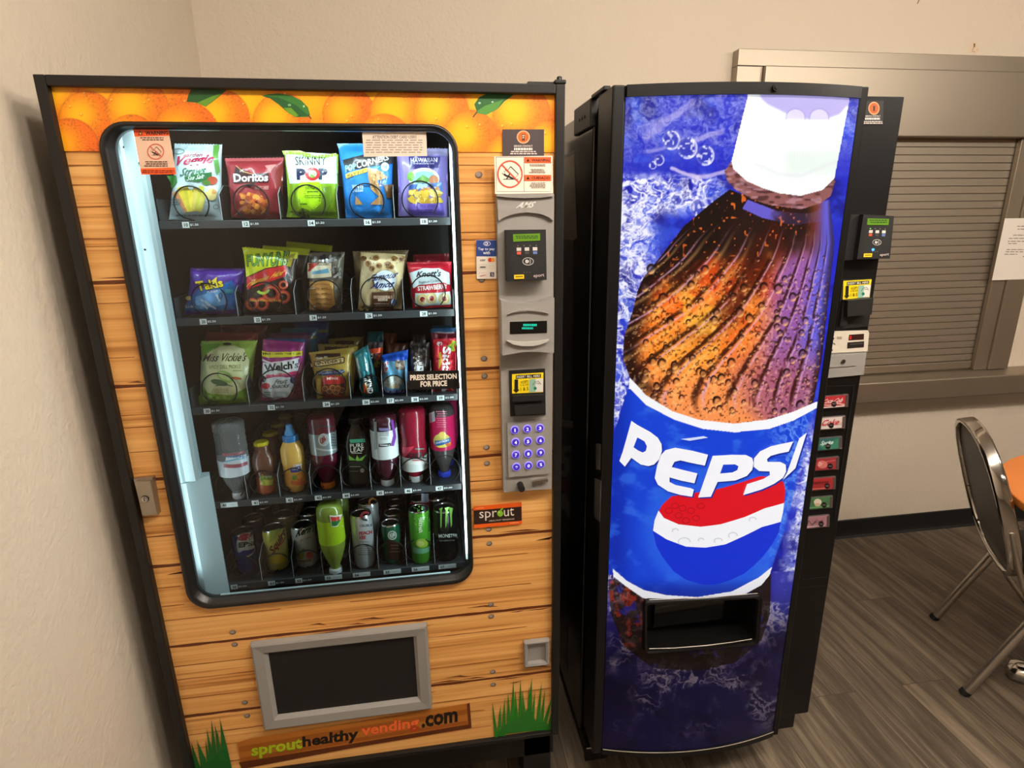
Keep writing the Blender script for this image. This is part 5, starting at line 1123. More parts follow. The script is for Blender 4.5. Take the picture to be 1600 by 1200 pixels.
for k, l in enumerate(('yellow capped juice bottle second in the row behind the front juice bottle', 'yellow capped juice bottle third in the row behind the front juice bottle', 'yellow capped juice bottle hindmost in the juice row')):
    bottle(l, 0, 0, Z4, .029, JUICE, (84, 52, 42), 'plastic', (.0172, .0155, ((176, 164, 30), (140, 132, 34), (112, 106, 36))[k]), C7, xy=(xj+.004*(k+1), yj+.068*(k+1)), h=.140)  # caps and bodies darken toward the back, shade put into their colours
def d_sunny(a):
    a.poly([(938, 590), (1140, 560), (1140, 640), (945, 640)], (232, 128, 36)); a.txt('SUNNY', (985, 632, 1080, 610, 1084, 668, 990, 690), (226, 226, 232), 0.08); a.ring(1106, 636, 30, 44, 13, (226, 196, 40), 24); a.txt('D', (1082, 600, 1140, 588, 1140, 680, 1086, 690), (230, 196, 40), 0.08)
    a.poly([(955, 672), (1060, 650), (1075, 705), (965, 722)], (52, 62, 140)); a.txt('Tangy', (970, 676, 1055, 662, 1056, 690, 972, 708), (214, 220, 236), 0.03); a.ell(1060, 765, 46, 44, (226, 130, 30)); a.ell(1060, 765, 30, 28, (238, 166, 70)); a.ell(1000, 770, 24, 28, (110, 150, 60)); a.rect(965, 800, 1110, 840, (222, 110, 50))
xs_, ys_ = solve_y(464, 764, Z4+.002)
t = bottle('orange drink bottle with a blue sport cap on the fourth tray', 0, 0, Z4, .0285, [(0, 0), (.60, 0), (.70, .03), (.72, .1), (.76, .25), (.88, .42), (.98, .58), (1, .72), (.96, .82), (.72, .92), (.6, .95), (.55, 1)], (222, 176, 84), 'plastic', (.0185, .016, (40, 128, 200)), C7, None, xy=(xs_, ys_), h=.152)
lab_mesh(xs_, ys_, .0268, Z4+.020, Z4+.076, (224, 170, 70), C7, d_sunny, parent=t)
mb = MB(); mb.lathe([(.0130, Z4+.152), (.0128, Z4+.160), (.0085, Z4+.168), (.0080, Z4+.176), (.006, Z4+.179)], xs_, ys_, 0, lin((70, 150, 214)), 20); mb.build('sport_spout', 'plastic', t, colors=True)
def d_gat(a):
    a.ell(1305, 380, 58, 66, (206, 214, 214)); a.ell(1305, 380, 46, 54, (170, 178, 180)); a.poly([(1270, 370), (1310, 340), (1330, 380), (1290, 425), (1270, 410)], (150, 62, 50)); a.greek((1240, 230, 1420, 260), 1, (60, 64, 66), .6, 3, .1); a.greek((1380, 290, 1450, 460), 6, (80, 84, 86), .4, 4, .3); a.rect(1225, 460, 1458, 476, (200, 206, 206))
xg, yg = solve_y(513, 759, Z4+.002)
t = bottle('dark red sports drink bottle standing on its orange cap with a silver label', 0, 0, Z4, .0335, SPORT, (84, 18, 36), 'plastic', (.0175, .017, (222, 128, 52)), C7, None, True, xy=(xg, yg), h=.200)
lab_mesh(xg, yg, .0340, Z4+.100, Z4+.156, (140, 150, 152), C7, d_gat, parent=t, mat='can')
def d_leaf(a):
    a.poly([(305, 445), (465, 432), (475, 470), (318, 480)], (64, 150, 118)); a.txt('PURE', (312, 490, 455, 482, 458, 525, 314, 532), (214, 216, 206), 0.0); a.txt('LEAF', (316, 535, 455, 528, 458, 566, 318, 576), (214, 216, 206), 0.0); a.greek((328, 580, 440, 594), 1, (170, 176, 160), .7, 3, .05)
    for p in (((375, 660), (300, 605), (305, 660)), ((375, 668), (480, 600), (440, 662)), ((370, 660), (385, 605), (415, 655))): a.poly(p, (110, 166, 66))
    a.poly([(310, 680), (470, 665), (470, 700), (310, 712)], (34, 52, 36)); a.greek((305, 722, 430, 735), 1, (170, 170, 160), .5, 5, .1); a.greek((300, 770, 410, 795), 1, (120, 120, 112), .25, 6, .1); a.ell(440, 765, 20, 22, (190, 190, 184)); a.ring(440, 765, 12, 13, 5, (90, 90, 88))
xl, yl = solve_y(561, 744, Z4+.002); yl = .165; xl = at(561, 742, yl-.03)[0]
t = bottle('black square shouldered tea bottle with green leaves on its label', 0, 0, Z4, .0300, SQ, (24, 16, 14), 'plastic', (.017, .016, (28, 26, 26)), C8, None, xy=(xl, yl), h=.185, square=5)
lab_mesh(xl, yl, .0304, Z4+.012, Z4+.088, (26, 28, 26), C8, d_leaf, 5, parent=t, n=40)
def d_vit(a):
    a.poly([(735, 240), (765, 240), (795, 420), (770, 512), (735, 512), (765, 400)], (112, 52, 150)); a.poly([(790, 245), (826, 250), (828, 500), (795, 515)], (206, 206, 216)); a.poly([(562, 262), (590, 258), (596, 545), (566, 552)], (150, 160, 158))
    a.rect(615, 322, 725, 350, (120, 110, 160)); a.txt('XXX', (648, 276, 695, 274, 696, 296, 648, 298), (96, 96, 106), 0.0); a.greek((612, 364, 725, 412), 3, (110, 112, 122), .4, 3, .15); a.greek((620, 425, 700, 450), 2, (120, 120, 130), .4, 6, .2); a.poly([(612, 490), (738, 478), (738, 508), (612, 520)], (30, 30, 34)); a.rect(622, 494, 726, 506, (206, 206, 206))
xv, yv = solve_y(606, 755, Z4+.002)
t = bottle('deep purple drink bottle standing on its white cap with a white label', 0, 0, Z4, .0345, [(0, 0), (.82, 0), (.97, .03), (1, .09), (.93, .13), (.97, .17), (.97, .56), (.98, .6), (.9, .66), (.96, .70), (.86, .80), (.6, .91), (.46, .95), (.44, 1)], (62, 20, 32), 'plastic', (.0165, .017, (196, 202, 210)), C8, None, True, xy=(xv, yv), h=.196)
lab_mesh(xv, yv, .0343, Z4+.082, Z4+.158, (206, 214, 214), C8, d_vit, parent=t)
def d_zero(a):
    a.poly([(860, 520), (985, 512), (885, 625), (862, 625)], (206, 58, 84)); a.greek((990, 535, 1090, 555), 1, (110, 130, 120), .7, 3, .05); a.txt('ZERO', (1112, 640, 922, 640, 918, 585, 1110, 578), (34, 34, 36), 0.04); a.poly([(885, 655), (1110, 640), (1108, 680), (890, 690)], (226, 226, 222)); a.greek((960, 655, 1090, 668), 1, (206, 70, 90), .8, 3, .1)
xz_, yz_ = solve_y(650, 749, Z4+.002)
t = bottle('bright red drink bottle standing on its white cap with a zero label', 0, 0, Z4, .0345, [(0, 0), (.8, 0), (.96, .03), (1, .09), (.96, .3), (.9, .42), (.93, .5), (.97, .56), (.97, .74), (.95, .78), (.78, .88), (.5, .94), (.46, 1)], (140, 20, 46), 'plastic', (.0175, .017, (196, 204, 206)), C8, None, True, xy=(xz_, yz_), h=.205)
lab_mesh(xz_, yz_, .0345, Z4+.038, Z4+.077, (206, 214, 212), C8, d_zero, parent=t)
def d_pink(a):
    a.poly([(1130, 165), (1190, 148), (1200, 250), (1142, 270)], (196, 206, 220)); a.poly([(1132, 178), (1182, 166), (1190, 244), (1140, 256)], (74, 106, 150)); a.greek((1205, 150, 1330, 330), 8, (226, 120, 150), .35, 3, .3)
    a.ell(1270, 455, 92, 74, (206, 196, 96)); a.ell(1250, 490, 52, 40, (222, 206, 70)); a.ell(1335, 480, 32, 36, (214, 96, 44)); a.ell(1275, 395, 40, 34, (232, 206, 110)); a.poly([(1195, 455), (1355, 420), (1360, 465), (1200, 510)], (40, 92, 160)); a.txt('sunkist', (1205, 460, 1345, 428, 1348, 458, 1208, 492), (206, 216, 230), 0.04)
xp, yp = solve_y(697, 742, Z4+.002); xp -= .004
t = bottle('pink labelled soda bottle standing on its blue cap at the end of the fourth tray', 0, 0, Z4, .0335, SODA, (70, 66, 66), 'plastic', (.0165, .016, (44, 66, 196)), C8, None, True, xy=(xp, yp), h=.205)
lab_mesh(xp, yp, .0338, Z4+.085, Z4+.178, (192, 30, 86), C8, d_pink, parent=t)
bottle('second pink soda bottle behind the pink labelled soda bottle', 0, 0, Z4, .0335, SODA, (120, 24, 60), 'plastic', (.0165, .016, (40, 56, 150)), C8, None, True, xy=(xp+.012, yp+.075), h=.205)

def can(label, x, y, zf, r, H, col, crop, draw, lid=(186, 188, 190), cat='can', slim=False):
    t = empty('drink_can', (x, y, zf), label, cat); e = .010
    mb = MB(); n0 = 28
    mb.lathe([(r*.84, zf+.001), (r*.92, zf+.005), (r, zf+.011), (r, zf+H-.013), (r*.93, zf+H-.005)], x, y, 0, lin(col), n0, (False, False))
    if draw:
        ar = Art(mb, body_art(x, y, r), 0, crop, fine=0.009, lift=0.0006, step=0.0001); ar.cx = (x-r*.965, x+r*.965); draw(ar)
    mb.build('can_body', 'can', t, colors=True)
    mb = MB(); mb.lathe([(r*.74, zf+.003), (r*.80, zf), (r*.84, zf+.0015)], x, y, n=24, caps=(True, False))
    mb.lathe([(r*.93, zf+H-.005), (r*.91, zf+H-.0005), (r*.87, zf+H), (r*.84, zf+H-.003), (r*.80, zf+H-.0045)], x, y, n=24, caps=(False, True))
    mb.box(x-.004, x+.004, y-r*.5, y+r*.2, zf+H-.0044, zf+H-.0032, bev=.0005); mb.build('can_end', 'alu', t)
    return t
def canpos(px, py): return solve_y(px, py, Z5+.002)
def d_pcan(a):
    a.ell(470, 665, 112, 140, (206, 214, 220)); a.poly([(372, 610), (395, 560), (440, 532), (490, 530), (540, 555), (560, 592), (470, 612)], (186, 44, 54)); a.poly([(366, 620), (470, 622), (575, 596), (582, 690), (470, 715), (370, 740)], (214, 222, 222)); a.poly([(370, 760), (440, 725), (570, 700), (556, 745), (500, 780), (430, 800), (385, 790)], (34, 52, 150)); a.txt('EPSI', (384, 636, 568, 618, 568, 672, 386, 696), (20, 22, 30), 0.07)
xc, yc = canpos(387.5, 888)
can('blue cola can with a round red white and blue emblem on the bottom tray', xc, yc, Z5, .0290, .118, (28, 48, 142), C9, d_pcan)
can('blue cola can second in its row behind the cola can with the emblem', xc+.008, yc+.072, Z5, .0290, .118, (26, 34, 96), C9, None); can('blue cola can third in its row, hindmost on the bottom tray', xc+.016, yc+.144, Z5, .0290, .118, (22, 28, 80), C9, None)  # rear cans in deeper blues that stand in for shade
def d_sq(a):
    a.txt('Squirt', (720, 720, 890, 470, 940, 560, 800, 790), (120, 40, 34), 0.05, shear=.1); a.line([(800, 700), (880, 640), (940, 540)], 14, (196, 70, 40)); a.poly([(735, 800), (900, 740), (910, 850), (712, 860)], (222, 196, 40)); a.poly([(740, 500), (860, 470), (800, 600), (735, 640)], (150, 170, 70))
xc, yc = canpos(436, 883)
can('yellow green citrus soda can with red script on the bottom tray', xc, yc, Z5, .0300, .120, (190, 186, 84), C9, d_sq); can('yellow green can behind the citrus soda can', xc+.008, yc+.072, Z5, .0300, .120, (130, 128, 62), C9, None)  # rear can uses a shaded copy of the front colour
def d_kern(a):
    a.txt("Kern's", (1048, 486, 1255, 428, 1262, 500, 1052, 570), (28, 36, 40), 0.05, shear=.2); a.txt('peach nectar', (1080, 590, 1210, 550, 1212, 590, 1085, 640), (170, 92, 84), 0.01); a.ell(1090, 780, 46, 42, (150, 160, 60)); a.ell(1190, 780, 40, 40, (196, 84, 70)); a.poly([(1080, 740), (1120, 700), (1150, 740)], (80, 120, 60)); a.poly([(1050, 830), (1215, 815), (1215, 840), (1055, 850)], (150, 110, 60))
xc, yc = canpos(480, 878)
can('white fruit nectar can with dark lettering and a peach picture', xc, yc, Z5, .0305, .120, (178, 188, 184), C9, d_kern); can('shaded grey nectar can behind the white fruit nectar can', xc+.006, yc+.072, Z5, .0305, .120, (84, 82, 80), C9, None)  # rear can's grey has the shade painted in
def d_gb(a):
    a.poly([(90, 305), (225, 290), (170, 415), (112, 418)], (214, 222, 206)); a.poly([(98, 320), (215, 300), (200, 350), (110, 365)], (190, 56, 48)); a.poly([(108, 365), (200, 350), (165, 408), (116, 412)], (36, 110, 54)); a.rect(214, 396, 240, 416, (206, 226, 150))
xc, yc = canpos(525, 893)
t = bottle('lime green soda bottle standing on its white cap on the bottom tray', 0, 0, Z5, .0330, SODA, (122, 142, 52), 'plastic', (.0160, .016, (206, 216, 218)), C10, None, True, xy=(xc, yc), h=.205)
lab_mesh(xc, yc, .0334, Z5+.098, Z5+.165, (154, 190, 26), C10, d_gb, parent=t)
bottle('second lime green soda bottle behind the lime green soda bottle', 0, 0, Z5, .0330, SODA, (92, 112, 40), 'plastic', (.0160, .016, (150, 156, 158)), C10, None, True, xy=(xc+.005, yc+.075), h=.205)  # bottle and cap colours dimmed to imitate shade behind the front one
def d_cel(a):
    a.ring(440, 315, 52, 48, 24, (150, 50, 60), 20, 2.4, 5.6); a.ring(440, 315, 52, 48, 24, (90, 84, 84), 16, 1.2, 2.6); a.poly([(505, 320), (535, 300), (540, 350), (512, 370)], (40, 120, 150)); a.txt('CELSIUS', (382, 398, 500, 390, 500, 412, 382, 420), (64, 68, 70), 0.02)
    a.txt('PEACH', (376, 466, 500, 450, 500, 485, 376, 500), (186, 60, 66), 0.06); a.txt('VIBE', (374, 506, 440, 500, 440, 535, 374, 542), (186, 60, 66), 0.06); a.greek((360, 560, 505, 700), 7, (110, 112, 112), .3, 5, .4)
xc, yc = canpos(571, 880)
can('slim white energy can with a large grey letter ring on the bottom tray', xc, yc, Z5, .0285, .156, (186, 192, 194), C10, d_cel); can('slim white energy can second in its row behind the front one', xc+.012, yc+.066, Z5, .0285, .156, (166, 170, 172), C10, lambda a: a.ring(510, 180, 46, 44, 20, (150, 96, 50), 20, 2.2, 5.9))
def d_sb(a):
    a.poly([(640, 545), (700, 540), (760, 570), (815, 560), (812, 722), (650, 722)], (66, 44, 36)); a.ell(695, 500, 44, 44, (206, 214, 206)); a.ell(695, 500, 34, 34, (30, 96, 66)); a.spots(7, (676, 482, 714, 520), 9, [(206, 214, 206)], 3); a.greek((670, 590, 780, 680), 3, (120, 92, 76), .4, 5, .3)
xc, yc = canpos(614, 874)
can('small green and brown coffee can with a round white emblem', xc, yc, Z5, .0255, .118, (22, 92, 62), C10, d_sb, cat='can'); can('small green coffee can second in its row behind the front one', xc+.004, yc+.058, Z5, .0255, .118, (18, 74, 52), C10, None); can('small green coffee can hindmost in the coffee can row', xc+.008, yc+.116, Z5, .0255, .118, (14, 54, 40), C10, None)  # greens step down toward the back, shade baked into the can colour
def d_lime(a):
    a.txt('Aha', (958, 350, 1010, 470, 950, 480, 945, 330), (206, 230, 190), 0.03); a.txt('lime', (1010, 320, 985, 450, 950, 450, 960, 330), (214, 236, 200), 0.05); a.ell(980, 575, 60, 44, (170, 206, 70)); a.ell(965, 580, 36, 26, (206, 226, 130)); a.poly([(895, 610), (1060, 600), (1055, 650), (892, 660)], (120, 190, 150)); a.spots(26, (895, 220, 1070, 480), 10, [(60, 130, 40), (130, 200, 70)], 4); a.poly([(1040, 210), (1072, 215), (1070, 480), (1042, 470)], (50, 130, 50))
xc, yc = canpos(659, 873)
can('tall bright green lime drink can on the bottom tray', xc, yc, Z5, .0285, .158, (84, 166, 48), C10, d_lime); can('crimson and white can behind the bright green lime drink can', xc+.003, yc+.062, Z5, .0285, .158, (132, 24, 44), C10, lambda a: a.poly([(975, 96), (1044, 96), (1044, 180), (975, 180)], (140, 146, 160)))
def d_mon(a):
    for p in (((1142, 245), (1180, 230), (1172, 262), (1168, 420), (1158, 430), (1156, 270)), ((1195, 236), (1238, 226), (1226, 280), (1218, 400), (1206, 436), (1204, 330), (1210, 262)), ((1238, 226), (1278, 236), (1268, 300), (1270, 400), (1258, 424), (1250, 300))): a.poly(p, (130, 200, 84))
    a.txt('MONSTER', (1140, 488, 1325, 484, 1325, 520, 1142, 524), (206, 214, 206), 0.05); a.txt('ENERGY', (1150, 545, 1298, 540, 1298, 554, 1150, 558), (150, 156, 150), 0.02)
xc, yc = canpos(698, 868)
can('black energy drink can with three green claw marks', xc, yc, Z5, .0325, .152, (20, 22, 22), C10, d_mon); can('black energy can behind the can with green claw marks', xc-.022, yc+.074, Z5, .0325, .152, (20, 24, 22), C10, None)

# ---------------------------------------------------------------- soda machine
soda = empty('vending_machine', (1.445, 0.45, 0), 'black soda vending machine with a glowing blue cola bottle picture on its front', 'vending machine')
SX0, SX1, SZ0, SZ1 = 1.112, 1.632, 0.147, 1.867
def bow(x, z=None):
    s = np.clip((np.asarray(x, float)-SX0)/(SX1-SX0), 0, 1); return -0.024*s-0.140*s*(1-s)
DX0, DX1, DZ0, DZ1 = 1.084, 1.651, 0.127, 1.891
MB().box(1.087, 1.803, 0.152, 0.90, 0.055, 1.878, bev=0.004).build('cabinet', 'black_gloss', soda)
MB().box(1.100, 1.790, 0.106, 0.151, 0.08, 1.872).build('door_seal', 'black_matte', soda)
mb = MB(); mb.box(DX0, 1.1125, 0.0, 0.104, DZ0, DZ1, bev=0.004); mb.box(1.6315, DX1, -0.026, 0.056, DZ0, DZ1, bev=0.003)
xs = np.linspace(1.1128, 1.6312, 25)
for z0, z1, o in ((SZ1, DZ1-0.001, 0.006), (DZ0, SZ0, 0.005)):
    mb.loft([[(x, bow(x)-o, z0), (x, bow(x)-o, z1), (x, 0.054, z1), (x, 0.054, z0)] for x in xs], smooth=False, caps=(True, True))
mb.box(1.1128, 1.651, 0.056, 0.104, DZ0, 1.886); mb.box(1.651, 1.806, 0.052, 0.104, 0.106, 1.888, bev=0.002)
mb.tube([(1.414, bow(1.4)-0.004, 1.8795), (1.414, bow(1.4)-0.011, 1.8795)], 0.0075, n=18); mb.tube([(1.414, bow(1.4)-0.011, 1.8795), (1.414, bow(1.4)-0.0125, 1.8795)], 0.0042, n=12)
mb.tube([(x, bow(x)-0.0055, SZ0-0.001) for x in xs], 0.0013, 1, n=6)
mb.build('door', ['black_soda', 'steel'], soda)
mb = MB(); mb.box(1.094, 1.800, 0.10, 0.88, 0.0, 0.054); mb.tube([(1.092, 0.088, 0.05), (1.12, 0.086, 0.05), (1.15, 0.087, 0.051)], 0.0022, 1, n=6); mb.box(1.0885, 1.16, 0.088, 0.10, 0.0, 0.05)  # thin bright tube added to imitate a glint on the base corner
mb.build('base', ['black_matte', 'dull_chrome'], soda)
mb = MB(); mb.box(1.079, 1.098, 0.15, 0.305, 1.832, 1.895, bev=0.003); mb.box(1.080, 1.20, 0.155, 0.30, 1.8785, 1.8945, bev=0.003); mb.box(1.080, 1.096, 0.052, 0.15, 1.8912, 1.9, bev=0.002)
for y in (0.20, 0.225, 0.25): mb.tube([(1.0792, y, 1.862), (1.0775, y, 1.862)], 0.004, n=10)
mb.build('hinge', 'black', soda)
# printed side panel of the cabinet
def side_poly(mb, pts, col, lift):
    q = [at_x(a, b, 1.087) for a, b in pts]; mb.add([(1.087-lift, p[1], p[2]) for p in q], [tuple(range(len(q)))], 0, lin(col))
def at_x(px, py, X):
    d = ray(px, py); t = (X-CAM[0])/d[0]; return CAM+d*t
mb = MB()
mb.add([(1.0866, y, z) for y, z in ((0.318, 0.12), (0.88, 0.12), (0.88, 1.80), (0.318, 1.80))], [(0, 1, 2, 3)], 0, lin((34, 24, 22)))
side_poly(mb, [(868, 654), (896, 658), (895, 669), (868, 664)], (120, 112, 106), .0006); side_poly(mb, [(868, 668), (895, 672), (893, 800), (866, 800)], (14, 16, 34), .0006)
side_poly(mb, [(876, 697), (893, 696), (892, 704), (882, 707), (882, 713), (890, 716), (891, 735), (886, 745), (873, 744), (873, 737), (883, 735), (884, 726), (875, 721), (874, 704)], (112, 106, 100), .0009)
side_poly(mb, [(876, 748), (891, 746), (889, 778), (884, 768), (876, 764)], (74, 10, 22), .0008); side_poly(mb, [(875, 770), (884, 772), (890, 786), (891, 812), (884, 798), (874, 794)], (112, 106, 100), .0009)
q = [at_x(x_, y_, 1.087) for x_, y_ in ((898, 200), (902, 372), (896, 376), (868, 370))]; z1_ = 1.79
mb.add([(1.0862, p[1], p[2]) for p in ((0, q[0][1], z1_), q[1], q[2], (0, 0.62, q[3][2]), (0, 0.62, z1_))], [(0, 1, 2, 3, 4)], 0, lin((126, 106, 88))); side_poly(mb, [(874, 868), (886, 871), (884, 876), (874, 873)], (90, 84, 80), .0008)
mb.build('side_panel', 'label', soda, colors=True)
mb = MB()
for q in (((931, 693), (938, 694), (937, 734), (931, 733)), ((929, 747), (939, 752), (937, 815), (928, 808))):
    P = [at_x(a, b, 1.083) for a, b in q]; mb.add([(1.0832, p[1], p[2]) for p in P]+[(1.0841, p[1], p[2]) for p in P], [(0, 1, 2, 3), (0, 4, 5, 1), (1, 5, 6, 2), (2, 6, 7, 3), (3, 7, 4, 0)], 0)
mb.build('lock_cover', 'grey_dark', soda)

# the backlit picture: cola bottle plunging through blue water, printed on a fine grid
def inpoly(px, py, P):
    m = np.zeros(px.shape, bool); n = len(P); j = n-1
    for i in range(n):
        xi, yi = P[i]; xj, yj = P[j]
        if yi != yj: m ^= ((yi > py) != (yj > py)) & (px < (xj-xi)*(py-yi)/(yj-yi)+xi)
        j = i
    return m
cap_out = [(1168.6, 150), (1143, 252), (1146, 264), (1167, 283), (1192, 294), (1217.5, 302), (1251, 306), (1285, 297), (1303.6, 279), (1327, 158), (1326, 145), (1168, 145)]
collar = [(1143, 252), (1132, 268), (1136, 282), (1150, 297), (1175, 311), (1200, 320), (1251, 327), (1282, 318), (1298, 306), (1305, 284), (1303.6, 276), (1285, 297), (1251, 306), (1217.5, 302), (1192, 294), (1167, 283)]
bott = [(1140, 296), (1113, 316), (1069, 353), (1035, 397), (1005, 434), (996, 455), (988, 488), (975.6, 524), (973, 560), (984, 590), (1010, 620), (1051, 645), (1092, 658), (1147, 666), (1202, 660), (1270, 634), (1284, 560), (1296, 450), (1304, 380), (1300, 345), (1296, 312), (1285, 315), (1250, 324), (1200, 318)]
bandU = [(984, 590), (1010, 618), (1051, 642.5), (1092.5, 656), (1147.5, 662), (1202.5, 655), (1240, 643), (1275, 628)]
bandL = [(985, 608), (1010, 633), (1054, 656), (1098, 670), (1147.5, 675.5), (1202.5, 670), (1240, 657), (1275, 638)]
botU = [(952, 884), (980, 908), (1006, 922), (1041, 930), (1090, 933), (1144, 924), (1186, 902), (1206, 886)]
botL = [(955, 898), (978, 916), (1004, 934), (1041, 944), (1090, 946), (1150, 936), (1190, 914), (1207, 893)]
def interp(P, x): return np.interp(x, [p[0] for p in P], [p[1] for p in P])
def sign_paint(px, py):
    rr = np.random.default_rng(12)
    n1 = fbm(px/42, py/42, 4); n2 = fbm(px/30+9, py/30+4, 4)
    warp = fbm(px/34+5.5*n1, py/24+6*n2, 5); rid = 1-np.abs(2*warp-1); rid = np.clip((rid-.60)/.40, 0, 1)**1.6
    rid2 = 1-np.abs(2*fbm(px/17+5*n2, py/11+6*n1, 4)-1); rid2 = np.clip((rid2-.68)/.32, 0, 1)**1.4
    C = np.zeros(px.shape+(3,))+np.array((30, 38, 184.)); C = mixc(C, (20, 22, 128), sstep(.45, .75, n1)); C = mixc(C, (52, 84, 222), .7*sstep(.5, .8, n2))
    jx, jy = px+70*(n1-.5), py+90*(n2-.5); left = sstep(1060, 975, jx)*sstep(255, 320, jy)*sstep(740, 640, py); mid = sstep(265, 285, py)*sstep(345, 320, py)*sstep(1150, 1100, px)
    right = sstep(1222, 1262, jx)*sstep(640, 700, py); topw = sstep(275, 220, jy)
    w = np.clip(.95*left+.75*mid+.8*right+.28*topw, 0, 1)
    C = mixc(C, (96, 116, 232), np.clip(w*.75*sstep(.46, .66, fbm(px/20+2*n1, py/13, 4)), 0, 1)); C = mixc(C, (228, 232, 252), np.clip(w*(rid*1.0+rid2*.75), 0, 1))
    for (x0, y0, x1, y1, ww, al) in ((1010, 212, 1080, 160, 9, .35), (1090, 215, 1128, 205, 7, .45), (1012, 236, 1050, 224, 5, .4), (1000, 200, 1130, 150, 7, .18), (1050, 262, 1090, 277, 5, .8), (1090, 277, 1140, 268, 5, .7)):
        t = np.clip(((px-x0)*(x1-x0)+(py-y0)*(y1-y0))/((x1-x0)**2+(y1-y0)**2), 0, 1); d = np.hypot(px-x0-t*(x1-x0), py-y0-t*(y1-y0)+3*(n1-.5)*4)
        C = mixc(C, (206, 196, 232), al*sstep(ww, ww*.3, d))
    for bx, by, r in ((1049, 219, 14), (1074, 231, 16), (1102, 243, 14.5), (1058, 312, 9), (1092, 325, 13), (1030, 250, 8), (1020, 258, 6)):
        d = np.hypot(px-bx, (py-by)*.9)/r; C = mixc(C, (44, 52, 170), .7*sstep(1.0, .9, d)); C = mixc(C, (214, 218, 246), np.clip(sstep(1.05, .95, d)*sstep(.62, .9, d)*(.5+.5*np.sign(px-bx+.4*(py-by))*.6)+.8*sstep(1, .9, d)*sstep(.62, .8, vnoise(px/4+bx, py/4)), 0, 1))
    # cola inside the bottle, seen through its spiral flutes
    B = inpoly(px, py, bott)
    L = [(1140, 296), (1113, 316), (1069, 353), (1035, 397), (1005, 434), (988, 488), (975.6, 524), (973, 560), (984, 590), (1010, 620), (1051, 645), (1092, 660)]; Rr = [(1298, 296), (1304, 380), (1296, 450), (1284, 560), (1268, 640)]
    xl = np.interp(py, [p[1] for p in L], [p[0] for p in L]); xr = np.interp(py, [p[1] for p in Rr], [p[0] for p in Rr]); a = np.clip((px-xl)/(xr-xl), 0, 1)
    tw = np.clip((py-386)/200, -.2, 1.4); tw = tw*np.abs(tw); ph = 1-(1-a)/(1+1.2*tw)+.012*(n1-.5)
    K = np.zeros(px.shape+(3,))+np.array((240, 132, 48.))
    K = mixc(K, (255, 186, 60), sstep(1.0, .2, np.hypot((px-1070)/95, (py-510)/110))*.95); K = mixc(K, (240, 150, 96), sstep(540, 640, py)*.7); K = mixc(K, (224, 66, 16), sstep(.30, .62, n2)*.8*sstep(610, 430, py))
    K = mixc(K, (128, 84, 176), sstep(.62, .80, a+.1*(n1-.5))*sstep(330, 420, py)*.9); K = mixc(K, (96, 92, 214), sstep(.84, .95, a)); K = mixc(K, (168, 92, 110), sstep(.45, .68, a)*sstep(520, 600, py)*.8)
    dark = sstep(455, 375, py+80*(n1-.5)+40*(a-.4))*sstep(.99, .78, a); K = mixc(K, (26, 14, 14), dark*.96)
    dk2 = sstep(.48, .60, ph)*sstep(.74, .64, ph)*sstep(560, 470, py); K = mixc(K, (58, 18, 10), .75*dk2*sstep(.3, .6, n2+.15)); K = mixc(K, (20, 10, 10), sstep(.13, .03, a)*.94*sstep(640, 600, py+20*n1)); K = mixc(K, (24, 12, 10), .9*sstep(.34, .2, a+.16*(n2-.5))*sstep(470, 420, py)); K = mixc(K, (244, 130, 40), .8*sstep(.62, .74, fbm(px/9, py/7, 3))*sstep(.36, .2, a)*sstep(.08, .14, a)*sstep(420, 445, py)*sstep(500, 470, py)); K = mixc(K, (20, 12, 20), sstep(.955, .99, a)*.6)
    fl = np.interp(ph, [-.2, 0, .12, .27, .42, .55, .64, .73, .81, .865, .91, .95, 1.0], np.arange(13)); fr = fl-np.floor(fl); on = sstep(340, 420, py)*sstep(655, 610, py)
    K = mixc(K, (44, 14, 8), on*.85*np.clip(sstep(.16, .04, fr)+sstep(.86, .97, fr), 0, 1)*sstep(.25, .55, fbm(px/16, py/30, 3)+.12)); K = mixc(K, (206, 160, 206), on*.75*sstep(.09, .0, np.abs(fr-.22))*sstep(.3, .55, n1+.05)); K = mixc(K, (255, 200, 120), on*.4*sstep(.16, .0, np.abs(fr-.5))*sstep(.6, .4, a))
    spk = vnoise(px/3.2, py/3.2); K = mixc(K, (70, 24, 14), .6*sstep(.70, .86, spk)*sstep(400, 450, py)); K = mixc(K, (255, 206, 150), .35*sstep(.26, .14, spk)*sstep(400, 450, py)); K = mixc(K, (226, 110, 40), .85*sstep(.82, .92, vnoise(px/4+50, py/5.4))*dark*sstep(.9, .7, a))
    C = np.where(B[..., None], K, C)
    R = random.Random(21)
    def drop(cx, cy, r, s=1.0):
        nonlocal C
        m = (np.abs(px-cx) < r*1.6) & (np.abs(py-cy) < r*1.9)
        if not m.any(): return
        d = np.hypot(px[m]-cx, (py[m]-cy)*.82)/r; u = ((py[m]-cy)+.5*(px[m]-cx))/r; c = C[m]
        c = mixc(c, c.mean(0)*.9+12, .5*sstep(1, .8, d)); c = mixc(c, (30, 12, 10), s*.9*sstep(1.08, .9, d)*sstep(.35, .75, d)*sstep(.5, -.5, u)); c = mixc(c, (255, 196, 120), s*.75*sstep(.95, .7, d)*sstep(.1, .9, u)); C[m] = c
    for k in range(380):
        x, y = R.uniform(985, 1290), R.uniform(400, 655)
        if inpoly(np.array([x]), np.array([y]), bott)[0]: drop(x, y, R.uniform(1.4, 3.2))
    for k in range(80):
        x, y = R.uniform(1000, 1265), R.uniform(420, 645)
        if inpoly(np.array([x]), np.array([y]), bott)[0]: drop(x, y, R.uniform(3.5, 7.5))
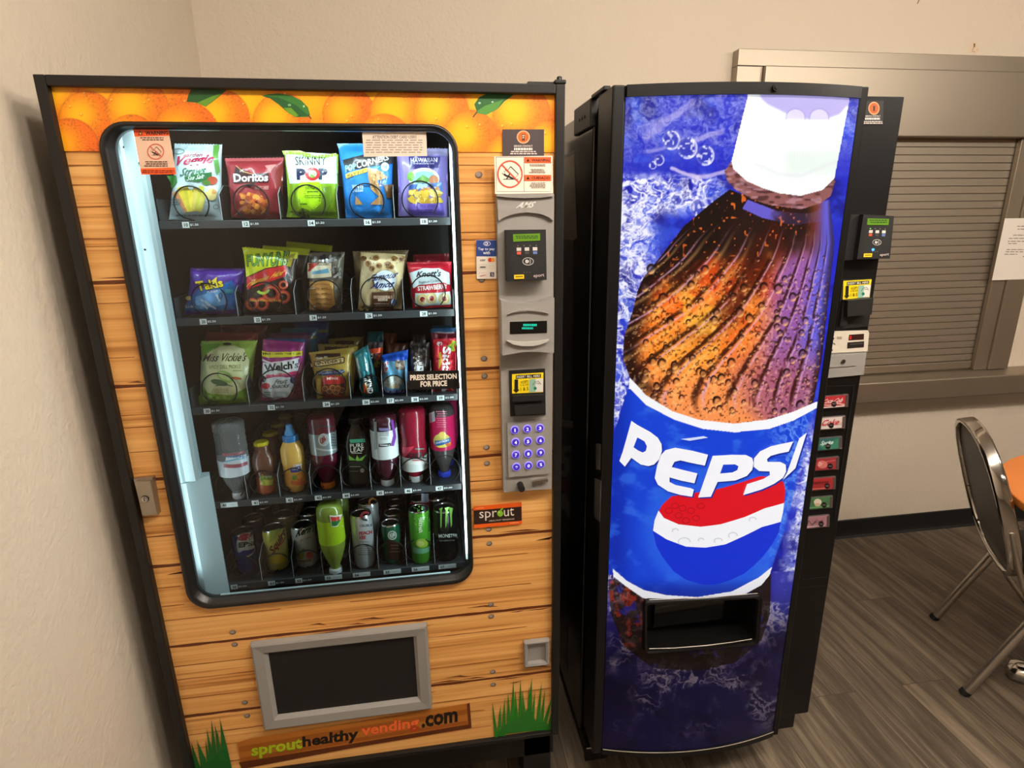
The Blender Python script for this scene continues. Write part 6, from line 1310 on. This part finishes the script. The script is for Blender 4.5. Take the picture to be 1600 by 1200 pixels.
    # collar and cap
    m = inpoly(px, py, collar); K = np.zeros_like(C)+np.array((132, 84, 84.)); K = mixc(K, (58, 30, 32), sstep(.45, .75, vnoise(px/9, py/4))*.7); K = mixc(K, (180, 140, 160), .6*sstep(.62, .85, vnoise(px/10+3, py/4+8))); C = np.where(m[..., None], K, C)
    m = inpoly(px, py, [(1168, 312), (1215, 330), (1262, 334), (1286, 326), (1290, 345), (1240, 352), (1190, 340), (1160, 326)]); C = np.where(m[..., None], mixc(C, (92, 84, 190), (.8*sstep(.35, .6, n1+.1))*sstep(1232, 1200, px)+.22), C)
    m = inpoly(px, py, cap_out); K = np.zeros_like(C)+np.array((224, 233, 240.)); K = mixc(K, (208, 224, 222), .8*sstep(1215, 1240, px)*sstep(225, 245, py)*sstep(285, 262, py)); K = mixc(K, (250, 250, 255), sstep(1190, 1160, px))
    arc = interp([(1185, 150), (1200, 163), (1230, 178), (1262, 186), (1290, 186), (1312, 178), (1322, 166)], px); K = mixc(K, (170, 164, 224), sstep(arc+3, arc-3, py)*sstep(1184, 1192, px)); K = mixc(K, (205, 212, 224), .5*sstep(6, 0, np.abs(py-(interp([(1143, 240), (1217, 272), (1251, 275), (1310, 250)], px)))))
    for bx in (1243, 1280):
        d = np.hypot((px-bx)/15, (py-184)/14); K = mixc(K, (206, 204, 240), .9*sstep(1, .9, d)*(py < 186)); K = mixc(K, (140, 134, 206), .5*sstep(.12, 0, np.abs(d-1))*(py < 187))
    K = mixc(K, (206, 214, 222), .35*(np.sin(px*1.6) > .3)*sstep(205, 215, py)*sstep(262, 250, py)*sstep(1200, 1215, px)*sstep(1290, 1270, px)); C = np.where(m[..., None], K, C)
    # label
    bu, bl, qu, ql = interp(bandU, px), interp(bandL, px), interp(botU, px), interp(botL, px)
    bx = np.interp(py, [600, 640, 700, 760, 830, 893, 930], [1276, 1272, 1258, 1244, 1226, 1204, 1196]); inlab = (py > bl-1) & (py < ql) & (px < bx) & (px > np.interp(py, [590, 640, 700], [986, 972, 950])+14*(n2-.5))
    K = np.zeros_like(C)+np.array((22, 66, 214.)); K = mixc(K, (14, 40, 170), sstep(1000, 960, px)*.8); K = mixc(K, (60, 120, 236), .55*sstep(.52, .75, fbm(px/34+2, py/22, 4))); K = mixc(K, (40, 96, 230), .8*sstep(1.28, 1.0, np.hypot((px-1123)/104, (py-828)/92))); K = mixc(K, (14, 34, 150), .6*sstep(900, 925, py))
    K = mixc(K, (120, 170, 248), .8*rid2*sstep(1180, 1240, px)); lm = sstep(-4, 6, bx-px+10*(n1-.5)); C = np.where(inlab[..., None], C*(1-lm)[..., None]+K*lm[..., None], C)
    # below the label: bottle foot, dark water with spray
    low = py > ql
    K = np.zeros_like(C)+np.array((34, 28, 112.)); K = mixc(K, (24, 19, 82), sstep(.45, .7, n1)); K = mixc(K, (60, 66, 190), .8*sstep(1190, 1215, px)*sstep(1010, 960, py))
    foot = inpoly(px, py, [(950, 905), (1205, 890), (1203, 960), (1190, 1000), (1150, 1035), (1090, 1048), (1020, 1044), (975, 1010), (955, 960)]); edge = fbm(px/14, py/14, 3)
    K = np.where((foot & (edge > .3))[..., None], mixc(np.zeros_like(C)+np.array((34, 20, 22.)), (130, 40, 26), sstep(.5, .72, fbm(px/9, py/9, 3))*sstep(1040, 985, px)), K)
    sp = np.clip(rid2*1.2*sstep(.48, .7, fbm(px/46+7, py/46, 3))+.5*rid*sstep(.55, .75, fbm(px/30, py/40+3, 3)), 0, 1)*(1-.7*foot); K = mixc(K, (206, 200, 226), sp*.85*sstep(1180, 1080, py+60*(n2-.5)))
    C = np.where(low[..., None], K, C)
    for P, Q in ((bandU, bandL), (botU, botL)):
        u, l = interp(P, px), interp(Q, px); m = (py > u) & (py < l) & (px > (983 if P is bandU else 958)) & (px < bx+(4 if P is bandU else 0)); C = np.where(m[..., None], np.array((238, 242, 252.)), C)
    return C
def port_px(i):                                                    # rounded outline of the dispensing port
    q = np.array([[1004+i*.55, 935+i*.75], [1189-i*.75, 925+i*.75], [1183-i*.7, 1003-i*.45], [1003+i*.75, 1017-i*.45]], float); P = []; r = max(9-i*.4, 3)
    for k in range(4):
        a, b, c = q[k-1], q[k], q[(k+1) % 4]; u = (a-b)/np.linalg.norm(a-b); v = (c-b)/np.linalg.norm(c-b)
        for t in np.linspace(0, 1, 6): P.append(tuple(b+u*r*(1-t)**2+v*r*t*t))
    return P
hx, hz = hit([p[0] for p in port_px(9)], [p[1] for p in port_px(9)], bow); port_in = list(zip(hx, hz))
PX0, PX1, PZ0, PZ1 = hx.min(), hx.max(), hz.min(), hz.max()
mb = MB()
keep = lambda x, z: not (PX0-.003 < x < PX1+.003 and PZ0-.003 < z < PZ1+.003)
grid_art(mb, SX0, SX1, SZ0, SZ1, 360, 1120, sign_paint, lambda X, Z: bow(X), 0, keep)
ar = Art(mb, bow, 0, (900, 450, 3.6364), fine=0.03, lift=0.0006, step=0.00015)
NAVY, WHT = (16, 44, 160), (240, 243, 252)
def letter(P, holes=(), col=WHT):
    for dx, dy, c in ((7, 7, NAVY), (0, 0, col)): ar.poly([(x+dx, y+dy) for x, y in P], c)
    for h in holes: ar.poly(h, (24, 64, 206))
# globe first, letters over it
ar.cr = (880, 740, 2.609); lo = ar.h
ar.poly([(365, 235), (420, 268), (500, 298), (580, 302), (660, 288), (740, 252), (810, 216), (887, 194), (878, 240), (850, 290), (815, 336), (775, 376), (735, 408), (680, 434), (620, 452), (570, 452), (500, 432), (450, 398), (405, 340), (380, 296)], (20, 50, 210))
ar.poly([(388, 150), (410, 180), (470, 206), (560, 216), (640, 206), (740, 176), (820, 141), (900, 119), (895, 160), (886, 196), (810, 217), (740, 252), (660, 288), (580, 301), (500, 297), (420, 267), (366, 232), (372, 190)], WHT)
ar.poly([(390, 150), (405, 125), (440, 92), (520, 80), (640, 60), (740, 30), (800, 10), (872, 12), (898, 36), (905, 70), (900, 119), (820, 141), (740, 176), (640, 206), (560, 216), (470, 206), (410, 180)], (216, 22, 36))
for x, y in ((430, 150), (470, 170), (455, 130), (500, 190), (520, 150), (485, 140), (540, 180), (560, 130)): ar.ring(x, y, 16, 13, 3, (170, 20, 34), 14)
for x, y, r in ((492, 276, 26), (630, 272, 18), (690, 250, 20), (770, 185, 16), (455, 230, 14), (560, 268, 13)): ar.ring(x, y, r, r*.7, 4, (206, 206, 220), 16, 2.4, 6.4)
ar.cr = (900, 450, 3.6364)
letter([(312, 752), (345, 775), (420, 816), (462, 848), (483, 884), (485, 925), (470, 970), (440, 1000), (408, 1009), (365, 1000), (312, 962), (275, 1012), (244, 980), (262, 930), (285, 850)], [[(346, 846), (386, 868), (400, 896), (394, 922), (376, 932), (350, 920), (324, 902)]])
letter([(480, 945), (505, 918), (560, 904), (660, 922), (746, 944), (728, 1006), (640, 988), (590, 976), (556, 984), (540, 1014), (620, 1034), (686, 1050), (669, 1106), (590, 1090), (528, 1072), (528, 1098), (560, 1115), (650, 1134), (666, 1142), (656, 1182), (590, 1172), (520, 1152), (462, 1114), (444, 1076), (458, 1004)])
letter([(772, 950), (880, 944), (960, 945), (996, 962), (1004, 990), (996, 1030), (966, 1064), (900, 1090), (800, 1098), (762, 1182), (690, 1186)], [[(832, 1000), (898, 998), (918, 1008), (912, 1030), (884, 1044), (814, 1050)]])
letter([(1228, 868), (1202, 926), (1150, 936), (1100, 950), (1080, 968), (1082, 984), (1155, 984), (1186, 1000), (1188, 1040), (1170, 1074), (1120, 1108), (1050, 1140), (944, 1172), (966, 1110), (1060, 1080), (1096, 1058), (1094, 1038), (1035, 1036), (1004, 1012), (1006, 964), (1040, 924), (1100, 896), (1160, 882)])
letter([(1262, 850), (1304, 818), (1240, 1020), (1168, 1086), (1192, 1046)])
ar.poly([(590, 854), (720, 838), (745, 846), (640, 864)], (206, 222, 250))
mb.build('sign_panel', 'sign', soda, colors=True)

# dispensing port
def pl(i, dy): 
    P = port_px(i); x, z = hit([p[0] for p in P], [p[1] for p in P], bow); y = bow(x); return [(a, b+dy, c) for a, b, c in zip(x, y, z)]
mb = MB(); mb.loft([pl(0, 0.002), pl(0.6, -0.010), pl(2.2, -0.014), pl(8.5, -0.010), pl(9.5, -0.002)], smooth=False)
x, z = hit([p[0] for p in port_px(9.5)], [p[1] for p in port_px(9.5)], bow)
mb.loft([pl(9.5, -0.002), [(a, 0.046, c) for a, c in zip(x, z)]], smooth=False, caps=(False, True))
q = [(1012, 1009), (1050, 1008), (1100, 1004), (1140, 999), (1171, 994)]; X, Zq = hit([p[0] for p in q], [p[1] for p in q], bow); mb.tube([(a, bow(a)-0.0115, c) for a, c in zip(X, Zq)], 0.0013, 1, n=6)
q = [(1012, 933), (1060, 931), (1120, 928), (1180, 923)]; X, Zq = hit([p[0] for p in q], [p[1] for p in q], bow); mb.tube([(a, bow(a)-0.0115, c) for a, c in zip(X, Zq)], 0.0009, 1, n=6)
mb.build('dispensing_port', ['black_soda', 'dull_chrome'], soda)
MB().box(PX0+.05, PX1-.05, 0.030, 0.044, PZ0+.012, PZ1-.03, bev=.003).build('delivery_flap', 'black_gloss', soda)

# selection panel
YP = 0.0517
Q4 = lambda *p: [(1240+x/4.0, 300+y/4.0) for x, y in p]; Q5 = lambda *p: [(1220+x/4.2875, 580+y/4.2857) for x, y in p]
card_reader(soda, Q4((437, 140), (628, 150), (602, 416), (396, 420)), YP, 0.03, True, Q4((352, 142), (438, 140), (400, 424), (316, 428)))
bill_reader(soda, Q4((308, 548), (492, 542), (466, 840), (262, 862)), Q4((312, 556), (488, 546), (474, 658), (308, 672)), YP, 0.03, [(Q4((340, 680), (500, 664), (488, 766), (336, 780)), 0.028), (Q4((312, 678), (340, 680), (336, 830), (290, 840)), 0.014)], None)
mb = MB(); mb.pprism(Q4((245, 872), (466, 866), (472, 880), (462, 996), (226, 1008)), YP-0.006, YP-0.0003, 0, lin((206, 196, 180)))
ar = Art(mb, plane_y(YP-0.006), 0, (1240, 300, 4.0))
ar.poly([(346, 892), (440, 886), (438, 922), (342, 928)], (44, 14, 12)); ar.poly([(350, 900), (362, 899), (360, 920), (348, 921)], (200, 30, 20)); ar.poly([(336, 940), (440, 932), (438, 970), (334, 978)], (30, 26, 24)); ar.line([(352, 952), (430, 946)], 4, (90, 84, 78))
ar.ell(246, 916, 7, 7, (30, 26, 24)); ar.greek((268, 904, 302, 922), 2, (120, 110, 100), .5, 3, .1); ar.ring(240, 955, 20, 14, 4, (60, 54, 50), 14, 3.4, 6.2); ar.poly([(228, 985), (244, 984), (242, 992), (228, 993)], (30, 26, 24))
mb.build('coin_panel', 'vinyl', soda, colors=True)
mb = MB(); mb.pprism(Q4((224, 1012), (456, 1002), (438, 1142), (204, 1164)), YP-0.006, YP-0.0003); mb.pprism(Q4((226, 1026), (396, 1016), (390, 1086), (220, 1098)), YP-0.0085, YP-0.0062)
c = at(1240+308/4, 300+1058/4, YP-0.009); mb.tube([(c[0], YP-0.0084, c[2]), (c[0], YP-0.012, c[2])], 0.0055, 1, n=16); mb.box(c[0]-.001, c[0]+.001, YP-0.0124, YP-0.0119, c[2]-.003, c[2]+.003, 2)
mb.build('coin_door', ['grey_plastic', 'chrome', 'black_matte'], soda)
mb = MB(); 
for q in (Q5((306, 100), (490, 94), (490, 98), (306, 104)), Q5((488, 94), (493, 94), (360, 1000), (355, 1000))): mb.pprism(q, YP-0.0012, YP-0.0002)
for q in ([(1253, 905), (1293, 901), (1293, 902.5), (1253, 906.5)], [(1243, 919), (1290, 915), (1290, 916), (1243, 920)]): mb.pprism(q, YP-0.001, YP-0.0002)
c = at(1253, 879, YP); mb.disc((c[0], c[2]), .007, YP-0.002, YP-0.0002); mb.build('panel_seam', 'black_matte', soda)
btn = [((275, 170, 455, 155, 450, 240, 270, 255), (168, 42, 48)), ((258, 312, 435, 297, 430, 383, 252, 398), (190, 170, 166)), ((238, 452, 412, 437, 410, 522, 232, 538), (46, 96, 96)), ((218, 588, 392, 572, 388, 658, 212, 672), (146, 46, 54)),
       ((200, 720, 370, 705, 366, 790, 195, 805), (150, 40, 44)), ((182, 850, 350, 835, 346, 915, 175, 932), (64, 106, 70)), ((162, 978, 328, 962, 326, 1042, 156, 1060), (158, 112, 122))]
for k, (q, col) in enumerate(btn):
    q = np.array(q, float).reshape(4, 2); S = lambda u, v: tuple((q[0]*(1-u)+q[1]*u)*(1-v)+(q[3]*(1-u)+q[2]*u)*v)
    mb = MB(); cen = q.mean(0); o = [tuple(cen+(p-cen)*1.0) for p in q]; i = [tuple(cen+(p-cen)*np.array((.93, .88))) for p in q]
    mb.pprism(Q5(*o), YP-0.006, YP-0.0003, 0, lin((84, 76, 74))); mb.pprism(Q5(*i), YP-0.0085, YP-0.006, 0, lin(col))
    ar = Art(mb, plane_y(YP-0.0085), 0, (1220, 580, 4.2866), lift=0.0002)
    R4 = lambda a, b, c, d, cc: ar.poly([S(a, b), S(c, b), S(c, d), S(a, d)], cc)
    T = lambda s, a, b, c, d, cc, bold=0.03, sh=.2: ar.txt(s, (*S(a, b), *S(c, b), *S(c, d), *S(a, d)), cc, bold, shear=sh)
    R4(.88, .07, .965, .93, (76, 62, 60))
    if k == 0: T('Coca-Cola', .07, .22, .80, .58, (226, 206, 204)); ar.line([S(.06, .66), S(.3, .74), S(.6, .64), S(.86, .78)], 8, (214, 170, 168)); R4(.05, .82, .86, .93, (206, 186, 184))
    if k == 1: R4(.05, .1, .86, .5, (206, 190, 188)); T('Coke', .12, .2, .78, .66, (180, 40, 50), .05); R4(.06, .72, .86, .9, (206, 196, 192))
    if k == 2: ar.poly([S(.05, .5), S(.4, .35), S(.86, .12), S(.86, .9), S(.3, .9)], (56, 120, 96)); T('Sprite', .18, .22, .66, .62, (206, 222, 224), .04)
    if k == 3: ar.ell(*S(.36, .5), 34, 26, (196, 110, 104)); T('Dr', .22, .3, .36, .6, (220, 190, 186)); ar.line([S(.5, .3), S(.85, .25)], 6, (190, 100, 96))
    if k == 4: R4(.08, .30, .72, .44, (110, 24, 30)); ar.greek((*S(.1, .3), *S(.62, .62)), 2, (116, 26, 32), .4, 4, .1); R4(.08, .8, .6, .88, (196, 110, 106))
    if k == 5: ar.ell(*S(.40, .40), 26, 22, (206, 190, 176)); ar.ell(*S(.4, .62), 20, 12, (180, 160, 130)); R4(.05, .74, .86, .88, (96, 150, 96))
    if k == 6: ar.line([S(.08, .75), S(.16, .3), S(.3, .7), S(.45, .4)], 9, (76, 60, 66)); T('Soda', .42, .26, .76, .6, (120, 70, 86)); R4(.08, .78, .8, .86, (196, 170, 176))
    ar.ell(*S(.46 if k < 3 else .66, .68), 18, 19, (24, 18, 20)); ar.greek((S(.46 if k < 3 else .66, .68)[0]-11, S(.5, .68)[1]-5, S(.46 if k < 3 else .66, .68)[0]+11, S(.5, .68)[1]+7), 1, (130, 120, 118), .4, 4, .1)
    mb.build('selection_button', 'label', soda, colors=True)
def d_service2(a):
    a.ell(1084, 394, 70, 82, (228, 150, 110)); a.ell(1084, 394, 60, 71, (206, 92, 34)); a.ring(1084, 394, 42, 50, 6, (84, 40, 22)); a.poly([(1068, 362), (1102, 362), (1098, 430), (1072, 430)], (60, 38, 26))
    a.txt('SERVICE CONTACT', (978, 482, 1166, 482, 1164, 502, 976, 502), (206, 196, 190), .03); a.greek((972, 512, 1160, 540), 1, (214, 204, 198), .9, 3, .02); a.greek((948, 554, 1186, 568), 1, (196, 186, 180), .8, 4, .02); a.greek((940, 574, 1192, 590), 1, (196, 186, 180), .8, 5, .02)
sticker('service_sticker', [(930, 300), (1205, 300), (1195, 598), (930, 598)], YP-0.0008, (32, 29, 28), (1230, 120, 8.0), d_service2, parent=soda)

# ---------------------------------------------------------------- chair and round table
O3, F3, S3 = Vector((2.589, .312, 0)), Vector((.85, -.53, 0)), Vector((.53, .85, 0))
def cpnt(a, s, z): return O3+F3*a+S3*s+Vector((0, 0, z))
chair = empty('dining_chair', cpnt(.2, 0, 0), 'chrome framed stacking chair with a dark oval back tucked under the orange table', 'chair')
lean = lambda z: .08-.33*(z-.445)
half = [(.0, .925), (.06, .920), (.115, .902), (.16, .868), (.192, .815), (.209, .745), (.214, .66), (.210, .58), (.192, .512), (.158, .468), (.11, .446), (.05, .437), (0, .436)]
oval = [(s, z) for s, z in half]+[(-s, z) for s, z in half[-2:0:-1]]
nrm = (F3+Vector((0, 0, .33))).normalized()
mb = MB(); pts = [cpnt(lean(z), s, z) for s, z in oval]
ringv = []
n = len(pts); prof = [(-.006, -.021), (.006, -.021), (.0085, -.012), (.0085, .012), (.006, .021), (-.006, .021), (-.0085, .012), (-.0085, -.012)]
cen = cpnt(lean(.68), 0, .68)
for p in pts:
    rad = (p-cen); rad = (rad-nrm*rad.dot(nrm)).normalized(); ringv.append([tuple(p+rad*a+nrm*b) for a, b in prof])
ringv.append(ringv[0]); mb.loft(ringv); mb.build('back_frame', 'chrome', chair)
mb = MB(); rings = []
for k, dn in ((.2, -.010), (.7, -.010), (.95, -.008), (.975, 0.0), (.95, .012), (.7, .024), (.2, .027)):
    rings.append([tuple(cen+(p-cen)*k+nrm*dn) for p in pts])
mb.loft(rings, caps=(True, True)); mb.build('backrest', 'chair_back', chair)
mb = MB()
for s, z in ((.17, .80), (.2, .62), (-.17, .80), (-.2, .62), (.165, .5), (-.165, .5)): p = cpnt(lean(z), s, z); mb.tube([p-nrm*.014, p-nrm*.008], .0035, n=8)
mb.build('back_rivet', 'chrome', chair)
def smooth_path(P, it=2):
    P = [Vector(p) for p in P]
    for k in range(it):
        Q = [P[0]]
        for a, b in zip(P[:-1], P[1:]): Q += [a*.75+b*.25, a*.25+b*.75]
        P = Q+[P[-1]]
    return P
for sg in (-1, 1):
    MB().tube(smooth_path([cpnt(lean(.64), sg*.212, .64), cpnt(lean(.52), sg*.219, .52), cpnt(.10, sg*.222, .40), cpnt(.22, sg*.222, .22), cpnt(.40, sg*.225, 0.0)]), .011, n=10, flat=(.0085, .0135, tuple(S3))).build('leg', 'dull_chrome', chair)
    mb = MB(); mb.tube(smooth_path([cpnt(.0, sg*.215, .004), cpnt(.10, sg*.205, .26), cpnt(.17, sg*.200, .432)]), .0155, n=12); mb.tube([cpnt(-.004, sg*.2155, 0.0), cpnt(.0045, sg*.2145, .016)], .0172, 1, n=12); mb.build('leg', ['dull_chrome', 'black_matte'], chair)
mb = MB(); rings = []
for k, z in ((.3, .438), (.90, .438), (.98, .446), (1, .46), (.98, .474), (.9, .486), (.3, .492)):
    rings.append([tuple(cpnt(.27+.205*k*math.cos(t)*(1 if math.cos(t) > 0 else .95), .198*k*math.copysign(abs(math.sin(t))**.8, math.sin(t)), z)) for t in np.linspace(0, 2*PI, 28, endpoint=False)])
mb.loft(rings, caps=(True, True)); mb.build('seat', 'seat', chair)
mb = MB()
for sg in (-1, 1): mb.tube([cpnt(.12, sg*.2, .428), cpnt(.42, sg*.19, .428)], .0095, n=8)
mb.build('seat_frame', 'dull_chrome', chair)

TC = (2.968, -.057); TR = .503
table = empty('round_table', (TC[0], TC[1], 0), 'round dining table with a bright orange top beside the chrome chair', 'table')
mb = MB(); mb.lathe([(TR-.004, .7225), (TR, .7245), (TR, .7475)], *TC, mat=1, n=72, caps=(True, False)); mb.lathe([(TR, .7475), (TR-.003, .750)], *TC, n=72, caps=(False, True)); mb.build('table_top', ['orange', 'orange_edge'], table)
mb = MB(); mb.lathe([(.05, .045), (.0385, .06), (.0385, .70), (.17, .708), (.17, .722)], *TC, n=32); mb.build('pedestal', 'chrome', table)
a0 = math.atan2(.244, -.258)
for k in range(4):
    a = a0+k*PI/2; c, s = math.cos(a), math.sin(a); rings = []
    for d, w, h in ((.03, .042, .070), (.15, .040, .062), (.28, .042, .060), (.335, .042, .056), (.352, .036, .050), (.362, .018, .036)):
        rings.append([(TC[0]+c*d-s*w*u, TC[1]+s*d+c*w*u, h*v) for u, v in ((-1, .08), (-1, .6), (-.8, .9), (-.4, 1), (.4, 1), (.8, .9), (1, .6), (1, .08))])
    MB().loft(rings, caps=(True, True)).build('foot', 'chrome', table)
